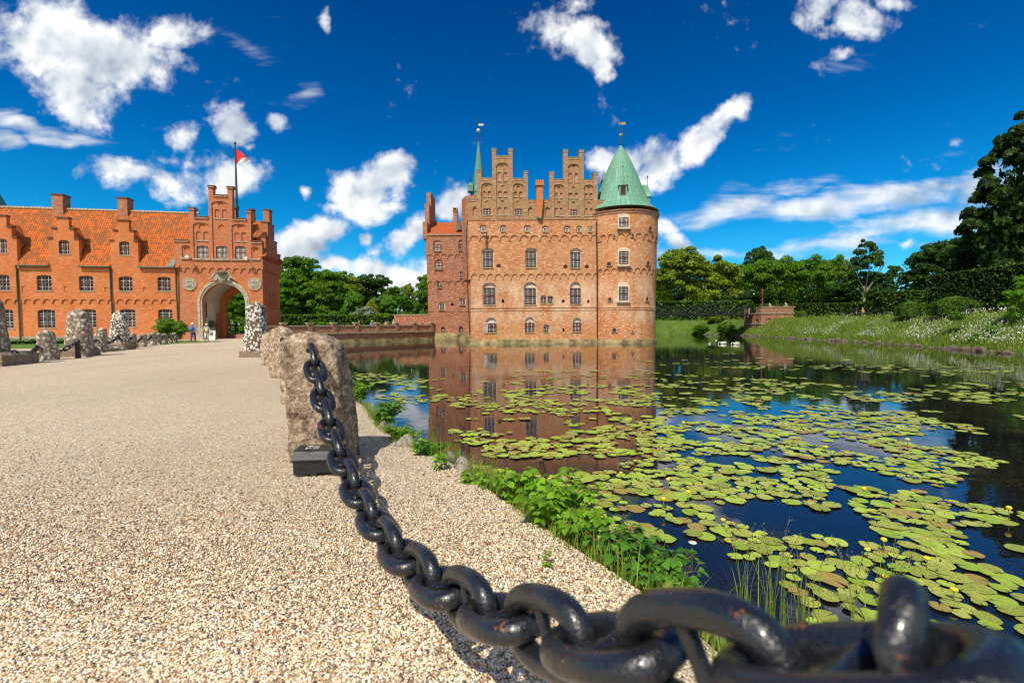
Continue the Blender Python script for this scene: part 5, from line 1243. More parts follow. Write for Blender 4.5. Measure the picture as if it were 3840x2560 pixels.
make_tree(1250, 1090, 330, 100, .28, 'row', 'dark', 'dark thicket under the park trees', 31, 9000, .02, .3, LP, 'park_tree', trunk=False)
make_tree(1470, 1120, 300, 106, .28, 'row', 'dark', 'dark undergrowth behind the lanterns', 31, 9000, .02, .3, LP, 'park_tree', trunk=False)
make_tree(1325, 1083, 82, 80, .28, 'round', 'bright', 'bright green young tree above the clipped hedge', 17, 6000, .028, .3, LP, 'park_tree')
make_tree(1397, 1107, 54, 80, .28, 'shrub', 'yellow', 'small yellowish pointed tree right of the bright young tree', 18, 4000, .034, .3, LP, 'park_tree')
make_tree(1453, 1102, 72, 82, .28, 'round', 'bright', 'fresh green small tree left of the two lanterns', 17, 6000, .028, .3, LP, 'park_tree')
make_tree(1370, 1144, 90, 78, .28, 'shrub', 'grey', 'silvery grey shrub rising behind the clipped hedge', 19, 5000, .03, .25, None, 'silver_shrub', trunk=False)
make_tree(1235, 1152, 120, 78, .28, 'mound', 'bright', 'light green rounded mound above the clipped hedge', 20, 5000, .022, .2, None, 'mounded_shrub', trunk=False)
make_tree(1120, 1160, 80, 79, .28, 'mound', 'yellow', 'pale low bush above the hedge near the gatehouse', 21, 4000, .026, .2, None, 'low_bush', trunk=False)
make_tree(1445, 1152, 110, 77, .28, 'mound', 'yellow', 'olive green bush between the silver shrub and the lanterns', 21, 4000, .026, .2, None, 'low_bush', trunk=False)
make_tree(1530, 1160, 90, 79, .28, 'mound', 'mid', 'green bush rising behind the forecourt wall', 22, 4000, .026, .2, None, 'low_bush', trunk=False)
# seen through the arch
make_tree(880, 1095, 90, 80, .28, 'round', 'mid', 'green tree seen through the gateway arch', 12, 12000, .019, .28, None, 'garden_tree')
make_tree(918, 1080, 90, 92, .28, 'round', 'dark', 'dark tree seen at the right of the gateway arch', 14, 9000, .02, .28, None, 'garden_tree')
make_tree(850, 1100, 90, 95, .28, 'round', 'dark', 'dark tree seen at the left of the gateway arch', 14, 9000, .02, .28, None, 'garden_tree')
make_tree(900, 1180, 70, 70, .1, 'mound', 'bright', 'flowering garden bush seen through the gateway arch', 20, 5000, .022, .2, None, 'garden_bush', trunk=False)
# right garden
RG = 'trees beyond the garden hedges'
make_tree(2560, 922, 235, 112, 2, 'broad', 'yellow', 'large rounded yellow green tree just right of the round tower', 41, 15000, .017, .24, RG, 'garden_tree', nsub=120)
make_tree(2700, 960, 170, 118, 2, 'round', 'yellow', 'yellow green tree sloping down towards the bridge towers', 42, 11000, .019, .26, RG, 'garden_tree')
make_tree(2475, 1000, 90, 120, 2, 'round', 'mid', 'half hidden tree touching the edge of the round tower', 12, 9000, .019, .28, RG, 'garden_tree')
make_tree(2842, 918, 135, 150, 2, 'round', 'dark', 'higher tree standing far back above the row', 43, 9000, .02, .26, RG, 'garden_tree')
make_tree(2830, 972, 150, 122, 2, 'row', 'mid', 'first green tree of the row behind the bridge towers', 44, 11000, .019, .24, RG, 'garden_tree', nsub=90)
make_tree(2930, 957, 150, 120, 2, 'row', 'mid', 'second green tree of the row behind the bridge towers', 44, 11000, .019, .24, RG, 'garden_tree', nsub=90)
make_tree(3030, 955, 150, 118, 2, 'row', 'mid', 'third green tree of the row right of the abutment', 44, 11000, .019, .24, RG, 'garden_tree', nsub=90)
make_tree(3125, 955, 110, 116, 2, 'row', 'mid', 'last narrow tree of the row before the open one', 44, 11000, .019, .24, RG, 'garden_tree', nsub=90)
make_tree(3240, 888, 165, 96, 2, 'tall', 'dark', 'thin tall tree with bare pale branches against the sky', 45, 4200, .024, .2, RG, 'garden_tree', nsub=60, bark='bark_pale', h0=.3, inner=.03)
make_tree(3370, 975, 160, 88, 2, 'broad', 'dark', 'open crowned tree with sky showing through, behind the square hedge', 46, 3600, .026, .2, RG, 'garden_tree', nsub=60, inner=.03)
make_tree(3230, 1050, 230, 110, 2, 'row', 'dark', 'low dark thicket under the thin tall tree', 31, 9000, .02, .3, RG, 'garden_tree', trunk=False)
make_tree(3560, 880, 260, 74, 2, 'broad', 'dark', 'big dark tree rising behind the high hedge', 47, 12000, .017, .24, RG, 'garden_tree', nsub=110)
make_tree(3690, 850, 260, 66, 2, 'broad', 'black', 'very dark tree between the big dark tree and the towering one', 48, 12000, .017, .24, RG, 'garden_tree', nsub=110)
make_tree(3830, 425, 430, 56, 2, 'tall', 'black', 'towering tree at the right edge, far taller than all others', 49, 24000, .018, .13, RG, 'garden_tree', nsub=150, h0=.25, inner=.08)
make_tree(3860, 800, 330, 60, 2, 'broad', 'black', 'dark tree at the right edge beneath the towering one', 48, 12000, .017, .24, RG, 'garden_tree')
make_tree(2700, 1090, 420, 130, 2, 'row', 'dark', 'dark thicket behind the far clipped hedge', 31, 9000, .02, .3, RG, 'garden_tree', trunk=False)
make_tree(3010, 1080, 330, 130, 2, 'row', 'dark', 'dark thicket behind the row of trees', 31, 9000, .02, .3, RG, 'garden_tree', trunk=False)
# ---- far-off woods that read as one mass
for nm, x0, x1, Y, zg, h in (('distant_wood', -90, -6, 150, .28, 12), ('distant_wood', 30, 230, 175, 2, 13)):
    rng = np.random.default_rng(int(Y)); n = int((x1-x0)*130)
    X_ = rng.uniform(x0, x1, n); hh_ = h*(.7+.25*np.sin(X_*.21)+.12*np.sin(X_*.77+1)); zq = zg+hh_*rng.uniform(0, 1, n)**.7
    P_ = np.stack([X_, Y+rng.uniform(-4, 4, n), zq], 1); V, Q = leaf_cards(P_, rng.normal(size=(n, 3))+np.array([0, -.6, .4]), .75, rng)
    o = fastmesh(nm, V, Q, F_['dark']); tag(o, 'distant dark wood closing the view behind the park', 'wood', kind='stuff')
# ---- hedges
def surf_leaves(quads, density, size, rng, jitter=.12):
    """scatter leaf cards on (origin, edge u, edge v) parallelograms facing their normal"""
    Cs = []; Ns = []
    for o, a, b in quads:
        o, a, b = np.array(o, float), np.array(a, float), np.array(b, float); n = np.cross(a, b); ar = np.linalg.norm(n); n = n/ar
        k = int(ar*density); u_ = rng.uniform(0, 1, (k, 2)); P = o+u_[:, :1]*a+u_[:, 1:]*b+n*rng.normal(0, jitter, (k, 1))
        Cs.append(P); Ns.append(n*.8+rng.normal(size=(k, 3))*.55+np.array([0, 0, .15]))
    return leaf_cards(np.concatenate(Cs), np.concatenate(Ns), size, rng)
def hedge(name, A_, B_, depth, z0, z1a, z1b, mat, label, density=22, size=.16, group=None, cat='hedge'):
    """clipped hedge from A_ to B_ (front face towards the camera)"""
    A_ = Vector((A_[0], A_[1], 0)); B_ = Vector((B_[0], B_[1], 0)); d = (B_-A_); L_ = d.length; an_ = atan2(d.y, d.x)
    t = empty(name, (A_.x, A_.y, z0), an_, label, cat, group); ha, hb = z1a-z0, z1b-z0
    c = MB(); e = .12
    c.add([(e, e, 0), (L_-e, e, 0), (L_-e, depth, 0), (e, depth, 0), (e, e, ha-e), (L_-e, e, hb-e), (L_-e, depth, hb-e), (e, depth, ha-e)], [(0, 1, 5, 4), (1, 2, 6, 5), (2, 3, 7, 6), (3, 0, 4, 7), (4, 5, 6, 7)])
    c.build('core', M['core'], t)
    rng = np.random.default_rng(int(abs(A_.x*13+A_.y*7)) % 9999)
    V, Q = surf_leaves([((0, 0, 0), (L_, 0, 0), (0, 0, (ha+hb)/2)), ((0, 0, ha), (L_, 0, hb-ha), (0, depth, 0)), ((0, depth, 0), (0, -depth, 0), (0, 0, ha)), ((L_, 0, 0), (0, depth, 0), (0, 0, hb))] if abs(ha-hb) < .01 else
                       [((0, 0, 0), (L_, 0, (0)), (0, 0, ha)), ((0, 0, ha), (L_, 0, hb-ha), (0, depth, 0)), ((0, depth, 0), (0, -depth, 0), (0, 0, ha)), ((L_, 0, 0), (0, depth, 0), (0, 0, hb))], density, size, rng, .07)
    fastmesh('foliage', V, Q, F_[mat], t); return t
def pxX(px, Y): return aty(px, 1215, Y).x
zt = lambda px, y, Y: aty(px, y, Y).z
hedge('clipped_hedge', (pxX(1052, 74), 74), (pxX(1292, 76), 76), 2.5, .28, zt(1180, 1181, 75), zt(1180, 1181, 75), 'hedge', 'long clipped green hedge behind the causeway, next to the gatehouse', 20, .17)
hedge('clipped_hedge', (pxX(1296, 76), 76), (pxX(1478, 75), 75), 2.5, .28, zt(1380, 1181, 75.5), zt(1380, 1181, 75.5), 'hedge', 'clipped green hedge that ends at the forecourt wall', 20, .17)
hedge('clipped_hedge', (pxX(2440, 98), 98), (pxX(2822, 98), 98), 3, 2, zt(2640, 1128, 98), zt(2640, 1128, 98), 'hedge', 'long clipped hedge seen behind the suspension bridge', 12, .22)
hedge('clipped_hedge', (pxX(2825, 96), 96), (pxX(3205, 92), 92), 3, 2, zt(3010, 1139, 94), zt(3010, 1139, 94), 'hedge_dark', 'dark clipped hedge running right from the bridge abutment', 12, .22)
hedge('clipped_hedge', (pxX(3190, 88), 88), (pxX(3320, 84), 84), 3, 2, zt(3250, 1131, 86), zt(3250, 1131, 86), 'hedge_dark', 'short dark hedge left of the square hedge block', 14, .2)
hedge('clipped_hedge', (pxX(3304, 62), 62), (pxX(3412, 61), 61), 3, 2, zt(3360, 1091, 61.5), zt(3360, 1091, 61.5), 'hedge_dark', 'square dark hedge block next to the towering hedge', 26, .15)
hedge('clipped_hedge', (pxX(3410, 66), 66), (pxX(3480, 65), 65), 3, 2, zt(3440, 1090, 66), zt(3440, 1090, 66), 'hedge', 'lighter piece of hedge between the square block and the towering hedge', 24, .15)
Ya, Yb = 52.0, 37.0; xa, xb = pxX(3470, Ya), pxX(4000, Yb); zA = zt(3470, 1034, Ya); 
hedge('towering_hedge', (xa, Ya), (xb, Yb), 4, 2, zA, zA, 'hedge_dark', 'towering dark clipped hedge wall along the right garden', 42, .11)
def dome_topiary(px0, px1, ytop, Y, label, shape):
    xc = (pxX(px0, Y)+pxX(px1, Y))/2; r = (pxX(px1, Y)-pxX(px0, Y))/2; h = zt((px0+px1)/2, ytop, Y)-2
    t = empty('topiary_bush', (xc, Y+r, 2), 0, label, 'topiary'); rng = np.random.default_rng(int(px0)); n = int(1500+r*r*900)
    if shape == 'ball':
        q = rng.normal(size=(n, 3)); q /= np.linalg.norm(q, axis=1, keepdims=True); P = q*r*np.array([1, 1, h/2/r])+np.array([0, 0, h/2]); N_ = q
        pr = [(max(.01, r*.93*sin(pi*j/8)), h/2-h/2*.93*cos(pi*j/8)) for j in range(9)]
    else:
        a = rng.uniform(0, 2*pi, n); s = rng.uniform(0, 1, n); hs = h*.52
        side = s < .5; rr_ = np.where(side, r, r*np.sqrt(rng.uniform(0, 1, n))); z = np.where(side, s*2*hs, hs+(h-hs)*np.cos(rr_/r*pi/2)**.9)
        sq = 1/np.maximum(np.abs(np.cos(a)), np.abs(np.sin(a)))**.45
        P = np.stack([rr_*np.cos(a)*sq*.88, rr_*np.sin(a)*sq*.88, z], 1); N_ = np.where(side[:, None], np.stack([np.cos(a), np.sin(a), a*0], 1), np.stack([np.cos(a)*.5, np.sin(a)*.5, a*0+1], 1))
        pr = [(r*.9, 0), (r*.9, hs)]+[(max(.01, r*.88*k), hs+(h-hs)*.93*cos(k*pi/2)**.9-.03) for k in (.9, .75, .5, .25, 0)]
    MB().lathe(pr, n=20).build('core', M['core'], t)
    V, Q = leaf_cards(P, N_*.8+rng.normal(size=(n, 3))*.35, .07 if r > 1 else .06, rng); fastmesh('foliage', V, Q, F_['topiary'], t)
dome_topiary(3405, 3499, 1128, 46.5, 'smaller hipped topiary block in front of the hedges', 'hip')
dome_topiary(3572, 3728, 1106, 41, 'larger hipped topiary block before the towering hedge', 'hip')
dome_topiary(3001, 3034, 1163, 72, 'little clipped ball bush beside the path', 'ball')
for i, (px, y, Y, w_) in enumerate(((3045, 1176, 74, 14), (3105, 1174, 84, 18), (3128, 1178, 85, 14), (2990, 1176, 78, 14))):
    make_tree(px, y, w_, Y, 2, 'shrub', 'mid', ('tiny bush just right of the ball bush', 'small conical bush by the dark hedge', 'tiniest bush in front of the dark hedge', 'tiny bush left of the ball bush')[i], 51, 1500, .05, .3, None, 'small_bush', trunk=False)
# low box hedges in front of the wing
bx = hedge('box_hedge', (-47, 38.5), (-34.6, 40.8), 1.1, 0, .38, .38, 'hedge', 'low box hedge strip in front of the long wing', 60, .08)
sheet('yard_grass', [(-60, 27), (-29, 32), (-28.5, 37), (-27, 44), (-33, 45), (-60, 40)], .012, M['lawn'])
make_tree(643, 1183, 88, 44.2, 0, 'shrub', 'bright', 'leafy green rose bush against the wing beside the gatehouse', 61, 5000, .03, .3, None, 'rose_bush', trunk=False)
# ------------------------------------------------------------------ granite stones, chains, stone posts
def granite(name, cols, lichen=None, lsc=7, lth=.62, bs=1.0):
    t = NT(name); P = t.obj(); n = t.noise(P, 9, 8, .72, .3); n2 = t.noise(P, 60, 4, .7); n3 = t.noise(P, 2.0, 4, .6)
    n4 = t.noise(P, 26, 6, .8, .2); f = t.math('ADD', t.math('MULTIPLY', n, .45), t.math('ADD', t.math('MULTIPLY', n2, .2), t.math('MULTIPLY', n4, .4)))
    c = t.ramp(f, [(.44, cols[0]), (.52, cols[1]), (.61, cols[2])]).outputs[0]
    c = t.mix(t.ramp(n3, [(.45, (0, 0, 0)), (.7, (.5, .5, .5))]).outputs[0], c, cols[1])
    if lichen:
        v = t.n('ShaderNodeTexVoronoi', feature='SMOOTH_F1'); v.inputs['Scale'].default_value = lsc; v.inputs['Smoothness'].default_value = .2
        wv = t.n('ShaderNodeVectorMath', operation='MULTIPLY_ADD'); nn_ = t.n('ShaderNodeTexNoise'); nn_.inputs['Scale'].default_value = 9; t.l(P, nn_.inputs['Vector']); t.l(nn_.outputs['Color'], wv.inputs[0]); wv.inputs[1].default_value = (.13, .13, .13); t.l(P, wv.inputs[2]); t.l(wv.outputs[0], v.inputs['Vector'])
        k = t.math('SUBTRACT', t.math('ADD', t.math('MULTIPLY', t.noise(P, 1.7, 3), .8), t.math('MULTIPLY', n, .25)), v.outputs['Distance'])
        c = t.mix(t.ramp(k, [(lth-.53, (0, 0, 0)), (lth-.43, (1, 1, 1))]).outputs[0], c, lichen)
    h = t.math('ADD', t.math('MULTIPLY', n, .8), t.math('MULTIPLY', n4, .9))
    t.bsdf(c, .9, .2, bump=h, bstr=bs, bdist=.05); return t.mat
M['granite'] = granite('rough_granite', ((.06, .042, .032), (.43, .31, .21), (.86, .72, .55)), bs=1.0)
M['lichen_white'] = granite('lichen_stone', ((.07, .05, .035), (.15, .11, .08), (.28, .22, .16)), (.80, .79, .73), 9, .53)
M['lichen_grey'] = granite('grey_lichen_stone', ((.10, .075, .055), (.26, .20, .15), (.46, .39, .30)), (.62, .60, .52), 6, .64)
M['block'] = granite('granite_block', ((.12, .09, .07), (.24, .18, .13), (.40, .32, .24)), None, bs=.5)
def chain_mat():
    t = NT('black_chain_paint'); P = t.obj(); n = t.noise(P, 40, 4, .6); n2 = t.noise(P, 120, 3, .6); oi = t.n('ShaderNodeObjectInfo'); vo = t.n('ShaderNodeVectorMath', operation='MULTIPLY_ADD'); t.l(oi.outputs['Random'], vo.inputs[0]); vo.inputs[1].default_value = (37, 11, 5); t.l(P, vo.inputs[2]); n3 = t.noise(vo.outputs[0], 7, 6, .75)
    rust = t.ramp(t.math('ADD', n3, t.math('MULTIPLY', n2, .18)), [(.735, (0, 0, 0)), (.76, (.9, .9, .9))]).outputs[0]
    b = t.n('ShaderNodeBsdfPrincipled'); t.l(t.mix(rust, (.010, .012, .017), (.30, .09, .02)), b.inputs['Base Color'])
    t.l(t.ramp(n2, [(.3, (.20, .20, .20)), (.7, (.46, .46, .46))]).outputs[0], b.inputs['Roughness']); b.inputs['Specular IOR Level'].default_value = .6
    b.inputs['Coat Weight'].default_value = .3; b.inputs['Coat Roughness'].default_value = .12
    bp = t.n('ShaderNodeBump'); bp.inputs['Strength'].default_value = .8; bp.inputs['Distance'].default_value = .007; t.l(t.math('ADD', n, t.math('MULTIPLY', n2, .25)), bp.inputs['Height'])
    t.l(bp.outputs[0], b.inputs['Normal']); t.l(b.outputs[0], t.out.inputs['Surface']); return t.mat
M['chain'] = chain_mat()
def rough_stone(name, sections, seed, mat, amp=.03, n=18, parent=None, loc=(0, 0, 0), rz=0, power=.45, KK=28):
    """stacked superellipse sections (z, cx, cy, half width, half depth) with quarried unevenness"""
    from mathutils import noise as mn
    vs = []; fs = []; K = 28; Z = []
    K = KK; st_ = .05 if KK < 40 else .018
    for i in range(len(sections)-1):
        a, b = sections[i], sections[i+1]; st = max(1, int(abs(b[0]-a[0])/st_))
        for j in range(st): f = j/st; Z.append([a[q]*(1-f)+b[q]*f for q in range(5)])
    Z.append(sections[-1])
    for (z, cx, cy, hw, hd) in Z:
        for k in range(K):
            a = 2*pi*k/K; c, s = cos(a), sin(a); x = cx+hw*math.copysign(abs(c)**power, c); y = cy+hd*math.copysign(abs(s)**power, s)
            P = Vector((x, y, z)); d = mn.fractal(P*4+Vector((seed*9, 0, 0)), .9, 2.2, 5)*amp; e = mn.noise(P*1.6+Vector((0, seed*5, 0)))*amp*1.5
            if KK > 40: q_ = mn.fractal(P*22, .8, 2.1, 4); e += -.016*abs(q_)+.010*mn.noise(P*9)+.006*mn.noise(P*30)
            u_ = Vector((x-cx, y-cy, .0)); u_ = u_.normalized() if u_.length > 1e-4 else Vector((0, 0, 1))
            P = P+u_*(d+e)+Vector((0, 0, d*.5)); vs.append(P)
    R_ = len(Z)
    fs = [(i*K+k, i*K+(k+1) % K, (i+1)*K+(k+1) % K, (i+1)*K+k) for i in range(R_-1) for k in range(K)]
    m = MB().add(vs, fs, 0, True); m.add([vs[(R_-1)*K+k] for k in range(K)], [tuple(range(K))], 0)
    return m.build(name, mat, parent, loc, rz)
# the near post: a quarried slab about 1.3 m high
NS = (-2.05, 4.86)
e1 = empty('granite_post', (NS[0], NS[1], 0), R(-4), 'big rough granite post in front, with the heavy chain hung on its face', 'stone post')
rough_stone('stone', [(-.05, .0, .05, .335, .22), (.25, -.005, .05, .325, .21), (.6, -.02, .04, .315, .20), (.95, -.05, .03, .305, .19), (1.15, -.085, .02, .30, .18), (1.26, -.10, .02, .285, .165), (1.32, -.125, .03, .22, .13), (1.365, -.15, .03, .12, .09), (1.385, -.155, .03, .03, .03)], 3, M['granite'], .018, parent=e1, power=.28, KK=110)
for k, (x, y, H_, w_, d_, rz, sd, lab) in enumerate(((-4.02, 8.55, 1.24, .30, .2, -8, 5, 'second rough granite post, right behind the big one'), (-6.42, 12.75, 1.42, .36, .24, -12, 7, 'third granite post of the row, seen behind the second'), (-8.9, 16.7, 1.2, .3, .2, -10, 9, 'fourth granite post, next to the white speckled obelisk'))):
    e = empty('granite_post', (x, y, 0), R(rz), lab, 'stone post'); rough_stone('stone', [(-.05, 0, 0, w_, d_), (H_*.6, .0, 0, w_*.95, d_*.95), (H_*.88, -.02, 0, w_*.82, d_*.85), (H_*.96, -.04, 0, w_*.6, d_*.6), (H_, -.05, 0, w_*.2, d_*.2)], sd, M['granite'], .04, parent=e)
# --- stud-link chain. wire 61 mm, pitch 4 wires, hanging as a catenary
def link_mesh(d, nseg=40, ns=14, stud=True):
    m = MB(); a = 2.5*d; b = 1.3*d; pts = []
    for i in range(nseg):
        t_ = 2*pi*i/nseg; c, s = cos(t_), sin(t_); pts.append(Vector((a*math.copysign(abs(c)**.82, c), b*math.copysign(abs(s)**.72, s), 0)))
    vs = []; n = nseg
    for i, p in enumerate(pts):
        tg = (pts[(i+1) % n]-pts[(i-1) % n]).normalized(); nr = Vector((tg.y, -tg.x, 0)); r = d/2*(1+.07*abs(p.x)/a)
        for k in range(ns):
            an_ = 2*pi*k/ns; vs.append(p+nr*cos(an_)*r+Vector((0, 0, 1))*sin(an_)*r)
    fs = [(i*ns+k, i*ns+(k+1) % ns, ((i+1) % n)*ns+(k+1) % ns, ((i+1) % n)*ns+k) for i in range(n) for k in range(ns)]
    m.add(vs, fs, 0, True)
    if stud: m.tube([(0, -b, 0), (0, -b*.62, 0), (0, 0, 0), (0, b*.62, 0), (0, b, 0)], [d*.42, d*.30, d*.26, d*.30, d*.42], 10)
    o = m.build('chain_link', M['chain']); me = o.data; bpy.data.objects.remove(o); return me
LK = link_mesh(.0609)
def hang(chain, me, curve, ks, roll0=0, name='chain_link'):
    for k in ks:
        p = curve(k); tg = (curve(k+.5)-curve(k-.5)).normalized()
        sd_ = tg.cross(Vector((0, 0, 1))).normalized(); up = sd_.cross(tg)
        n_ = up if (k+roll0) % 2 == 0 else sd_
        rl = R(random.Random(k*7+3).uniform(-7, 7)); rm_ = Matrix.Rotation(rl, 3, tg); n_ = rm_ @ n_
        y = n_.cross(tg); o = bpy.data.objects.new(name, me); COL.objects.link(o); o.parent = chain
        o.matrix_local = Matrix.Translation(p-chain.location) @ Matrix((tg, y, n_)).transposed().to_4x4()
CQ = (-1.9495, .9984, .5372, 3.9395, -2.3907, .2437, 4.5)
def ccurve(k):
    X, Z_, az, a, s0, pit, Y = CQ; s = s0+(k-2)*pit; du = a*math.asinh(s/a)-a*math.asinh(s0/a)
    return Vector((X+du*sin(az), Y-du*cos(az), Z_+math.hypot(a, s)-math.hypot(a, s0)-.0030*max(0, k-16.5)**1.3))
chn = empty('heavy_chain', (-2.06, 4.69, 1.13), 0, 'heavy black studded anchor chain hanging from the near granite post into the foreground', 'chain')
hang(chn, LK, ccurve, range(1, 23))
# the shackle that takes the last link, standing up through it
sp_ = aty(3385, 2380, .50); sv = Vector((sp_.x, sp_.y, 0)).normalized(); sh_ = MB(); n_ = 14
sh_.tube([tuple(Vector((0, 0, -.11))-sv*.045+Vector((0, 0, .0))), tuple(-sv*.045), tuple(-sv*.03+Vector((0, 0, .035))), tuple(Vector((0, 0, .048))), tuple(sv*.03+Vector((0, 0, .035))), tuple(sv*.045), tuple(sv*.045+Vector((0, 0, -.11)))], [.026, .025, .022, .019, .022, .025, .026], 12)
sh_.build('shackle', M['chain'], chn, sp_-chn.location)
ey = MB(); pe = ccurve(.45)-chn.location
ey.tube([pe+Vector((0, .14, .06)), pe+Vector((0, .02, .06)), pe+Vector((.0, -.05, .045)), pe+Vector((0, -.07, .0)), pe+Vector((0, -.04, -.04)), pe+Vector((0, .03, -.05)), pe+Vector((0, .14, -.05))], .022, 8)
ey.build('eye_bolt', M['chain'], chn)
# near post that carries the other end, just outside the frame
pn = ccurve(24.6); e = empty('granite_post', (pn.x+.18, pn.y-.1, 0), R(20), 'granite post just outside the frame at the right', 'stone post')
rough_stone('stone', [(-.05, 0, 0, .2, .16), (.9, .0, 0, .19, .15), (1.3, 0, 0, .16, .13), (1.42, 0, 0, .05, .04)], 11, M['granite'], .02, parent=e)
# smaller chains between the further posts of this row
SL = link_mesh(.045, 20, 8)
def slung(p0, p1, sag, label, group='chains slung between the posts', n=None, pit=.19):
    p0, p1 = Vector(p0), Vector(p1); ch_ = empty('post_chain', p0, 0, label, 'chain', group); L_ = (p1-p0).length*(1+2.6*(sag/(p1-p0).length)**2); n = int(L_/pit)
    cv = lambda k: p0.lerp(p1, (k+.5)/n)+Vector((0, 0, -4*sag*((k+.5)/n)*(1-(k+.5)/n)))
    hang(ch_, SL, cv, range(n))
slung((-2.3, 5.05, 1.08), (-4.0, 8.35, 1.0), .5, 'chain between the big and the second granite post')
slung((-4.1, 8.75, 1.0), (-6.3, 12.5, 1.1), .5, 'chain between the second and third granite post')
slung((-6.6, 13.0, 1.1), (-8.8, 16.5, 1.0), .5, 'chain between the third and fourth granite post')
# --- tapered stone posts and obelisks
def obelisk(px, ybase, ytop, w0, w1, mat, label, seed, block=None, cat='obelisk', name='stone_obelisk', bh=.3, cap=.24, Yfix=None):
    g = gnd(px, ybase); Y = g.y+w0*.5 if Yfix is None else Yfix; X = aty(px, 1215, Y).x; H_ = aty(px, ytop, Y).z
    e = empty(name, (X, Y, 0), R(random.Random(seed).uniform(-8, 8)+12), label, cat)
    b = bh if block else 0
    if block:
        bb = MB(); q = block; bb.add([(-q, -q, -.02), (q, -q, -.02), (q, q, -.02), (-q, q, -.02), (-q, -q, b*.8), (q, -q, b*.8), (q, q, b*.8), (-q, q, b*.8), (-q*.85, -q*.85, b), (q*.85, -q*.85, b), (q*.85, q*.85, b), (-q*.85, q*.85, b)],
            [(0, 1, 5, 4), (1, 2, 6, 5), (2, 3, 7, 6), (3, 0, 4, 7), (4, 5, 9, 8), (5, 6, 10, 9), (6, 7, 11, 10), (7, 4, 8, 11), (8, 9, 10, 11)]); bb.build('base_block', M['block'], e)
    hb = H_-b
    rough_stone('shaft', [(b-.03, 0, 0, w0/2, w0/2), (b+hb*.45, 0, 0, w0/2*.55+w1/2*.45, w0/2*.55+w1/2*.45), (H_-cap*1.25, 0, 0, w1/2, w1/2), (H_-cap, 0, 0, w1/2*.95, w1/2*.95), (H_-cap*.35, 0, 0, w1/2*.45, w1/2*.45), (H_, 0, 0, .02, .02)], seed, M[mat], .035, parent=e, power=.72, KK=44)
    return e, X, Y, H_
obelisk(961, 1340, 1131, 1.03, .78, 'lichen_white', 'tall tapering stone covered in white lichen, right of the gate arch', 21, .55, bh=.33)
obelisk(296, 1338, 1157, 1.12, .76, 'lichen_grey', 'tallest obelisk of the left row, on a broad block, with dark patches', 22, .58, bh=.38)
obelisk(447, 1312, 1166, 1.02, .66, 'lichen_white', 'slimmer white spotted obelisk of the left row beside a window', 23, .62, bh=.45)
obelisk(-42, 1373, 1108, 1.0, .75, 'lichen_grey', 'obelisk cut off by the left edge of the photo, on a big square block', 24, .95, bh=.5)
PB = []
for i, (px, yb, yt, w0, w1, mt, lab, blk) in enumerate(((172, 1352, 1237, .78, .48, 'lichen_grey', 'short pale lichen covered post nearest to the left edge', None), (377, 1320, 1228, .62, .46, 'lichen_grey', 'short dark post on a block between the two obelisks', .42),
        (496, 1303, 1247, .52, .42, 'lichen_grey', 'first small stone post right of the white spotted obelisk', None), (534, 1299, 1249, .52, .42, 'lichen_grey', 'second small stone post right of the white spotted obelisk', None), (568, 1294, 1246, .56, .42, 'lichen_grey', 'third small stone post, paler, right of the spotted obelisk', None),
        (592, 1292, 1247, .4, .36, 'lichen_grey', 'fourth small stone post, narrow and dark', None), (614, 1289, 1249, .5, .4, 'lichen_grey', 'fifth small stone post counted from the spotted obelisk', None), (635, 1286, 1253, .44, .36, 'lichen_grey', 'sixth small stone post, slightly lower, near the rose bush', None), (653, 1284, 1245, .44, .34, 'lichen_grey', 'last small stone post beside the rose bush', None))):
    e, X, Y, H_ = obelisk(px, yb, yt, w0, w1, mt, lab, 30+i, blk, 'stone post', 'stone_post', .16, .1); PB.append((X, Y, H_))
# black post with the chain
g = gnd(285, 1343); bp_ = empty('black_bollard', (g.x, g.y+.1, 0), 0, 'black iron post with a rounded top in front of the tall obelisk', 'bollard')
MB().lathe([(.11, 0), (.10, .7), (.11, .72), (.11, .78), (.06, .86), (.01, .88)], n=12).build('post', M['dark_iron'], bp_)
pts_ = [(-19.3, 17.6, .55), (PB[0][0], PB[0][1]-.42, .62), (g.x, g.y-.05, .70), (PB[1][0], PB[1][1]-.35, .72), (-24.5, 28.3, .85)]+[(p[0]+.15, p[1]-.28, .72) for p in PB[2:]]
labs = ['black chain between the cut off obelisk and the pale post', 'black chain between the pale post and the black iron post', 'black chain behind the black iron post towards the dark post', 'black chain hanging right of the dark post on a block', 'chain from the spotted obelisk to the first small post', 'chain between the first and second small post', 'chain between the second and third small post', 'chain between the third and fourth small post', 'chain between the fourth and fifth small post', 'chain between the fifth and sixth small post', 'chain between the sixth and the last small post']
SL = link_mesh(.062, 14, 6, False)
for i in range(len(pts_)-1): slung(pts_[i], pts_[i+1], .30 if i < 4 else .34, labs[i], 'chains slung along the left row of stones', pit=.21)
# field stones lying behind the left row
rk = rough_stone('field_stone', [(-.05, 0, 0, .22, .18), (.08, 0, 0, .25, .2), (.2, 0, 0, .2, .16), (.27, 0, 0, .08, .06)], 55, M['lichen_grey'], .04); rkm = rk.data; bpy.data.objects.remove(rk)
rr = random.Random(12)
for i in range(16):
    px = 150+i*17+rr.uniform(-5, 5); yb = 1331-i*1.2+rr.uniform(-3, 5); g_ = gnd(px, yb); o = bpy.data.objects.new('field_stone', rkm); COL.objects.link(o); s = rr.uniform(.7, 1.4); o.location = (g_.x, g_.y+1.0, 0); o.rotation_euler = (0, 0, rr.uniform(0, 6)); o.scale = (s, s, s*.8)
    tag(o, 'grey field stone lying in the loose row behind the left posts', 'stone', 'field stones behind the left posts')
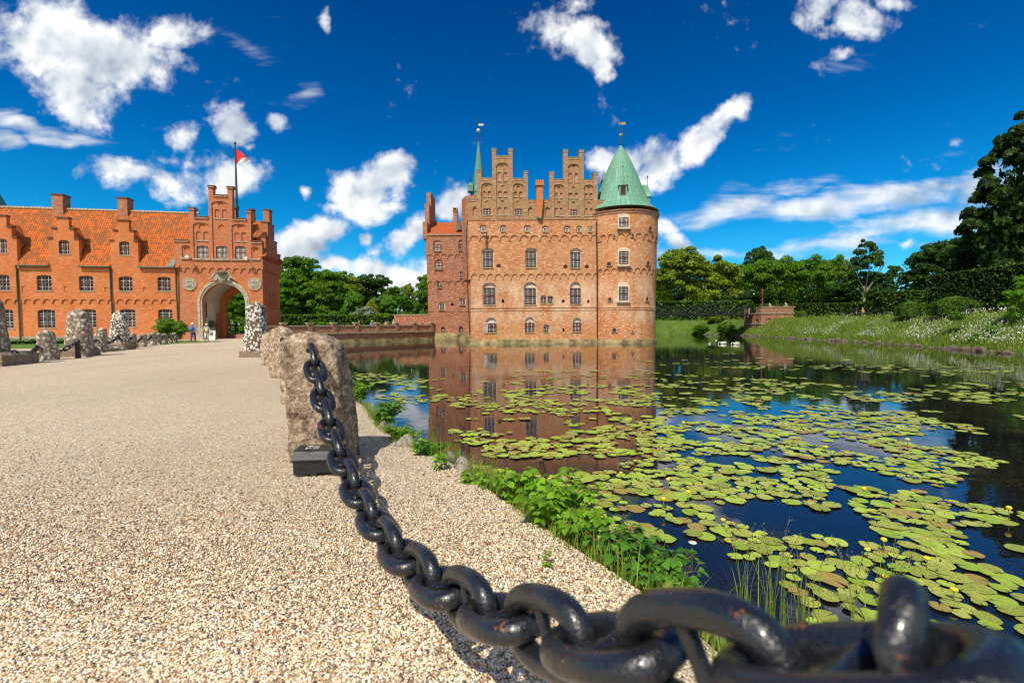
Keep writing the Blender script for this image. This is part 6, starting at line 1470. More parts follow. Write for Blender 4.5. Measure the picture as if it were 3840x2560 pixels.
# --- black bait box by the near stone
g = gnd(1100, 1789); bxo = empty('bait_box', (g.x, g.y, 0), R(4), 'black plastic box with small white print standing at the foot of the granite post', 'box')
M['blackplastic'] = plain('black_plastic', (.022, .023, .024), .38, .5, .3, 20)
W0, D0, H0 = .44, .20, .155
m = MB(); m.prism([(0, .02), (.05, .02), (.05, .0), (.10, .0), (.10, .025), (.16, .025), (.16, 0), (.22, 0), (.22, .035), (.38, .035), (.38, 0), (W0, 0), (W0, H0), (0, H0)], 0, D0); m.build('body', M['blackplastic'], bxo)
ld = MB(); e_ = .012; yz = [(-e_, H0-.005), (-e_, H0+.012), (.055, H0+.075), (.075, H0+.085), (D0+e_, H0+.10), (D0+e_, H0-.005)]
yzprism(ld, yz, -e_, W0+e_)
for k in range(3): ld.box(.06+.13*k, .085+.13*k, -e_-.004, -e_, H0+.002, H0+.012)
ld.build('lid', M['blackplastic'], bxo)
pr_ = MB()
def lidp(x, s): return (x, .08+s*.115, H0+.0885+s*.0125)
def strip(x0, x1, s0, s1): pr_.add([lidp(x0, s0), lidp(x1, s0), lidp(x1, s1), lidp(x0, s1)], [(0, 1, 2, 3)])
for k, x in enumerate((.150, .163, .176, .188)):
    for q in range(9): strip(x, x+.005+(.003 if k == 3 else 0), .12+q*.085, .12+q*.085+.06)
for a_, b_, c_, d_ in ((.078, .13, .62, .66), (.078, .13, .86, .90), (.078, .083, .62, .90), (.125, .13, .62, .90), (.09, .118, .70, .74), (.09, .118, .78, .82), (.078, .088, .15, .42), (.092, .10, .15, .42), (.106, .13, .26, .31), (.118, .128, .22, .36), (.136, .141, .6, .8)): strip(a_, b_, c_, d_)
pr_.build('print', M['white_bar'], bxo)
# ------------------------------------------------------------------ water lilies
def pad_mat(name, c1, c2, spots, th, brown=None):
    t = NT(name); P = t.obj(); oi = t.n('ShaderNodeObjectInfo')
    of = t.n('ShaderNodeVectorMath', operation='MULTIPLY_ADD'); t.l(oi.outputs['Location'], of.inputs[0]); of.inputs[1].default_value = (3.1, 2.3, 0); t.l(P, of.inputs[2]); P2 = of.outputs[0]
    n = t.noise(P2, 3, 4, .6); c = t.ramp(t.math('ADD', t.math('MULTIPLY', n, .7), t.math('MULTIPLY', oi.outputs['Random'], .35)), [(.3, c1), (.75, c2)]).outputs[0]
    s = t.noise(t.scaled(P2, (1, 1, 1)), 34, 5, .75); s2 = t.noise(P2, 5, 4, .7)
    k = t.math('ADD', t.math('MULTIPLY', s, .75), t.math('MULTIPLY', s2, .4))
    c = t.mix(t.ramp(k, [(th, (0, 0, 0)), (th+.04, (1, 1, 1))]).outputs[0], c, spots)
    if brown: c = t.mix(t.ramp(s2, [(.42, (0, 0, 0)), (.6, (1, 1, 1))]).outputs[0], c, brown)
    t.bsdf(c, .5, .35, bump=n, bstr=.2, bdist=.01); return t.mat
PADM = [pad_mat('fresh_pad', (.18, .28, .025), (.40, .50, .07), (.10, .14, .03), .80), pad_mat('speckled_pad', (.23, .28, .035), (.44, .47, .09), (.07, .06, .02), .60), pad_mat('decaying_pad', (.25, .24, .04), (.40, .33, .08), (.12, .07, .02), .58, (.30, .20, .06))]
def pad_verts(seed, n=26):
    r = random.Random(seed); wob = [r.uniform(-.03, .03) for _ in range(6)]; a0 = .14; asp = r.uniform(.80, .95); vs = [(0, -.12, .0)]
    for i in range(n+1):
        a = a0+(2*pi-2*a0)*i/n-pi/2; q = 1+sum(w_*sin((k+2)*a+k) for k, w_ in enumerate(wob)); sq = 1-.10*math.exp(-((i/n)*12)**2)-.10*math.exp(-((1-i/n)*12)**2)
        vs.append((q*sq*cos(a)*asp, q*sq*sin(a), .02*sin(3*a+seed)+.012))
    vs += [(x*.96, y*.96, z-.035) for x, y, z in vs[1:]]
    m_ = n+1; fs = [(0, i, i+1) for i in range(1, n+1)]+[(i, i+m_, i+m_+1, i+1) for i in range(1, n+1)]
    return vs, fs
PADS = []
for k in range(3):
    L_ = []
    for s in range(4):
        vs, fs = pad_verts(k*10+s); o = MB().add(vs, fs).build('lily_pad', PADM[k]); L_.append(o.data); bpy.data.objects.remove(o)
    PADS.append(L_)
# density map of the pads on the pond: (px, py, rx, ry, weight) clusters read on the water surface
CL = [(3500, 2150, 430, 260, .95), (3250, 2000, 500, 200, .95), (2750, 1880, 900, 330, 1.0), (3000, 2080, 520, 200, 1.0), (2300, 1750, 520, 150, .95), (2500, 1800, 300, 110, 1.0), (3250, 1720, 480, 130, .8), (3600, 1950, 330, 170, .6), (2650, 2150, 280, 120, .8), (3350, 2180, 300, 90, .9), (3650, 2300, 260, 150, .8),
      (3050, 1590, 500, 70, .9), (2780, 1540, 320, 50, .8), (3300, 1480, 450, 28, .8), (3700, 1470, 300, 40, .8), (2800, 1440, 380, 25, .8), (2600, 1470, 330, 40, .6), (2050, 1500, 380, 55, .85), (2350, 1480, 330, 45, .8), (1850, 1620, 200, 60, .7), (2150, 1560, 250, 40, .7), (1750, 1560, 160, 40, .5),
      (1470, 1420, 170, 22, .85), (1540, 1480, 150, 32, .75), (1360, 1425, 90, 14, .7), (2650, 1360, 420, 16, .5), (3250, 1378, 550, 10, .75), (2950, 1350, 280, 8, .5), (3500, 1400, 380, 10, .7), (2950, 1325, 300, 5, .4), (2200, 1400, 300, 20, .5), (2000, 1440, 300, 22, .5), (2560, 1410, 220, 14, .6),
      (2560, 1300, 200, 4, .35), (3700, 1600, 250, 50, .4), (2250, 1880, 300, 90, .8), (2420, 1960, 260, 80, .9), (2620, 2010, 260, 90, .7), (3500, 2080, 280, 80, .8), (2250, 2060, 120, 60, .5), (2520, 2190, 90, 60, .6), (3020, 2290, 260, 60, .7), (1950, 1700, 200, 40, .5), (3100, 1900, 500, 180, .9), (3420, 1850, 350, 120, .6)]
BT = math.sqrt
def dens(px, py):
    d = 0
    for (cx, cy, rx, ry, w_) in CL:
        q = ((px-cx)/rx)**2+((py-cy)/ry)**2
        if q < 1.6: d = max(d, w_*min(1, (1.6-q)/.8))
    return d
def side_of_shore(x, y):
    # distance from the shore line, positive on the water side
    best = 1e9
    for i in range(len(SHORE)-1):
        (x0, y0), (x1, y1) = SHORE[i], SHORE[i+1]
        dx_, dy_ = x1-x0, y1-y0; t_ = max(0, min(1, ((x-x0)*dx_+(y-y0)*dy_)/(dx_*dx_+dy_*dy_))); ex, ey_ = x-(x0+t_*dx_), y-(y0+t_*dy_); d2 = math.hypot(ex, ey_)
        if d2 < abs(best): best = d2 if (dx_*(y-y0)-dy_*(x-x0)) < 0 else -d2
    return best
rp = random.Random(77); grid = {}; placed = []
from mathutils import noise as mnoise
def try_pad(x, y, r, over):
    gx, gy_ = int(x/.6), int(y/.6)
    for i in range(gx-1, gx+2):
        for j in range(gy_-1, gy_+2):
            for (a, b, c) in grid.get((i, j), ()):
                if math.hypot(a-x, b-y) < (c+r)*over: return False
    grid.setdefault((gx, gy_), []).append((x, y, r)); return True
BANDS = [(2.6, 5.0, 5200, .105, .145), (5.0, 8.0, 7000, .11, .15), (8.0, 14.0, 9000, .12, .17), (14.0, 26.0, 7000, .14, .22), (26, 44, 3000, .18, .3)]
for (y0, y1, N_, r0, r1) in BANDS:
    for _ in range(N_):
        y = rp.uniform(y0, y1); x = rp.uniform(-.45*y, 1.2*y)
        px, py = project((x, y, WZ))
        if px < 1200 or px > 3950 or py > 2750: continue
        d_ = dens(px, min(py, 2420)); nz_ = mnoise.noise(Vector((x*.9, y*.9, 0)))*.5+mnoise.noise(Vector((x*2.2, y*2.2, 3)))*.3
        if rp.random() > d_*.95 or nz_ < .385-.47*d_: continue
        r = rp.uniform(r0, r1)*rp.choice((.5, .65, .8, .9, 1.0))
        if side_of_shore(x, y) < .28+r or x > 37-(.2 if y > 40 else 0) or (CX-1 < x < 18 and y > 50): continue
        if x > np.interp(y, [10, 20, 30, 40, 48], [29, 31.5, 33.6, 36.3, 37.9])-.6: continue
        if not try_pad(x, y, r, rp.choice((.55, .72, .85))): continue
        placed.append((x, y, r, nz_))
placed.sort(key=lambda q: -(q[2]/q[1])**2/q[1])
print('pads', len(placed))
KIND = [('fresh smooth green lily pad floating among the others on the pond', 'fresh green lily pads'), ('green lily pad speckled with brown spots floating on the pond', 'speckled lily pads'), ('yellowing lily pad with ragged brown patches on the pond', 'yellow brown lily pads')]
far = MB()
for i, (x, y, r, nz_) in enumerate(placed):
    q = rp.random(); k = 0 if q < .42 else (1 if q < .92 else 2)
    z = WZ+.008+.020*((i*7) % 5)/5
    if i < 298:
        o = bpy.data.objects.new('lily_pad', PADS[k][rp.randrange(4)]); COL.objects.link(o); o.location = (x, y, z); o.scale = (r, r, r)
        o.rotation_euler = (rp.uniform(-.025, .025), rp.uniform(-.025, .025), rp.uniform(0, 6.28)); tag(o, KIND[k][0], 'lily pad', KIND[k][1])
    else:
        a0 = rp.uniform(0, 6.28); nn_ = 10; vs = [(x+r*cos(a0)*.1, y+r*sin(a0)*.1, z)]+[(x+r*cos(a0+.2+5.9*j/nn_), y+r*sin(a0+.2+5.9*j/nn_)*.95, z+.002*((j*3) % 4)) for j in range(nn_+1)]
        far.add(vs, [(0, j, j+1) for j in range(1, nn_+1)], k)
tag(far.build('lily_pad_carpet', PADM), 'carpet of small lily pads covering the farther water', 'lily pads', kind='stuff')
# yellow flowers on short stalks
def flower():
    e = empty('water_lily_flower', (0, 0, 0)); MB().tube([(0, 0, -.02), (.005, 0, .05), (0, .004, .10)], .005, 5).build('stalk', PADM[0], e)
    b = MB().sphere((0, 0, .118), .024, 10, 6, 0)
    for k in range(5): a = k*2*pi/5; b.sphere((.017*cos(a), .017*sin(a), .122), .017, 6, 4, 0)
    b.build('bloom', plain('yellow_petal', (.80, .62, .03), .5, .3, .1), e); return e
fl0 = flower(); used = False
near = placed[:460]; rp2 = random.Random(5)
FS = []
for _ in range(400):
    x, y, r, q = rp2.choice(near+placed[430:900:3])
    if all(math.hypot(x-a, y-b) > .035*y+.2 for a, b in FS): FS.append((x+r*.8, y+r*.4))
    if len(FS) >= 20: break
for (x, y) in FS:
    o = fl0 if not used else copy_tree(fl0); used = True
    o.location = (x, y, WZ+.02); s = .85 if y < 7 else 1.15; o.scale = (s, s, s*rp2.uniform(.8, 1.3)); tag(o, 'small yellow ball shaped water lily flower standing on its stalk above the pads', 'flower', 'yellow water lily flowers')
# ------------------------------------------------------------------ plants on the near bank
LEAF = foliage('bramble_leaves', (.07, .17, .008), (.24, .46, .03), .35, 3.0, .42)
STEM = plain('bramble_stem', (.20, .14, .07), .7, .2, .3, 10); LEAF2 = foliage('nettle_leaves', (.03, .10, .012), (.12, .30, .03), .3, 3.0, .45); GRS = foliage('bank_grass_blades', (.10, .17, .015), (.34, .44, .07), .3, 2.0)
DRY = foliage('dry_grass', (.16, .12, .05), (.42, .34, .17), .3, 3.0); M['petal'] = plain('white_petal', (.85, .85, .82), .6, .2, .06); M['yolk'] = plain('daisy_yellow', (.75, .5, .03), .7)
def leaflet(rng, base, d, nrm, L_, W_):
    """serrated leaflet folded along its midrib"""
    d = d/np.linalg.norm(d); s = np.cross(nrm, d); s /= np.linalg.norm(s)+1e-9; n = np.cross(d, s)
    prof = [(0, .0), (.12, .55), (.2, .50), (.33, .92), (.42, .84), (.55, .90), (.62, .72), (.75, .60), (.82, .42), (.93, .2), (1, 0)]
    V = []; F2 = []
    for i, (u_, w_) in enumerate(prof):
        c = base+d*L_*u_-n*L_*.22*u_*u_
        V += [c, c+s*W_*w_+n*W_*(.28*w_)-n*L_*.02, c-s*W_*w_+n*W_*(.28*w_)-n*L_*.02]
    for i in range(len(prof)-1):
        a = i*3; F2 += [(a, a+3, a+4, a+1), (a, a+2, a+5, a+3)]
    return V, F2
def bramble(name, x, y, z, h, spread, stems, leafL, seed, label, cat='plant', group=None, mat=LEAF, lean=(0, 0)):
    rng = np.random.default_rng(seed); e = empty(name, (x, y, z), 0, label, cat, group); V = []; F2 = []; st = MB()
    for s in range(stems):
        a = rng.uniform(0, 2*pi); l = h*rng.uniform(.55, 1.1); ex = spread*rng.uniform(.3, 1.0)
        P = [np.array([cos(a)*ex*.1*rng.uniform(0, 1), sin(a)*ex*.1, 0.0])]
        for k in range(1, 8):
            f = k/7; P.append(np.array([cos(a)*ex*f**1.3+lean[0]*f, sin(a)*ex*f**1.3+lean[1]*f, l*(f*1.25-.35*f*f)])+rng.normal(0, .008, 3))
        st.tube([tuple(p) for p in P], [.0045*(1-.6*i/7)+.001 for i in range(8)], 5)
        for k in range(1, 8):
            for _ in range(2):
                a2 = rng.uniform(0, 2*pi); out = np.array([cos(a2), sin(a2), rng.uniform(.05, .6)]); out /= np.linalg.norm(out)
                pet = leafL*rng.uniform(.5, .9); b = P[k]+out*pet; st.tube([tuple(P[k]), tuple(b)], .0015, 4, cap=False)
                sz = leafL*rng.uniform(.65, 1.2); up = np.array([0, 0, 1.0])+rng.normal(0, .3, 3)
                for t_, k2 in ((0, 1.0), (1.15, .8), (-1.15, .8)):
                    c_, s_ = cos(t_), sin(t_); d = np.array([out[0]*c_-out[1]*s_, out[0]*s_+out[1]*c_, out[2]*.3-.1]); v, f_ = leaflet(rng, b, d, up, sz*k2, sz*k2*.42)
                    o_ = len(V); V += v; F2 += [tuple(i+o_ for i in q) for q in f_]
    fastmesh('leaves', np.array(V), np.array(F2), mat, e, smooth=False); st.build('stems', STEM, e); return e
def on_shore(px, py, z=0): g_ = gnd(px, py, z); return g_.x, g_.y
PL = [(1345, 1500, .34, .26, 16, .075, 'low bramble tuft just right of the near granite post, by the water'), (1430, 1590, .36, .28, 20, .08, 'bushy bramble with white blossom beyond the foot of the granite post'), (1295, 1462, .36, .22, 14, .075, 'leafy sprig touching the right edge of the granite post'),
      (1985, 1935, .40, .34, 20, .085, 'large leafy bramble clump in the middle of the near bank'), (2080, 1985, .26, .24, 10, .08, 'bramble with drooping leaves at the gravel edge, right of the large clump'), (2215, 2065, .26, .24, 10, .07, 'loose bramble further right along the gravel edge'),
      (1885, 1860, .32, .28, 14, .08, 'bramble shoots at the left end of the large clump'), (2330, 2130, .18, .24, 13, .065, 'low leafy tangle beside the white daisies'), (2440, 2230, .12, .2, 11, .06, 'low green tangle right above the big chain links'), (1500, 1650, .20, .2, 12, .06, 'low leafy tuft between the bushy bramble and the pale rock'), (1600, 1700, .16, .2, 10, .055, 'creeping leafy tuft behind the nettle like plant'), (1800, 1800, .20, .22, 12, .065, 'leafy tuft left of the bramble shoots at the gravel edge'), (1275, 1440, .3, .3, 16, .07, 'green leafy edge plant half hidden behind the granite post')]
for i, (px, py, h, sp_, n, ll, lab) in enumerate(PL):
    x, y = on_shore(px, py); nx_, ny_ = (.20, .05) if py > 1840 else (.04, 0)
    bramble('bramble', x+nx_*.8, y+ny_, -.12 if y < 5 else -.02, h, sp_, n, ll, 100+i, lab, lean=(.04, 0), mat=LEAF2 if i in (1, 5, 7, 8, 10) else LEAF)
for i, (px, py, h, lab) in enumerate(((1572, 1704, .22, 'young nettle like plant on the gravel by the pale rock'), (1655, 1760, .15, 'small upright seedling on the gravel by the mossy rock'), (1708, 1755, .10, 'tiny seedling right of the small upright one'), (2062, 2128, .07, 'lone tiny green sprout in the gravel above the chain'))):
    x, y = on_shore(px, py); bramble('seedling', x, y, 0, h, .05, 2 if h > .1 else 1, .05 if h > .1 else .025, 140+i, lab)
x, y = 1.05, 2.05
bramble('bramble', 1.16, 1.98, -.35, .25, .2, 8, .06, 151, 'bright leaves peeping over the nearest chain links')
bramble('bramble', 1.60, 1.15, -.40, .2, .25, 8, .06, 152, 'bright leaves in the lower right corner beyond the chain')
# grass along the edge, uncountable
def blades(N_, pos, h0, h1, wd, rng, bend=.5):
    V = []; F2 = []
    for i in range(N_):
        x, y, z, hs = pos(i); h = rng.uniform(h0, h1)*hs; a = rng.uniform(0, 2*pi); b = rng.uniform(0, bend)*h; w_ = wd*rng.uniform(.6, 1.3); sx_, sy_ = -sin(a)*w_, cos(a)*w_; o_ = len(V)
        for f in (0, .45, .8): V += [(x+cos(a)*b*f*f-sx_*(1-f*.8), y+sin(a)*b*f*f-sy_*(1-f*.8), z+h*f), (x+cos(a)*b*f*f+sx_*(1-f*.8), y+sin(a)*b*f*f+sy_*(1-f*.8), z+h*f)]
        V += [(x+cos(a)*b, y+sin(a)*b, z+h*.98)]*2
        F2 += [(o_, o_+1, o_+3, o_+2), (o_+2, o_+3, o_+5, o_+4), (o_+4, o_+5, o_+7, o_+6)]
    return np.array(V), np.array(F2)
rng = np.random.default_rng(31); SHL = [Vector(p) for p in SHORE]
cum = [0]
for i in range(len(SHL)-1): cum.append(cum[-1]+(SHL[i+1]-SHL[i]).length)
def shore_at(s):
    s = max(0, min(cum[-1]-1e-4, s)); i = max(j for j in range(len(cum)-1) if cum[j] <= s); f = (s-cum[i])/(cum[i+1]-cum[i]); d = (SHL[i+1]-SHL[i]).normalized(); return SHL[i].lerp(SHL[i+1], f), Vector((d.y, -d.x))
def gpos(i):
    s = rng.uniform(7.2, 19)**1.0; 
    if rng.random() < .5: s = rng.uniform(8, 14.5)
    p, n_ = shore_at(s); w_ = rng.uniform(-.06, .26)
    if mnoise.noise(Vector((s*1.9, 0, 5))) < -.15 and w_ < .1: w_ += .12
    return p.x+n_.x*w_, p.y+n_.y*w_, -.01-max(0, w_)*1.1, (.45 if w_ < 0 else 1.0)
V, Q = blades(8000, gpos, .06, .27, .0030, rng, .9); tag(fastmesh('shore_grass', V, Q, GRS), 'fine green grass fringing the gravel edge by the water', 'grass', kind='stuff')
def gpos2(i):
    s = rng.uniform(19, 60); p, n_ = shore_at(s); w_ = rng.uniform(0, .5); return p.x+n_.x*w_, p.y+n_.y*w_, -.05-w_*.9, 1.0
V, Q = blades(3000, gpos2, .12, .34, .012, rng, .6); tag(fastmesh('shore_grass', V, Q, GRS), 'taller grass fringing the far part of the gravel edge', 'grass', kind='stuff')
# tall reeds and seeding grass stems standing in the shallow water
def reed(px, py, h, n, seed, label, dry=False):
    g_ = gnd(px, py, WZ); rg = np.random.default_rng(seed); e = empty('reed_tuft', (g_.x, g_.y, WZ), 0, label, 'reeds'); a_ = lambda i: (rg.normal(0, .05), rg.normal(0, .05), 0, 1)
    V, Q = blades(n, a_, h*.45, h, .0035, rg, .45); fastmesh('blades', V, Q, DRY if dry else GRS, e)
    st = MB()
    for k in range(5):
        a = rg.uniform(0, 2*pi); hh_ = h*rg.uniform(.9, 1.25); b = rg.uniform(.1, .35)*hh_; P = [(cos(a)*b*f*f, sin(a)*b*f*f, hh_*f) for f in (0, .3, .6, .85, 1)]; st.tube(P, [.002, .0018, .0014, .001, .0008], 4)
        for q in range(10):
            f = .72+.028*q; c = (cos(a)*b*f*f+rg.normal(0, .012), sin(a)*b*f*f+rg.normal(0, .012), hh_*f+rg.normal(0, .01)); st.sphere(c, .0045, 4, 3, 1, 1.8)
    st.build('seed_heads', [GRS, DRY], e)
for i, a in enumerate(((2780, 2290, .62, 22, 'tall grass tuft in the water left of the chain shackle', False), (2900, 2350, .70, 26, 'tallest grass tuft among the pads just before the shackle', False), (3010, 2330, .55, 16, 'grass tuft behind the shackle top', False), (3200, 2330, .5, 8, 'few long leaning reed leaves right of the shackle', False), (3330, 2290, .5, 7, 'sparse reed leaves far right above the last links', False), (2480, 2200, .35, 10, 'dry brown grass stems by the daisy', True), (2360, 2120, .4, 16, 'arching grass tuft between bramble and daisies', False), (2560, 2260, .35, 8, 'dry stems right of the white daisy', True))):
    reed(a[0], a[1], a[2], a[3], 200+i, a[4], a[5])
for i, (px, py, h, n, lab) in enumerate(((1560, 1600, .34, 40, 'slender grass stems with purplish seed heads near the pale rock'), (1640, 1640, .34, 40, 'grass tuft by the rocks at the water edge'), (1760, 1710, .3, 40, 'thin grass stems left of the large bramble clump'), (2110, 1960, .3, 36, 'grass tuft inside the bramble clump'))):
    x, y = on_shore(px, py); e = reed(px, py, h, n, 230+i, lab); o = bpy.data.objects[[q.name for q in bpy.data.objects if q.name.startswith('reed_tuft')][-1]]
    for q in bpy.data.objects:
        if q.get('label') == lab: q.location = (x+.22, y+.1, -.3)
# daisies
def daisy(px, py, h, seed, label):
    g_ = gnd(px, py, -.25); e = empty('daisy', (g_.x, g_.y, -.45), 0, label, 'flower'); h += .2
    MB().tube([(0, 0, 0), (.02, .01, h*.5), (.015, -.01, h)], .002, 5).build('stalk', GRS, e)
    p = MB()
    for k in range(17):
        a = 2*pi*k/17; c, s = cos(a), sin(a); r0, r1 = .006, .023; w_ = .0035; z = h+.002*(k % 2)
        p.add([(.015+c*r0-s*w_*.6, -.01+s*r0+c*w_*.6, z), (.015+c*r0+s*w_*.6, -.01+s*r0-c*w_*.6, z), (.015+c*r1+s*w_, -.01+s*r1-c*w_, z-.003), (.015+c*(r1+.003), -.01+s*(r1+.003), z-.004), (.015+c*r1-s*w_, -.01+s*r1+c*w_, z-.003)], [(0, 1, 2, 3, 4)])
    p.build('petals', M['petal'], e); MB().sphere((.015, -.01, h+.002), .0085, 8, 5, 0, .6).build('flower_head', M['yolk'], e)
daisy(2365, 2110, .22, 1, 'white daisy with yellow centre among the leaves'); daisy(2585, 2200, .30, 2, 'single white daisy on a long stalk over the dark water')
# rocks at the near edge
for i, (px, py, s, mt, lab) in enumerate(((1520, 1668, 1.0, 'rock', 'pale pointed rock at the water edge beside the young plant'), (1437, 1602, .7, 'rock', 'small grey rock at the foot of the bushy bramble'), (1736, 1752, .85, 'rock', 'rounded grey rock by the seedlings'), (1690, 1712, .5, 'rock', 'little rock with orange moss behind the seedlings'), (1300, 1520, .8, 'rock', 'pale stone half buried beside the granite post'))):
    x, y = on_shore(px, py); o = rough_stone('shore_rock', [(-.12, 0, 0, .11, .09), (.0, 0, 0, .12, .09), (.06, .01, 0, .095, .07), (.11, .02, 0, .045, .035), (.13, .02, 0, .01, .01)], 60+i, granite('shore_rock_stone', ((.12, .10, .09), (.30, .26, .22), (.46, .41, .36)), None, bs=.5) if i == 0 else bpy.data.materials['shore_rock_stone'], .015, loc=(x, y, 0), rz=i)
    o.scale = (s, s, s); tag(o, lab, 'rock')
# fallen leaves on the gravel
lfm = plain('dead_leaf', (.45, .20, .06), .8, .1, .3, 30)
for i, (px, py, lab) in enumerate(((1672, 1787, 'tan dead leaf lying on the gravel below the seedlings'), (2022, 2146, 'orange dead leaf near the lone sprout'), (2294, 2122, 'rust brown dead leaf at the gravel edge by the daisy'), (1842, 2042, 'brown dead leaf on the gravel above the chain'), (2000, 2320, 'dead leaf close to the big links'))):
    x, y = on_shore(px, py); v, f_ = leaflet(np.random.default_rng(i), np.array([0, 0, .012]), np.array([cos(i), sin(i), .1]), np.array([0, 0, 1.0]), .05, .014); o = fastmesh('fallen_leaf', np.array(v), np.array(f_), lfm, loc=(x, y, 0)); tag(o, lab, 'leaf')
# ------------------------------------------------------------------ far bank: grass, flowers, bushes, rocks
rng = np.random.default_rng(90); DN = dense
def bank_pt(s, w_):
    i = int(s); f = s-i; a, b = rows[i], rows[i+1]; j = int(w_); g_ = w_-j
    P = lambda r_: Vector(r_[j]).lerp(Vector(r_[j+1]), g_)
    return P(a).lerp(P(b), f)
nr = len(rows)-1
def bpos(i):
    s = rng.uniform(0, nr*.999); 
    if rng.random() < .55: s = rng.uniform(0, nr*.55)
    p = bank_pt(s, rng.uniform(1.6, 6.98)); return p.x, p.y, p.z-.03, 1.0+.5*mnoise.noise(Vector((p.x*.5, p.y*.5, 0)))
V, Q = blades(26000, bpos, .2, .48, .022, rng, .7); MG = foliage('meadow_grass', (.07, .14, .010), (.30, .37, .04), .3, .35)
tag(fastmesh('bank_meadow', V, Q, MG), 'long unmown grass on the bank across the pond', 'grass', kind='stuff')
def fpos():
    while True:
        s = rng.uniform(0, nr*.999) if rng.random() < .3 else rng.uniform(0, nr*.42); p = bank_pt(s, rng.uniform(2.2, 6.9))
        if mnoise.noise(Vector((p.x*.35, p.y*.35, 7)))+.32*rng.normal() > (-.10 if p.y < 45 else .3): return p
Cs = np.array([tuple(fpos()+Vector((0, 0, rng.uniform(.25, .6)))) for _ in range(6000)]); V, Q = leaf_cards(Cs, rng.normal(size=(6000, 3))*.3+np.array([-.2, -.5, .9]), .03, rng, .9)
tag(fastmesh('white_wildflowers', V, Q, M['petal']), 'drifts of small white wild flowers in the bank grass', 'wild flowers', kind='stuff')
for i, (px, py, w_, h_, mt, lab) in enumerate(((3480, 1290, 2.6, 1.2, 'mid', 'dark green bush at the water edge of the flowering bank'), (3560, 1300, 1.8, .9, 'mid', 'low bush right of the dark water edge bush'), (3700, 1318, 2.6, 1.5, 'bright', 'big leafy bush leaning over the water near the right edge'), (3400, 1285, 1.6, .8, 'mid', 'small bush beside the waterside rocks'), (2930, 1262, 3.6, 1.6, 'mid', 'dark shrub at the foot of the bridge abutment'), (2890, 1250, 2.6, 1.5, 'mid', 'shrub touching the abutment corner'), (2735, 1250, 3.0, 1.6, 'mid', 'shrub just left of the bridge abutment'), (2640, 1245, 3, 1.3, 'mid', 'bush on the far bank between castle and bridge'), (3020, 1265, 2.5, .9, 'mid', 'low bush further right of the abutment'), (3585, 1218, 1.0, .5, 'mid', 'leafy plant under the larger topiary'), (3825, 1165, 2.2, 2.6, 'bright', 'bright shrub at the right edge before the towering hedge'), (3180, 1270, 2.2, .8, 'mid', 'low bush above the waterside stones in the middle of the bank'), (2690, 1200, 3.5, 1.0, 'yellow', 'grassy hummock on the far bank left of the abutment'))):
    Y = 3840/max(30, (py-1206)) if py > 1235 else (38 if i == 9 else 34 if i == 10 else 88)
    if i in (4, 5, 6, 7, 8): Y = {4: 71.5, 5: 73, 6: 79.5, 7: 86, 8: 62}[i]
    if i == 12: Y = 88
    X = aty(px, 1215, Y).x; zg = WZ+.1 if py > 1235 else 1.6
    if i in (6, 7): zg = WZ+.5
    t = empty('bank_bush', (X+(.9 if py > 1235 and i not in (6, 7) else 0), Y+(1.2 if i in (6, 7) else 0), zg), i, lab, 'bush'); t.scale = (w_, w_, h_*1.25); c = bpy.data.objects.new('foliage', crown_mesh(('mound', mt, 70), mt, 70, BL['mound'], 3500, .035, sub=.25, nsub=50)); COL.objects.link(c); c.parent = t
rk = rough_stone('waterside_rock', [(-.2, 0, 0, .3, .22), (.1, 0, 0, .33, .25), (.28, .02, 0, .24, .18), (.38, .02, 0, .1, .08)], 71, bpy.data.materials['shore_rock_stone'], .05); rkm2 = rk.data; rkm2.materials[0] = granite('waterside_rock_stone', ((.04, .03, .025), (.13, .10, .08), (.28, .24, .20)), None, bs=.5); bpy.data.objects.remove(rk)
rr = random.Random(8); s = 1.0; cnt = 0
while s < nr-.5 and cnt < 95:
    p = bank_pt(min(s, nr-.01), 1.05); o = bpy.data.objects.new('waterside_rock', rkm2); COL.objects.link(o); k = rr.uniform(.3, .8); o.location = (p.x-.1, p.y, WZ+rr.uniform(-.08, .12)); o.scale = (k*rr.uniform(.8, 1.5), k, k*rr.uniform(.7, 1.1)); o.rotation_euler = (0, 0, rr.uniform(0, 6.3))
    tag(o, 'grey brown rock lying at the waterline of the far bank', 'rock', 'rocks along the far waterline'); s += rr.uniform(.25, 1.2); cnt += 1
# ------------------------------------------------------------------ bridge abutment and suspension bridge
ab = empty('bridge_abutment', (41.0, 75.0, WZ), R(5), 'red brick bridge abutment with blind arches and a stone topped parapet', 'abutment')
AW, AD = 5.7, 4.6; zt_ab = 3.95-WZ; zd = 2.85-WZ
m = MB(); hs = [(arch(.9+k*1.22, 1.75+k*1.22, 2.35, 2.6, 2.95), .14, 0, 1) for k in range(4)]
m.panel(rect(0, AW, -.5, zd), hs, 0, 0)
def side_panel(m, holes, x, y0, y1, z0, z1):
    lp = [[Vector((y0, z0, 0)), Vector((y1, z0, 0)), Vector((y1, z1, 0)), Vector((y0, z1, 0))]]+[[Vector((a, b, 0)) for a, b in h] for h in holes]
    flat = [p for l in lp for p in l]; vs = [(x, p.x, p.y) for p in flat]; fs = []
    for q in tessellate_polygon(lp):
        a, b, c = [Vector(vs[i]) for i in q]; fs.append(tuple(q) if (b-a).cross(c-a).x < 0 else tuple(q)[::-1])
    m.add(vs, fs, 0)
    for h in holes:
        n = len(h); vv = [(x, a, b) for a, b in h]+[(x+.16, a, b) for a, b in h]; m.add(vv, [(i, (i+1) % n, (i+1) % n+n, i+n) for i in range(n)], 0)
        t_ = tessellate_polygon([[Vector((a, b, 0)) for a, b in h]]); m.add([(x+.16, a, b) for a, b in h], [tuple(q) for q in t_], 1)
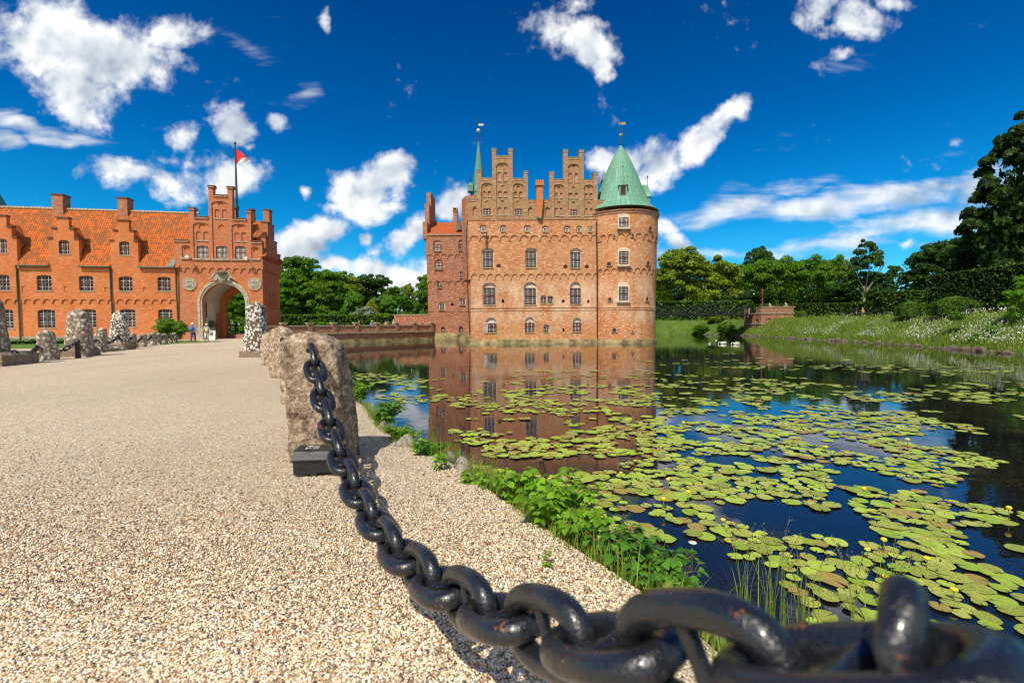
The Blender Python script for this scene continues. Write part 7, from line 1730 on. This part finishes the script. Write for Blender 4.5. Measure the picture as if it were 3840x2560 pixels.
side_panel(m, [arch(.6, 1.5, .25, 1.3, 1.7), arch(2.4, 3.3, .25, 1.3, 1.7), arch(.6, 1.5, 2.1, 2.5, 2.9), arch(2.4, 3.3, 2.1, 2.5, 2.9)], 0, 0, AD, -.5, zd)
m.box(.2, AW, .2, AD, -.5, zd-.01, 0); m.box(.02, AW-.0, .0, .45, zd+.14, zt_ab, 0); m.box(.02, .45, .45, 1.4, zd+.14, zt_ab-.1, 0); m.box(.02, .4, AD-1.0, AD, zd+.14, zt_ab-.1, 0); m.box(AW-.4, AW, .45, AD, zd+.14, zt_ab, 0)
m.build('wall', [M['brick_wall'], M['brick_wing']], ab)
st = MB(); st.box(-.08, AW+.12, -.12, AD, zd, zd+.13).box(-.06, AW+.1, -.1, .55, zt_ab+.002, zt_ab+.12).box(-.06, .5, .56, 1.45, zt_ab-.098, zt_ab+.0).box(-.06, .95, -.08, .02, 1.95, 2.08).box(-.1, .0, -.1, AD, 1.95, 2.08).box(-.15, AW, -.15, 0, -.3, .12); st.build('coping', M['stone_sill'], ab)
def lion(px, Y, zb, h, label):
    x = aty(px, 1215, Y).x; e = empty('lion_statue', (x, Y, zb), R(200), label, 'statue'); s = h/.62
    me = bpy.data.meshes.new('lion'); V = [(0, .16, .10), (0, .08, .16), (0, 0, .27), (0, -.06, .38), (0, -.08, .46), (0, -.12, .51), (0, -.2, .49), (-.07, -.1, .2), (-.07, -.13, .03), (.07, -.1, .2), (.07, -.13, .03), (-.09, .12, .08), (-.1, 0, .03), (.09, .12, .08), (.1, 0, .03)]
    me.from_pydata([(a*s, b*s, c*s) for a, b, c in V], [(0, 1), (1, 2), (2, 3), (3, 4), (4, 5), (5, 6), (3, 7), (7, 8), (3, 9), (9, 10), (0, 11), (11, 12), (0, 13), (13, 14)], [])
    me.materials.append(M['sandstone']); o = bpy.data.objects.new('lion_body', me); COL.objects.link(o); o.parent = e; o.modifiers.new('Skin', 'SKIN'); o.modifiers.new('S', 'SUBSURF').levels = 1; o.modifiers['S'].render_levels = 1
    for i, r in enumerate((.1, .12, .12, .12, .11, .10, .05, .045, .04, .045, .04, .06, .04, .06, .04)): me.skin_vertices[0].data[i].radius = (r*s, r*s); me.skin_vertices[0].data[i].use_root = i == 0
    MB().box(-.2*s, .2*s, -.25*s, .25*s, -.01, .05*s).build('plinth', M['sandstone'], e)
lion(2887, 75.4, 4.07, .62, 'small seated stone lion on the abutment parapet, nearer the bridge'); lion(2947, 75.8, 4.07, .72, 'seated stone lion at the far right end of the abutment parapet')
br = empty('suspension_bridge', (22, 69.5, 2.85), 0, 'narrow iron suspension footbridge with lattice railings between castle and garden', 'bridge')
Av, Bv = Vector((0, 0, 0)), Vector((19.0, 7.6, 0)); bd = (Bv-Av).normalized(); bn_ = Vector((-bd.y, bd.x, 0)); Lb = (Bv-Av).length; wB = 2.4
Pb = lambda s, w_, z: tuple(Av+bd*s+bn_*w_+Vector((0, 0, z)))
m = MB(); m.add([Pb(0, 0, 0), Pb(Lb, 0, 0), Pb(Lb, wB, 0), Pb(0, wB, 0), Pb(0, 0, -.22), Pb(Lb, 0, -.22), Pb(Lb, wB, -.22), Pb(0, wB, -.22)], [(0, 1, 2, 3), (7, 6, 5, 4), (4, 5, 1, 0), (6, 7, 3, 2), (5, 6, 2, 1), (7, 4, 0, 3)]); m.build('deck', M['dark_iron'], br)
for w_ in (0, wB):
    m = MB(); m.tube([Pb(0, w_, 1.0), Pb(Lb, w_, 1.0)], .03, 5).tube([Pb(0, w_, .12), Pb(Lb, w_, .12)], .025, 5); k = 0; n = 26
    for k in range(n+1):
        s = Lb*k/n; m.tube([Pb(s, w_, 0), Pb(s, w_, 1.0)], .018, 4)
        if k < n: m.tube([Pb(s, w_, .12), Pb(s+Lb/n, w_, 1.0)], .013, 4, cap=False).tube([Pb(s, w_, 1.0), Pb(s+Lb/n, w_, .12)], .013, 4, cap=False)
    m.build('railing', M['dark_iron'], br)
    m = MB(); pts = []
    for k in range(25):
        s = Lb*k/24; z = 1.0+3.4*((s-Lb*.28)/(Lb*.72))**2 if s > Lb*.28 else 1.0+3.4*((Lb*.28-s)/(Lb*.72))**2
        pts.append(Pb(s, w_, z))
    m.tube(pts, .032, 5)
    for k in range(1, 24): m.tube([pts[k], (pts[k][0], pts[k][1], 1.0)], .012, 4).sphere(pts[k], .055, 6, 4)
    m.build('suspension_chain', M['dark_iron'], br)
po = plain('rust_red_iron', (.20, .05, .03), .6, .3)
for i, (px, yt_, Yp, c) in enumerate(((2800, 1087, 78.6, 0), (2858, 1080, 75.4, 1))):
    x = aty(px, 1215, Yp).x; h = aty(px, yt_, Yp).z-2.95; e = empty('bridge_post', (x, Yp, 2.95), 0, ('dark iron bridge tower post, the farther one', 'rust red iron bridge tower post, the nearer one')[i], 'post')
    MB().lathe([(.22, 0), (.22, .35), (.15, .4), (.13, h*.3), (.15, h*.32), (.12, h*.34), (.11, h*.76), (.2, h*.79), (.2, h*.82), (.13, h*.84), (.16, h*.86), (.26, h*.88), (.26, h*.9), (.1, h*.92), (.08, h*.94), (.13, h*.965), (.01, h)], n=10).build('post', [M['dark_iron'], po][c], e)
a_ = Vector((aty(2800, 1215, 78.6).x, 78.6, aty(2800, 1100, 78.6).z)); b_ = Vector((aty(2858, 1215, 75.4).x, 75.4, aty(2858, 1092, 75.4).z))
e = empty('iron_arch', a_, 0, 'thin iron arch joining the two bridge posts with a little lamp', 'arch'); d_ = b_-a_; m = MB()
m.tube([tuple(d_*(k/10)+Vector((0, 0, 1.1*sin(pi*k/10)))) for k in range(11)], .03, 5).tube([tuple(d_*(k/10)+Vector((0, 0, .15*sin(pi*k/10)-.2))) for k in range(11)], .025, 5); m.build('arch', M['dark_iron'], e); MB().sphere(tuple(d_*.45+Vector((0, 0, -.25))), .12).build('lamp', M['white_bar'], e)
# ------------------------------------------------------------------ lanterns behind the forecourt wall
for i, (px, yt_, Yp) in enumerate(((1493.5, 1150, 75.0), (1508, 1155, 77.5))):
    x = aty(px, 1215, Yp).x; h = aty(px, yt_, Yp).z-.28; e = empty('park_lantern', (x, Yp, .28), 0, ('taller looking green copper lantern above the forecourt wall, left one', 'smaller looking green copper lantern above the forecourt wall, right one')[i], 'lamp'); z = h-1.15
    MB().lathe([(.12, 0), (.12, .3), (.06, .35), (.045, z)], n=8).build('pole', M['dark_iron'], e)
    MB().lathe([(.04, z), (.15, z+.04), (.15, z+.08)], n=8).lathe([(.32, z+.62), (.30, z+.68), (.14, z+.84), (.1, z+.86), (.09, z+.95), (.03, z+1.0), (.01, z+1.15)], n=8).build('lantern_cap', M['copper'], e)
    MB().lathe([(.14, z+.08), (.24, z+.62)], n=8, smooth=False).build('glass', M['glass_light'], e)
# ------------------------------------------------------------------ people
def skin(name, V, E, Rr, mat, parent, sub=1):
    me = bpy.data.meshes.new(name); me.from_pydata(V, E, []); me.materials.append(mat)
    o = bpy.data.objects.new(name, me); COL.objects.link(o); o.parent = parent; md = o.modifiers.new('Skin', 'SKIN'); md.use_smooth_shade = True
    s = o.modifiers.new('S', 'SUBSURF'); s.levels = sub; s.render_levels = sub
    for i, r in enumerate(Rr): me.skin_vertices[0].data[i].radius = (r, r) if not isinstance(r, tuple) else r; me.skin_vertices[0].data[i].use_root = (i == 0)
    return o
SKINC = plain('skin', (.50, .28, .19), .6, .3, .05)
def clothm(name, c): return plain(name, c, .9, .1, .12, 8)
CL_ = {'navy': clothm('navy_cloth', (.02, .03, .07)), 'denim': clothm('denim_cloth', (.03, .09, .22)), 'blue': clothm('blue_cloth', (.05, .18, .55)), 'white': clothm('white_linen', (.75, .74, .70)), 'grey': clothm('grey_cloth', (.30, .32, .34)), 'lilac': clothm('pale_coat', (.42, .42, .48)), 'black': clothm('black_cloth', (.012, .012, .015)), 'yellow': clothm('yellow_cloth', (.75, .36, .02)), 'lime': clothm('lime_cloth', (.50, .65, .10)), 'ltblue': clothm('light_blue_cloth', (.30, .48, .70)), 'brown': clothm('brown_hair', (.10, .05, .025)), 'ginger': clothm('ginger_hair', (.45, .18, .05)), 'whitehair': clothm('white_hair', (.7, .68, .64)), 'pink': clothm('pink_cloth', (.62, .32, .28))}
def person(x, y, z, rz, label, top='navy', legs='denim', hair='brown', step=.16, h=1.72, hat=None, extra=None, arms=((.25, .05), (.2, -.1)), lean=0):
    """faces local -y; step = half stride"""
    e = empty('person', (x, y, z), R(rz), label, 'person'); s = h/1.72
    L = lambda *p: (p[0]*s, (p[1]-lean*max(0, p[2]-.9))*s, p[2]*s)
    V = [L(0, 0, .95), L(0, .01, 1.12), L(0, .01, 1.30), L(0, 0, 1.42), L(0, -.015, 1.50), L(0, -.025, 1.58), L(0, -.02, 1.67)]; Rr = [.13, .12, .14, .07, .052, .082, .075]; E = [(0, 1), (1, 2), (2, 3), (3, 4), (4, 5), (5, 6)]
    for sd, st in ((-1, -step), (1, step)):
        b = len(V); V += [L(sd*.09, 0, .88), L(sd*.10, st*.55-.03, .49), L(sd*.10, st, .09), L(sd*.105, st-.05, .04), L(sd*.11, st-.16, .035)]; Rr += [.088, .058, .042, .04, .03]; E += [(0, b), (b, b+1), (b+1, b+2), (b+2, b+3), (b+3, b+4)]
    hands = []
    for sd, (sw, fw) in zip((-1, 1), arms):
        b = len(V); el = L(sd*.27, fw*.4, 1.13); hd = L(sd*(.27+sw*.1), fw*.4-sw*.7, .90+sw*.25); V += [L(sd*.17, 0, 1.39), el, hd]; Rr += [.055, .042, .027]; E += [(2, b), (b, b+1), (b+1, b+2)]
        dv = (Vector(hd)-Vector(el)).normalized(); pm = Vector(hd)+dv*.055*s; V.append(tuple(pm)); Rr.append((.026)); E.append((b+2, b+3)); pi_ = b+3
        sdv = dv.cross(Vector((1, 0, 0))).normalized()
        for q in range(4):
            f0 = pm+sdv*(q-1.5)*.018*s; f1 = f0+dv*(.07-.008*abs(q-1.3))*s+Vector((-sd*.012, 0, 0)); V += [tuple(f0+dv*.02*s), tuple(f1)]; Rr += [.009, .0075]; k = len(V); E += [(pi_, k-2), (k-2, k-1)]
        V += [tuple(Vector(hd)+sdv*-.03*s+dv*.05*s)]; Rr += [.009]; E += [(b+2, len(V)-1)]
    skin('body', V, E, [r*s for r in Rr], SKINC, e)
    T = [L(0, 0, .93), L(0, .01, 1.12), L(0, .01, 1.30), L(0, 0, 1.41)]; RT = [.155, .135, .155, .085]; ET = [(0, 1), (1, 2), (2, 3)]
    for sd, (sw, fw) in zip((-1, 1), arms):
        b = len(T); T += [L(sd*.17, 0, 1.385), L(sd*.27, fw*.4, 1.13), L(sd*(.268+sw*.09), fw*.4-sw*.6, .935+sw*.24)]; RT += [.07, .055, .042]; ET += [(2, b), (b, b+1), (b+1, b+2)]
    skin('jacket', T, ET, [r*s for r in RT], CL_[top], e)
    G = [L(0, 0, .96)]; RG_ = [.145]; EG = []
    for sd, st in ((-1, -step), (1, step)):
        b = len(G); G += [L(sd*.09, 0, .86), L(sd*.10, st*.55-.03, .49), L(sd*.10, st, .12)]; RG_ += [.105, .075, .062]; EG += [(0, b), (b, b+1), (b+1, b+2)]
    skin('trousers', G, EG, [r*s for r in RG_], CL_[legs], e)
    for sd, st in ((-1, -step), (1, step)):
        skin('shoe', [L(sd*.105, st-.02, .045), L(sd*.11, st-.17, .04)], [(0, 1)], [.05*s, .042*s], CL_['black' if legs != 'white' else 'white'], e)
    c = L(0, .012, 1.615); hm = MB()
    hm.lathe([(.001, c[2]+.118*s), (.055*s, c[2]+.105*s), (.09*s, c[2]+.06*s), (.098*s, c[2]+.0), (.088*s, c[2]-.05*s)], (c[0], c[1]+.012*s), 12, 0); hm.build('hair', CL_[hair], e)
    if hat:
        q = MB(); q.lathe([(.001, c[2]+.135*s), (.07*s, c[2]+.12*s), (.1*s, c[2]+.07*s), (.106*s, c[2]+.03*s), (.15*s if hat != 'cap' else .107*s, c[2]+.022*s)], (c[0], c[1]), 14, 0); q.build('hat', CL_['white'], e)
    nz = L(0, -.105, 1.585); MB().add([(nz[0]-.012, nz[1]+.02, nz[2]-.02), (nz[0]+.012, nz[1]+.02, nz[2]-.02), (nz[0], nz[1]-.008, nz[2]-.015), (nz[0], nz[1]+.015, nz[2]+.03)], [(0, 1, 2), (1, 3, 2), (3, 0, 2)]).build('nose', SKINC, e)
    return e
g = gnd(725, 1286); p1 = person(g.x, g.y, 0, 186, 'man with a blue backpack, white cap and jeans walking towards the arch', 'grey', 'denim', 'whitehair', .14, 1.75, 'cap')
bp = MB(); bp.lathe([(.02, 1.02), (.15, 1.04), (.18, 1.2), (.17, 1.36), (.1, 1.46), (.01, 1.47)], (0, .17), 12); bpo = bp.build('backpack', CL_['blue'], None, p1.location, p1.rotation_euler.z); tag(bpo, 'bright blue backpack worn by the man in the white cap', 'backpack')
g = gnd(776, 1284); p2 = person(g.x, g.y, 0, 20, 'woman in white trousers, pale coat and white hat beside the arch', 'lilac', 'white', 'whitehair', .12, 1.68, 'brim', arms=((.35, .1), (.5, .05)))
MB().lathe([(.02, .92), (.13, .94), (.15, 1.1), (.12, 1.24), (.02, 1.26)], (.06, -.17), 10).build('scarf', CL_['lime'], p2)
bg_ = MB().lathe([(.02, .62), (.14, .65), (.16, .8), (.12, .92), (.02, .93)], (.38, -.1), 10).tube([(.3, -.1, .9), (.32, -.12, 1.1), (.42, -.1, 1.1), (.46, -.1, .9)], .012, 5).build('shoulder_bag', CL_['grey'], None, p2.location, p2.rotation_euler.z); tag(bg_, 'round grey bag hanging from the arm of the woman in white', 'bag')
person(aty(859, 1215, 61).x, 61, .28, 170, 'dark dressed person walking away beyond the arch, left of the pair', 'black', 'navy', 'brown', .17, 1.75)
person(aty(886, 1215, 60).x, 60, .28, 185, 'person in dark navy standing in the sunlit end of the arch', 'navy', 'navy', 'brown', .1, 1.7)
zc_ = .51
for (px, Yp, rz, lab, a, b, c, h, ln) in ((1346, 63.0, 80, 'ginger haired person in a grey shirt on the causeway, leftmost there', 'grey', 'navy', 'ginger', 1.68, 0), (1393, 64.0, 60, 'person in light blue bending over on the causeway beside the pram', 'ltblue', 'blue', 'whitehair', 1.62, .25),
                                 (1447, 65.5, 20, 'brown haired person in pink half hidden by a parapet pier', 'pink', 'denim', 'brown', 1.55, 0), (1476, 66.5, 70, 'white haired person in a pale shirt at the end of the clipped hedge', 'white', 'grey', 'whitehair', 1.76, .05)):
    xx = aty(px, 1215, Yp+3).x; person(xx, Yp+3, zc_, rz, lab, a, b, c, .1, h, None, arms=((.4, .1), (.3, 0)), lean=ln)
xx = aty(1420, 1215, 68).x; pm = empty('pram', (xx, 68, zc_), R(15), 'light grey pram standing on the causeway', 'pram')
MB().tube([(-.3, 0, .45), (.3, 0, .45), (.45, 0, .95)], .02, 5).build('frame', M['dark_iron'], pm); MB().lathe([(.05, .5), (.28, .6), (.3, .8), (.28, .82)], n=12).build('body', CL_['grey'], pm); MB().lathe([(.3, .82), (.25, 1.0), (.05, 1.08)], (.03, 0), 12, a0=R(-90), a1=R(90)).build('hood', CL_['lilac'], pm)
for s in (-.3, .3):
    for t_ in (-.18, .18): MB().tube([(s, t_-.02, .18), (s, t_+.02, .18)], .17, 12).build('wheel', CL_['black'], pm)
person(aty(3234, 1215, 74).x, 74, 2.0, 100, 'person in an orange yellow jacket walking in the far garden', 'yellow', 'denim', 'whitehair', .15, 1.7); person(aty(3209, 1215, 75).x, 75, 2.0, 90, 'person in dark blue left of the one in orange yellow', 'navy', 'black', 'brown', .12, 1.7)
g = aty(797, 1262, 46.8); sb = empty('signboard', (g.x, 46.8, 0), R(20), 'small white folding signboard standing by the arch entrance', 'sign'); sbm = MB()
for s in (-1, 1): sbm.add([(-.3, s*.28, .05), (.3, s*.28, .05), (.3, s*.03, 1.0), (-.3, s*.03, 1.0)], [(0, 1, 2, 3)], 0)
sbm.build('board', M['white_bar'], sb); fr = MB()
for s in (-1, 1):
    for x in (-.31, .31): fr.tube([(x, s*.3, 0), (x, s*.03, 1.05)], .025, 4)
fr.build('frame', M['green_paint'], sb)
# ------------------------------------------------------------------ swans and small water birds
WH = plain('swan_feathers', (.80, .78, .73), .7, .2, .05); BK = plain('orange_bill', (.65, .22, .04), .5)
def bird(px, py, L_, rz, label, kind='swan', name='swan'):
    g_ = gnd(px, py, WZ); e = empty(name, (g_.x, g_.y, WZ), R(rz), label, kind); s = L_
    skin('body', [(0, .05*s, .10*s), (0, .30*s, .13*s), (0, .46*s, .20*s), (0, -.18*s, .10*s), (0, -.30*s, .14*s), (0, -.42*s, .22*s), (0, -.50*s, .20*s), (0, -.55*s, .09*s), (0, -.57*s, .02*s)], [(0, 1), (1, 2), (0, 3), (3, 4), (4, 5), (5, 6), (6, 7), (7, 8)], [.17*s, .13*s, .03*s, .13*s, .06*s, .038*s, .036*s, .04*s, .03*s], WH, e)
    for sd in (-1, 1): skin('wing', [(sd*.09*s, -.12*s, .16*s), (sd*.12*s, .1*s, .20*s), (sd*.06*s, .36*s, .22*s)], [(0, 1), (1, 2)], [.07*s, .085*s, .025*s], WH, e)
    skin('bill', [(0, -.575*s, .03*s), (0, -.60*s, -.04*s)], [(0, 1)], [.022*s, .01*s], BK, e)
bird(2711, 1289.5, .95, -80, 'white swan dipping its bill, the left of the pair'); bird(2760, 1291.5, .92, -85, 'white swan with lowered neck, the right of the pair')
bird(2661, 1290, .38, -70, 'small white bird swimming left of the swans', 'bird', 'water_bird'); bird(2686, 1276, .34, -75, 'small white bird swimming farther out above the swans', 'bird', 'water_bird')
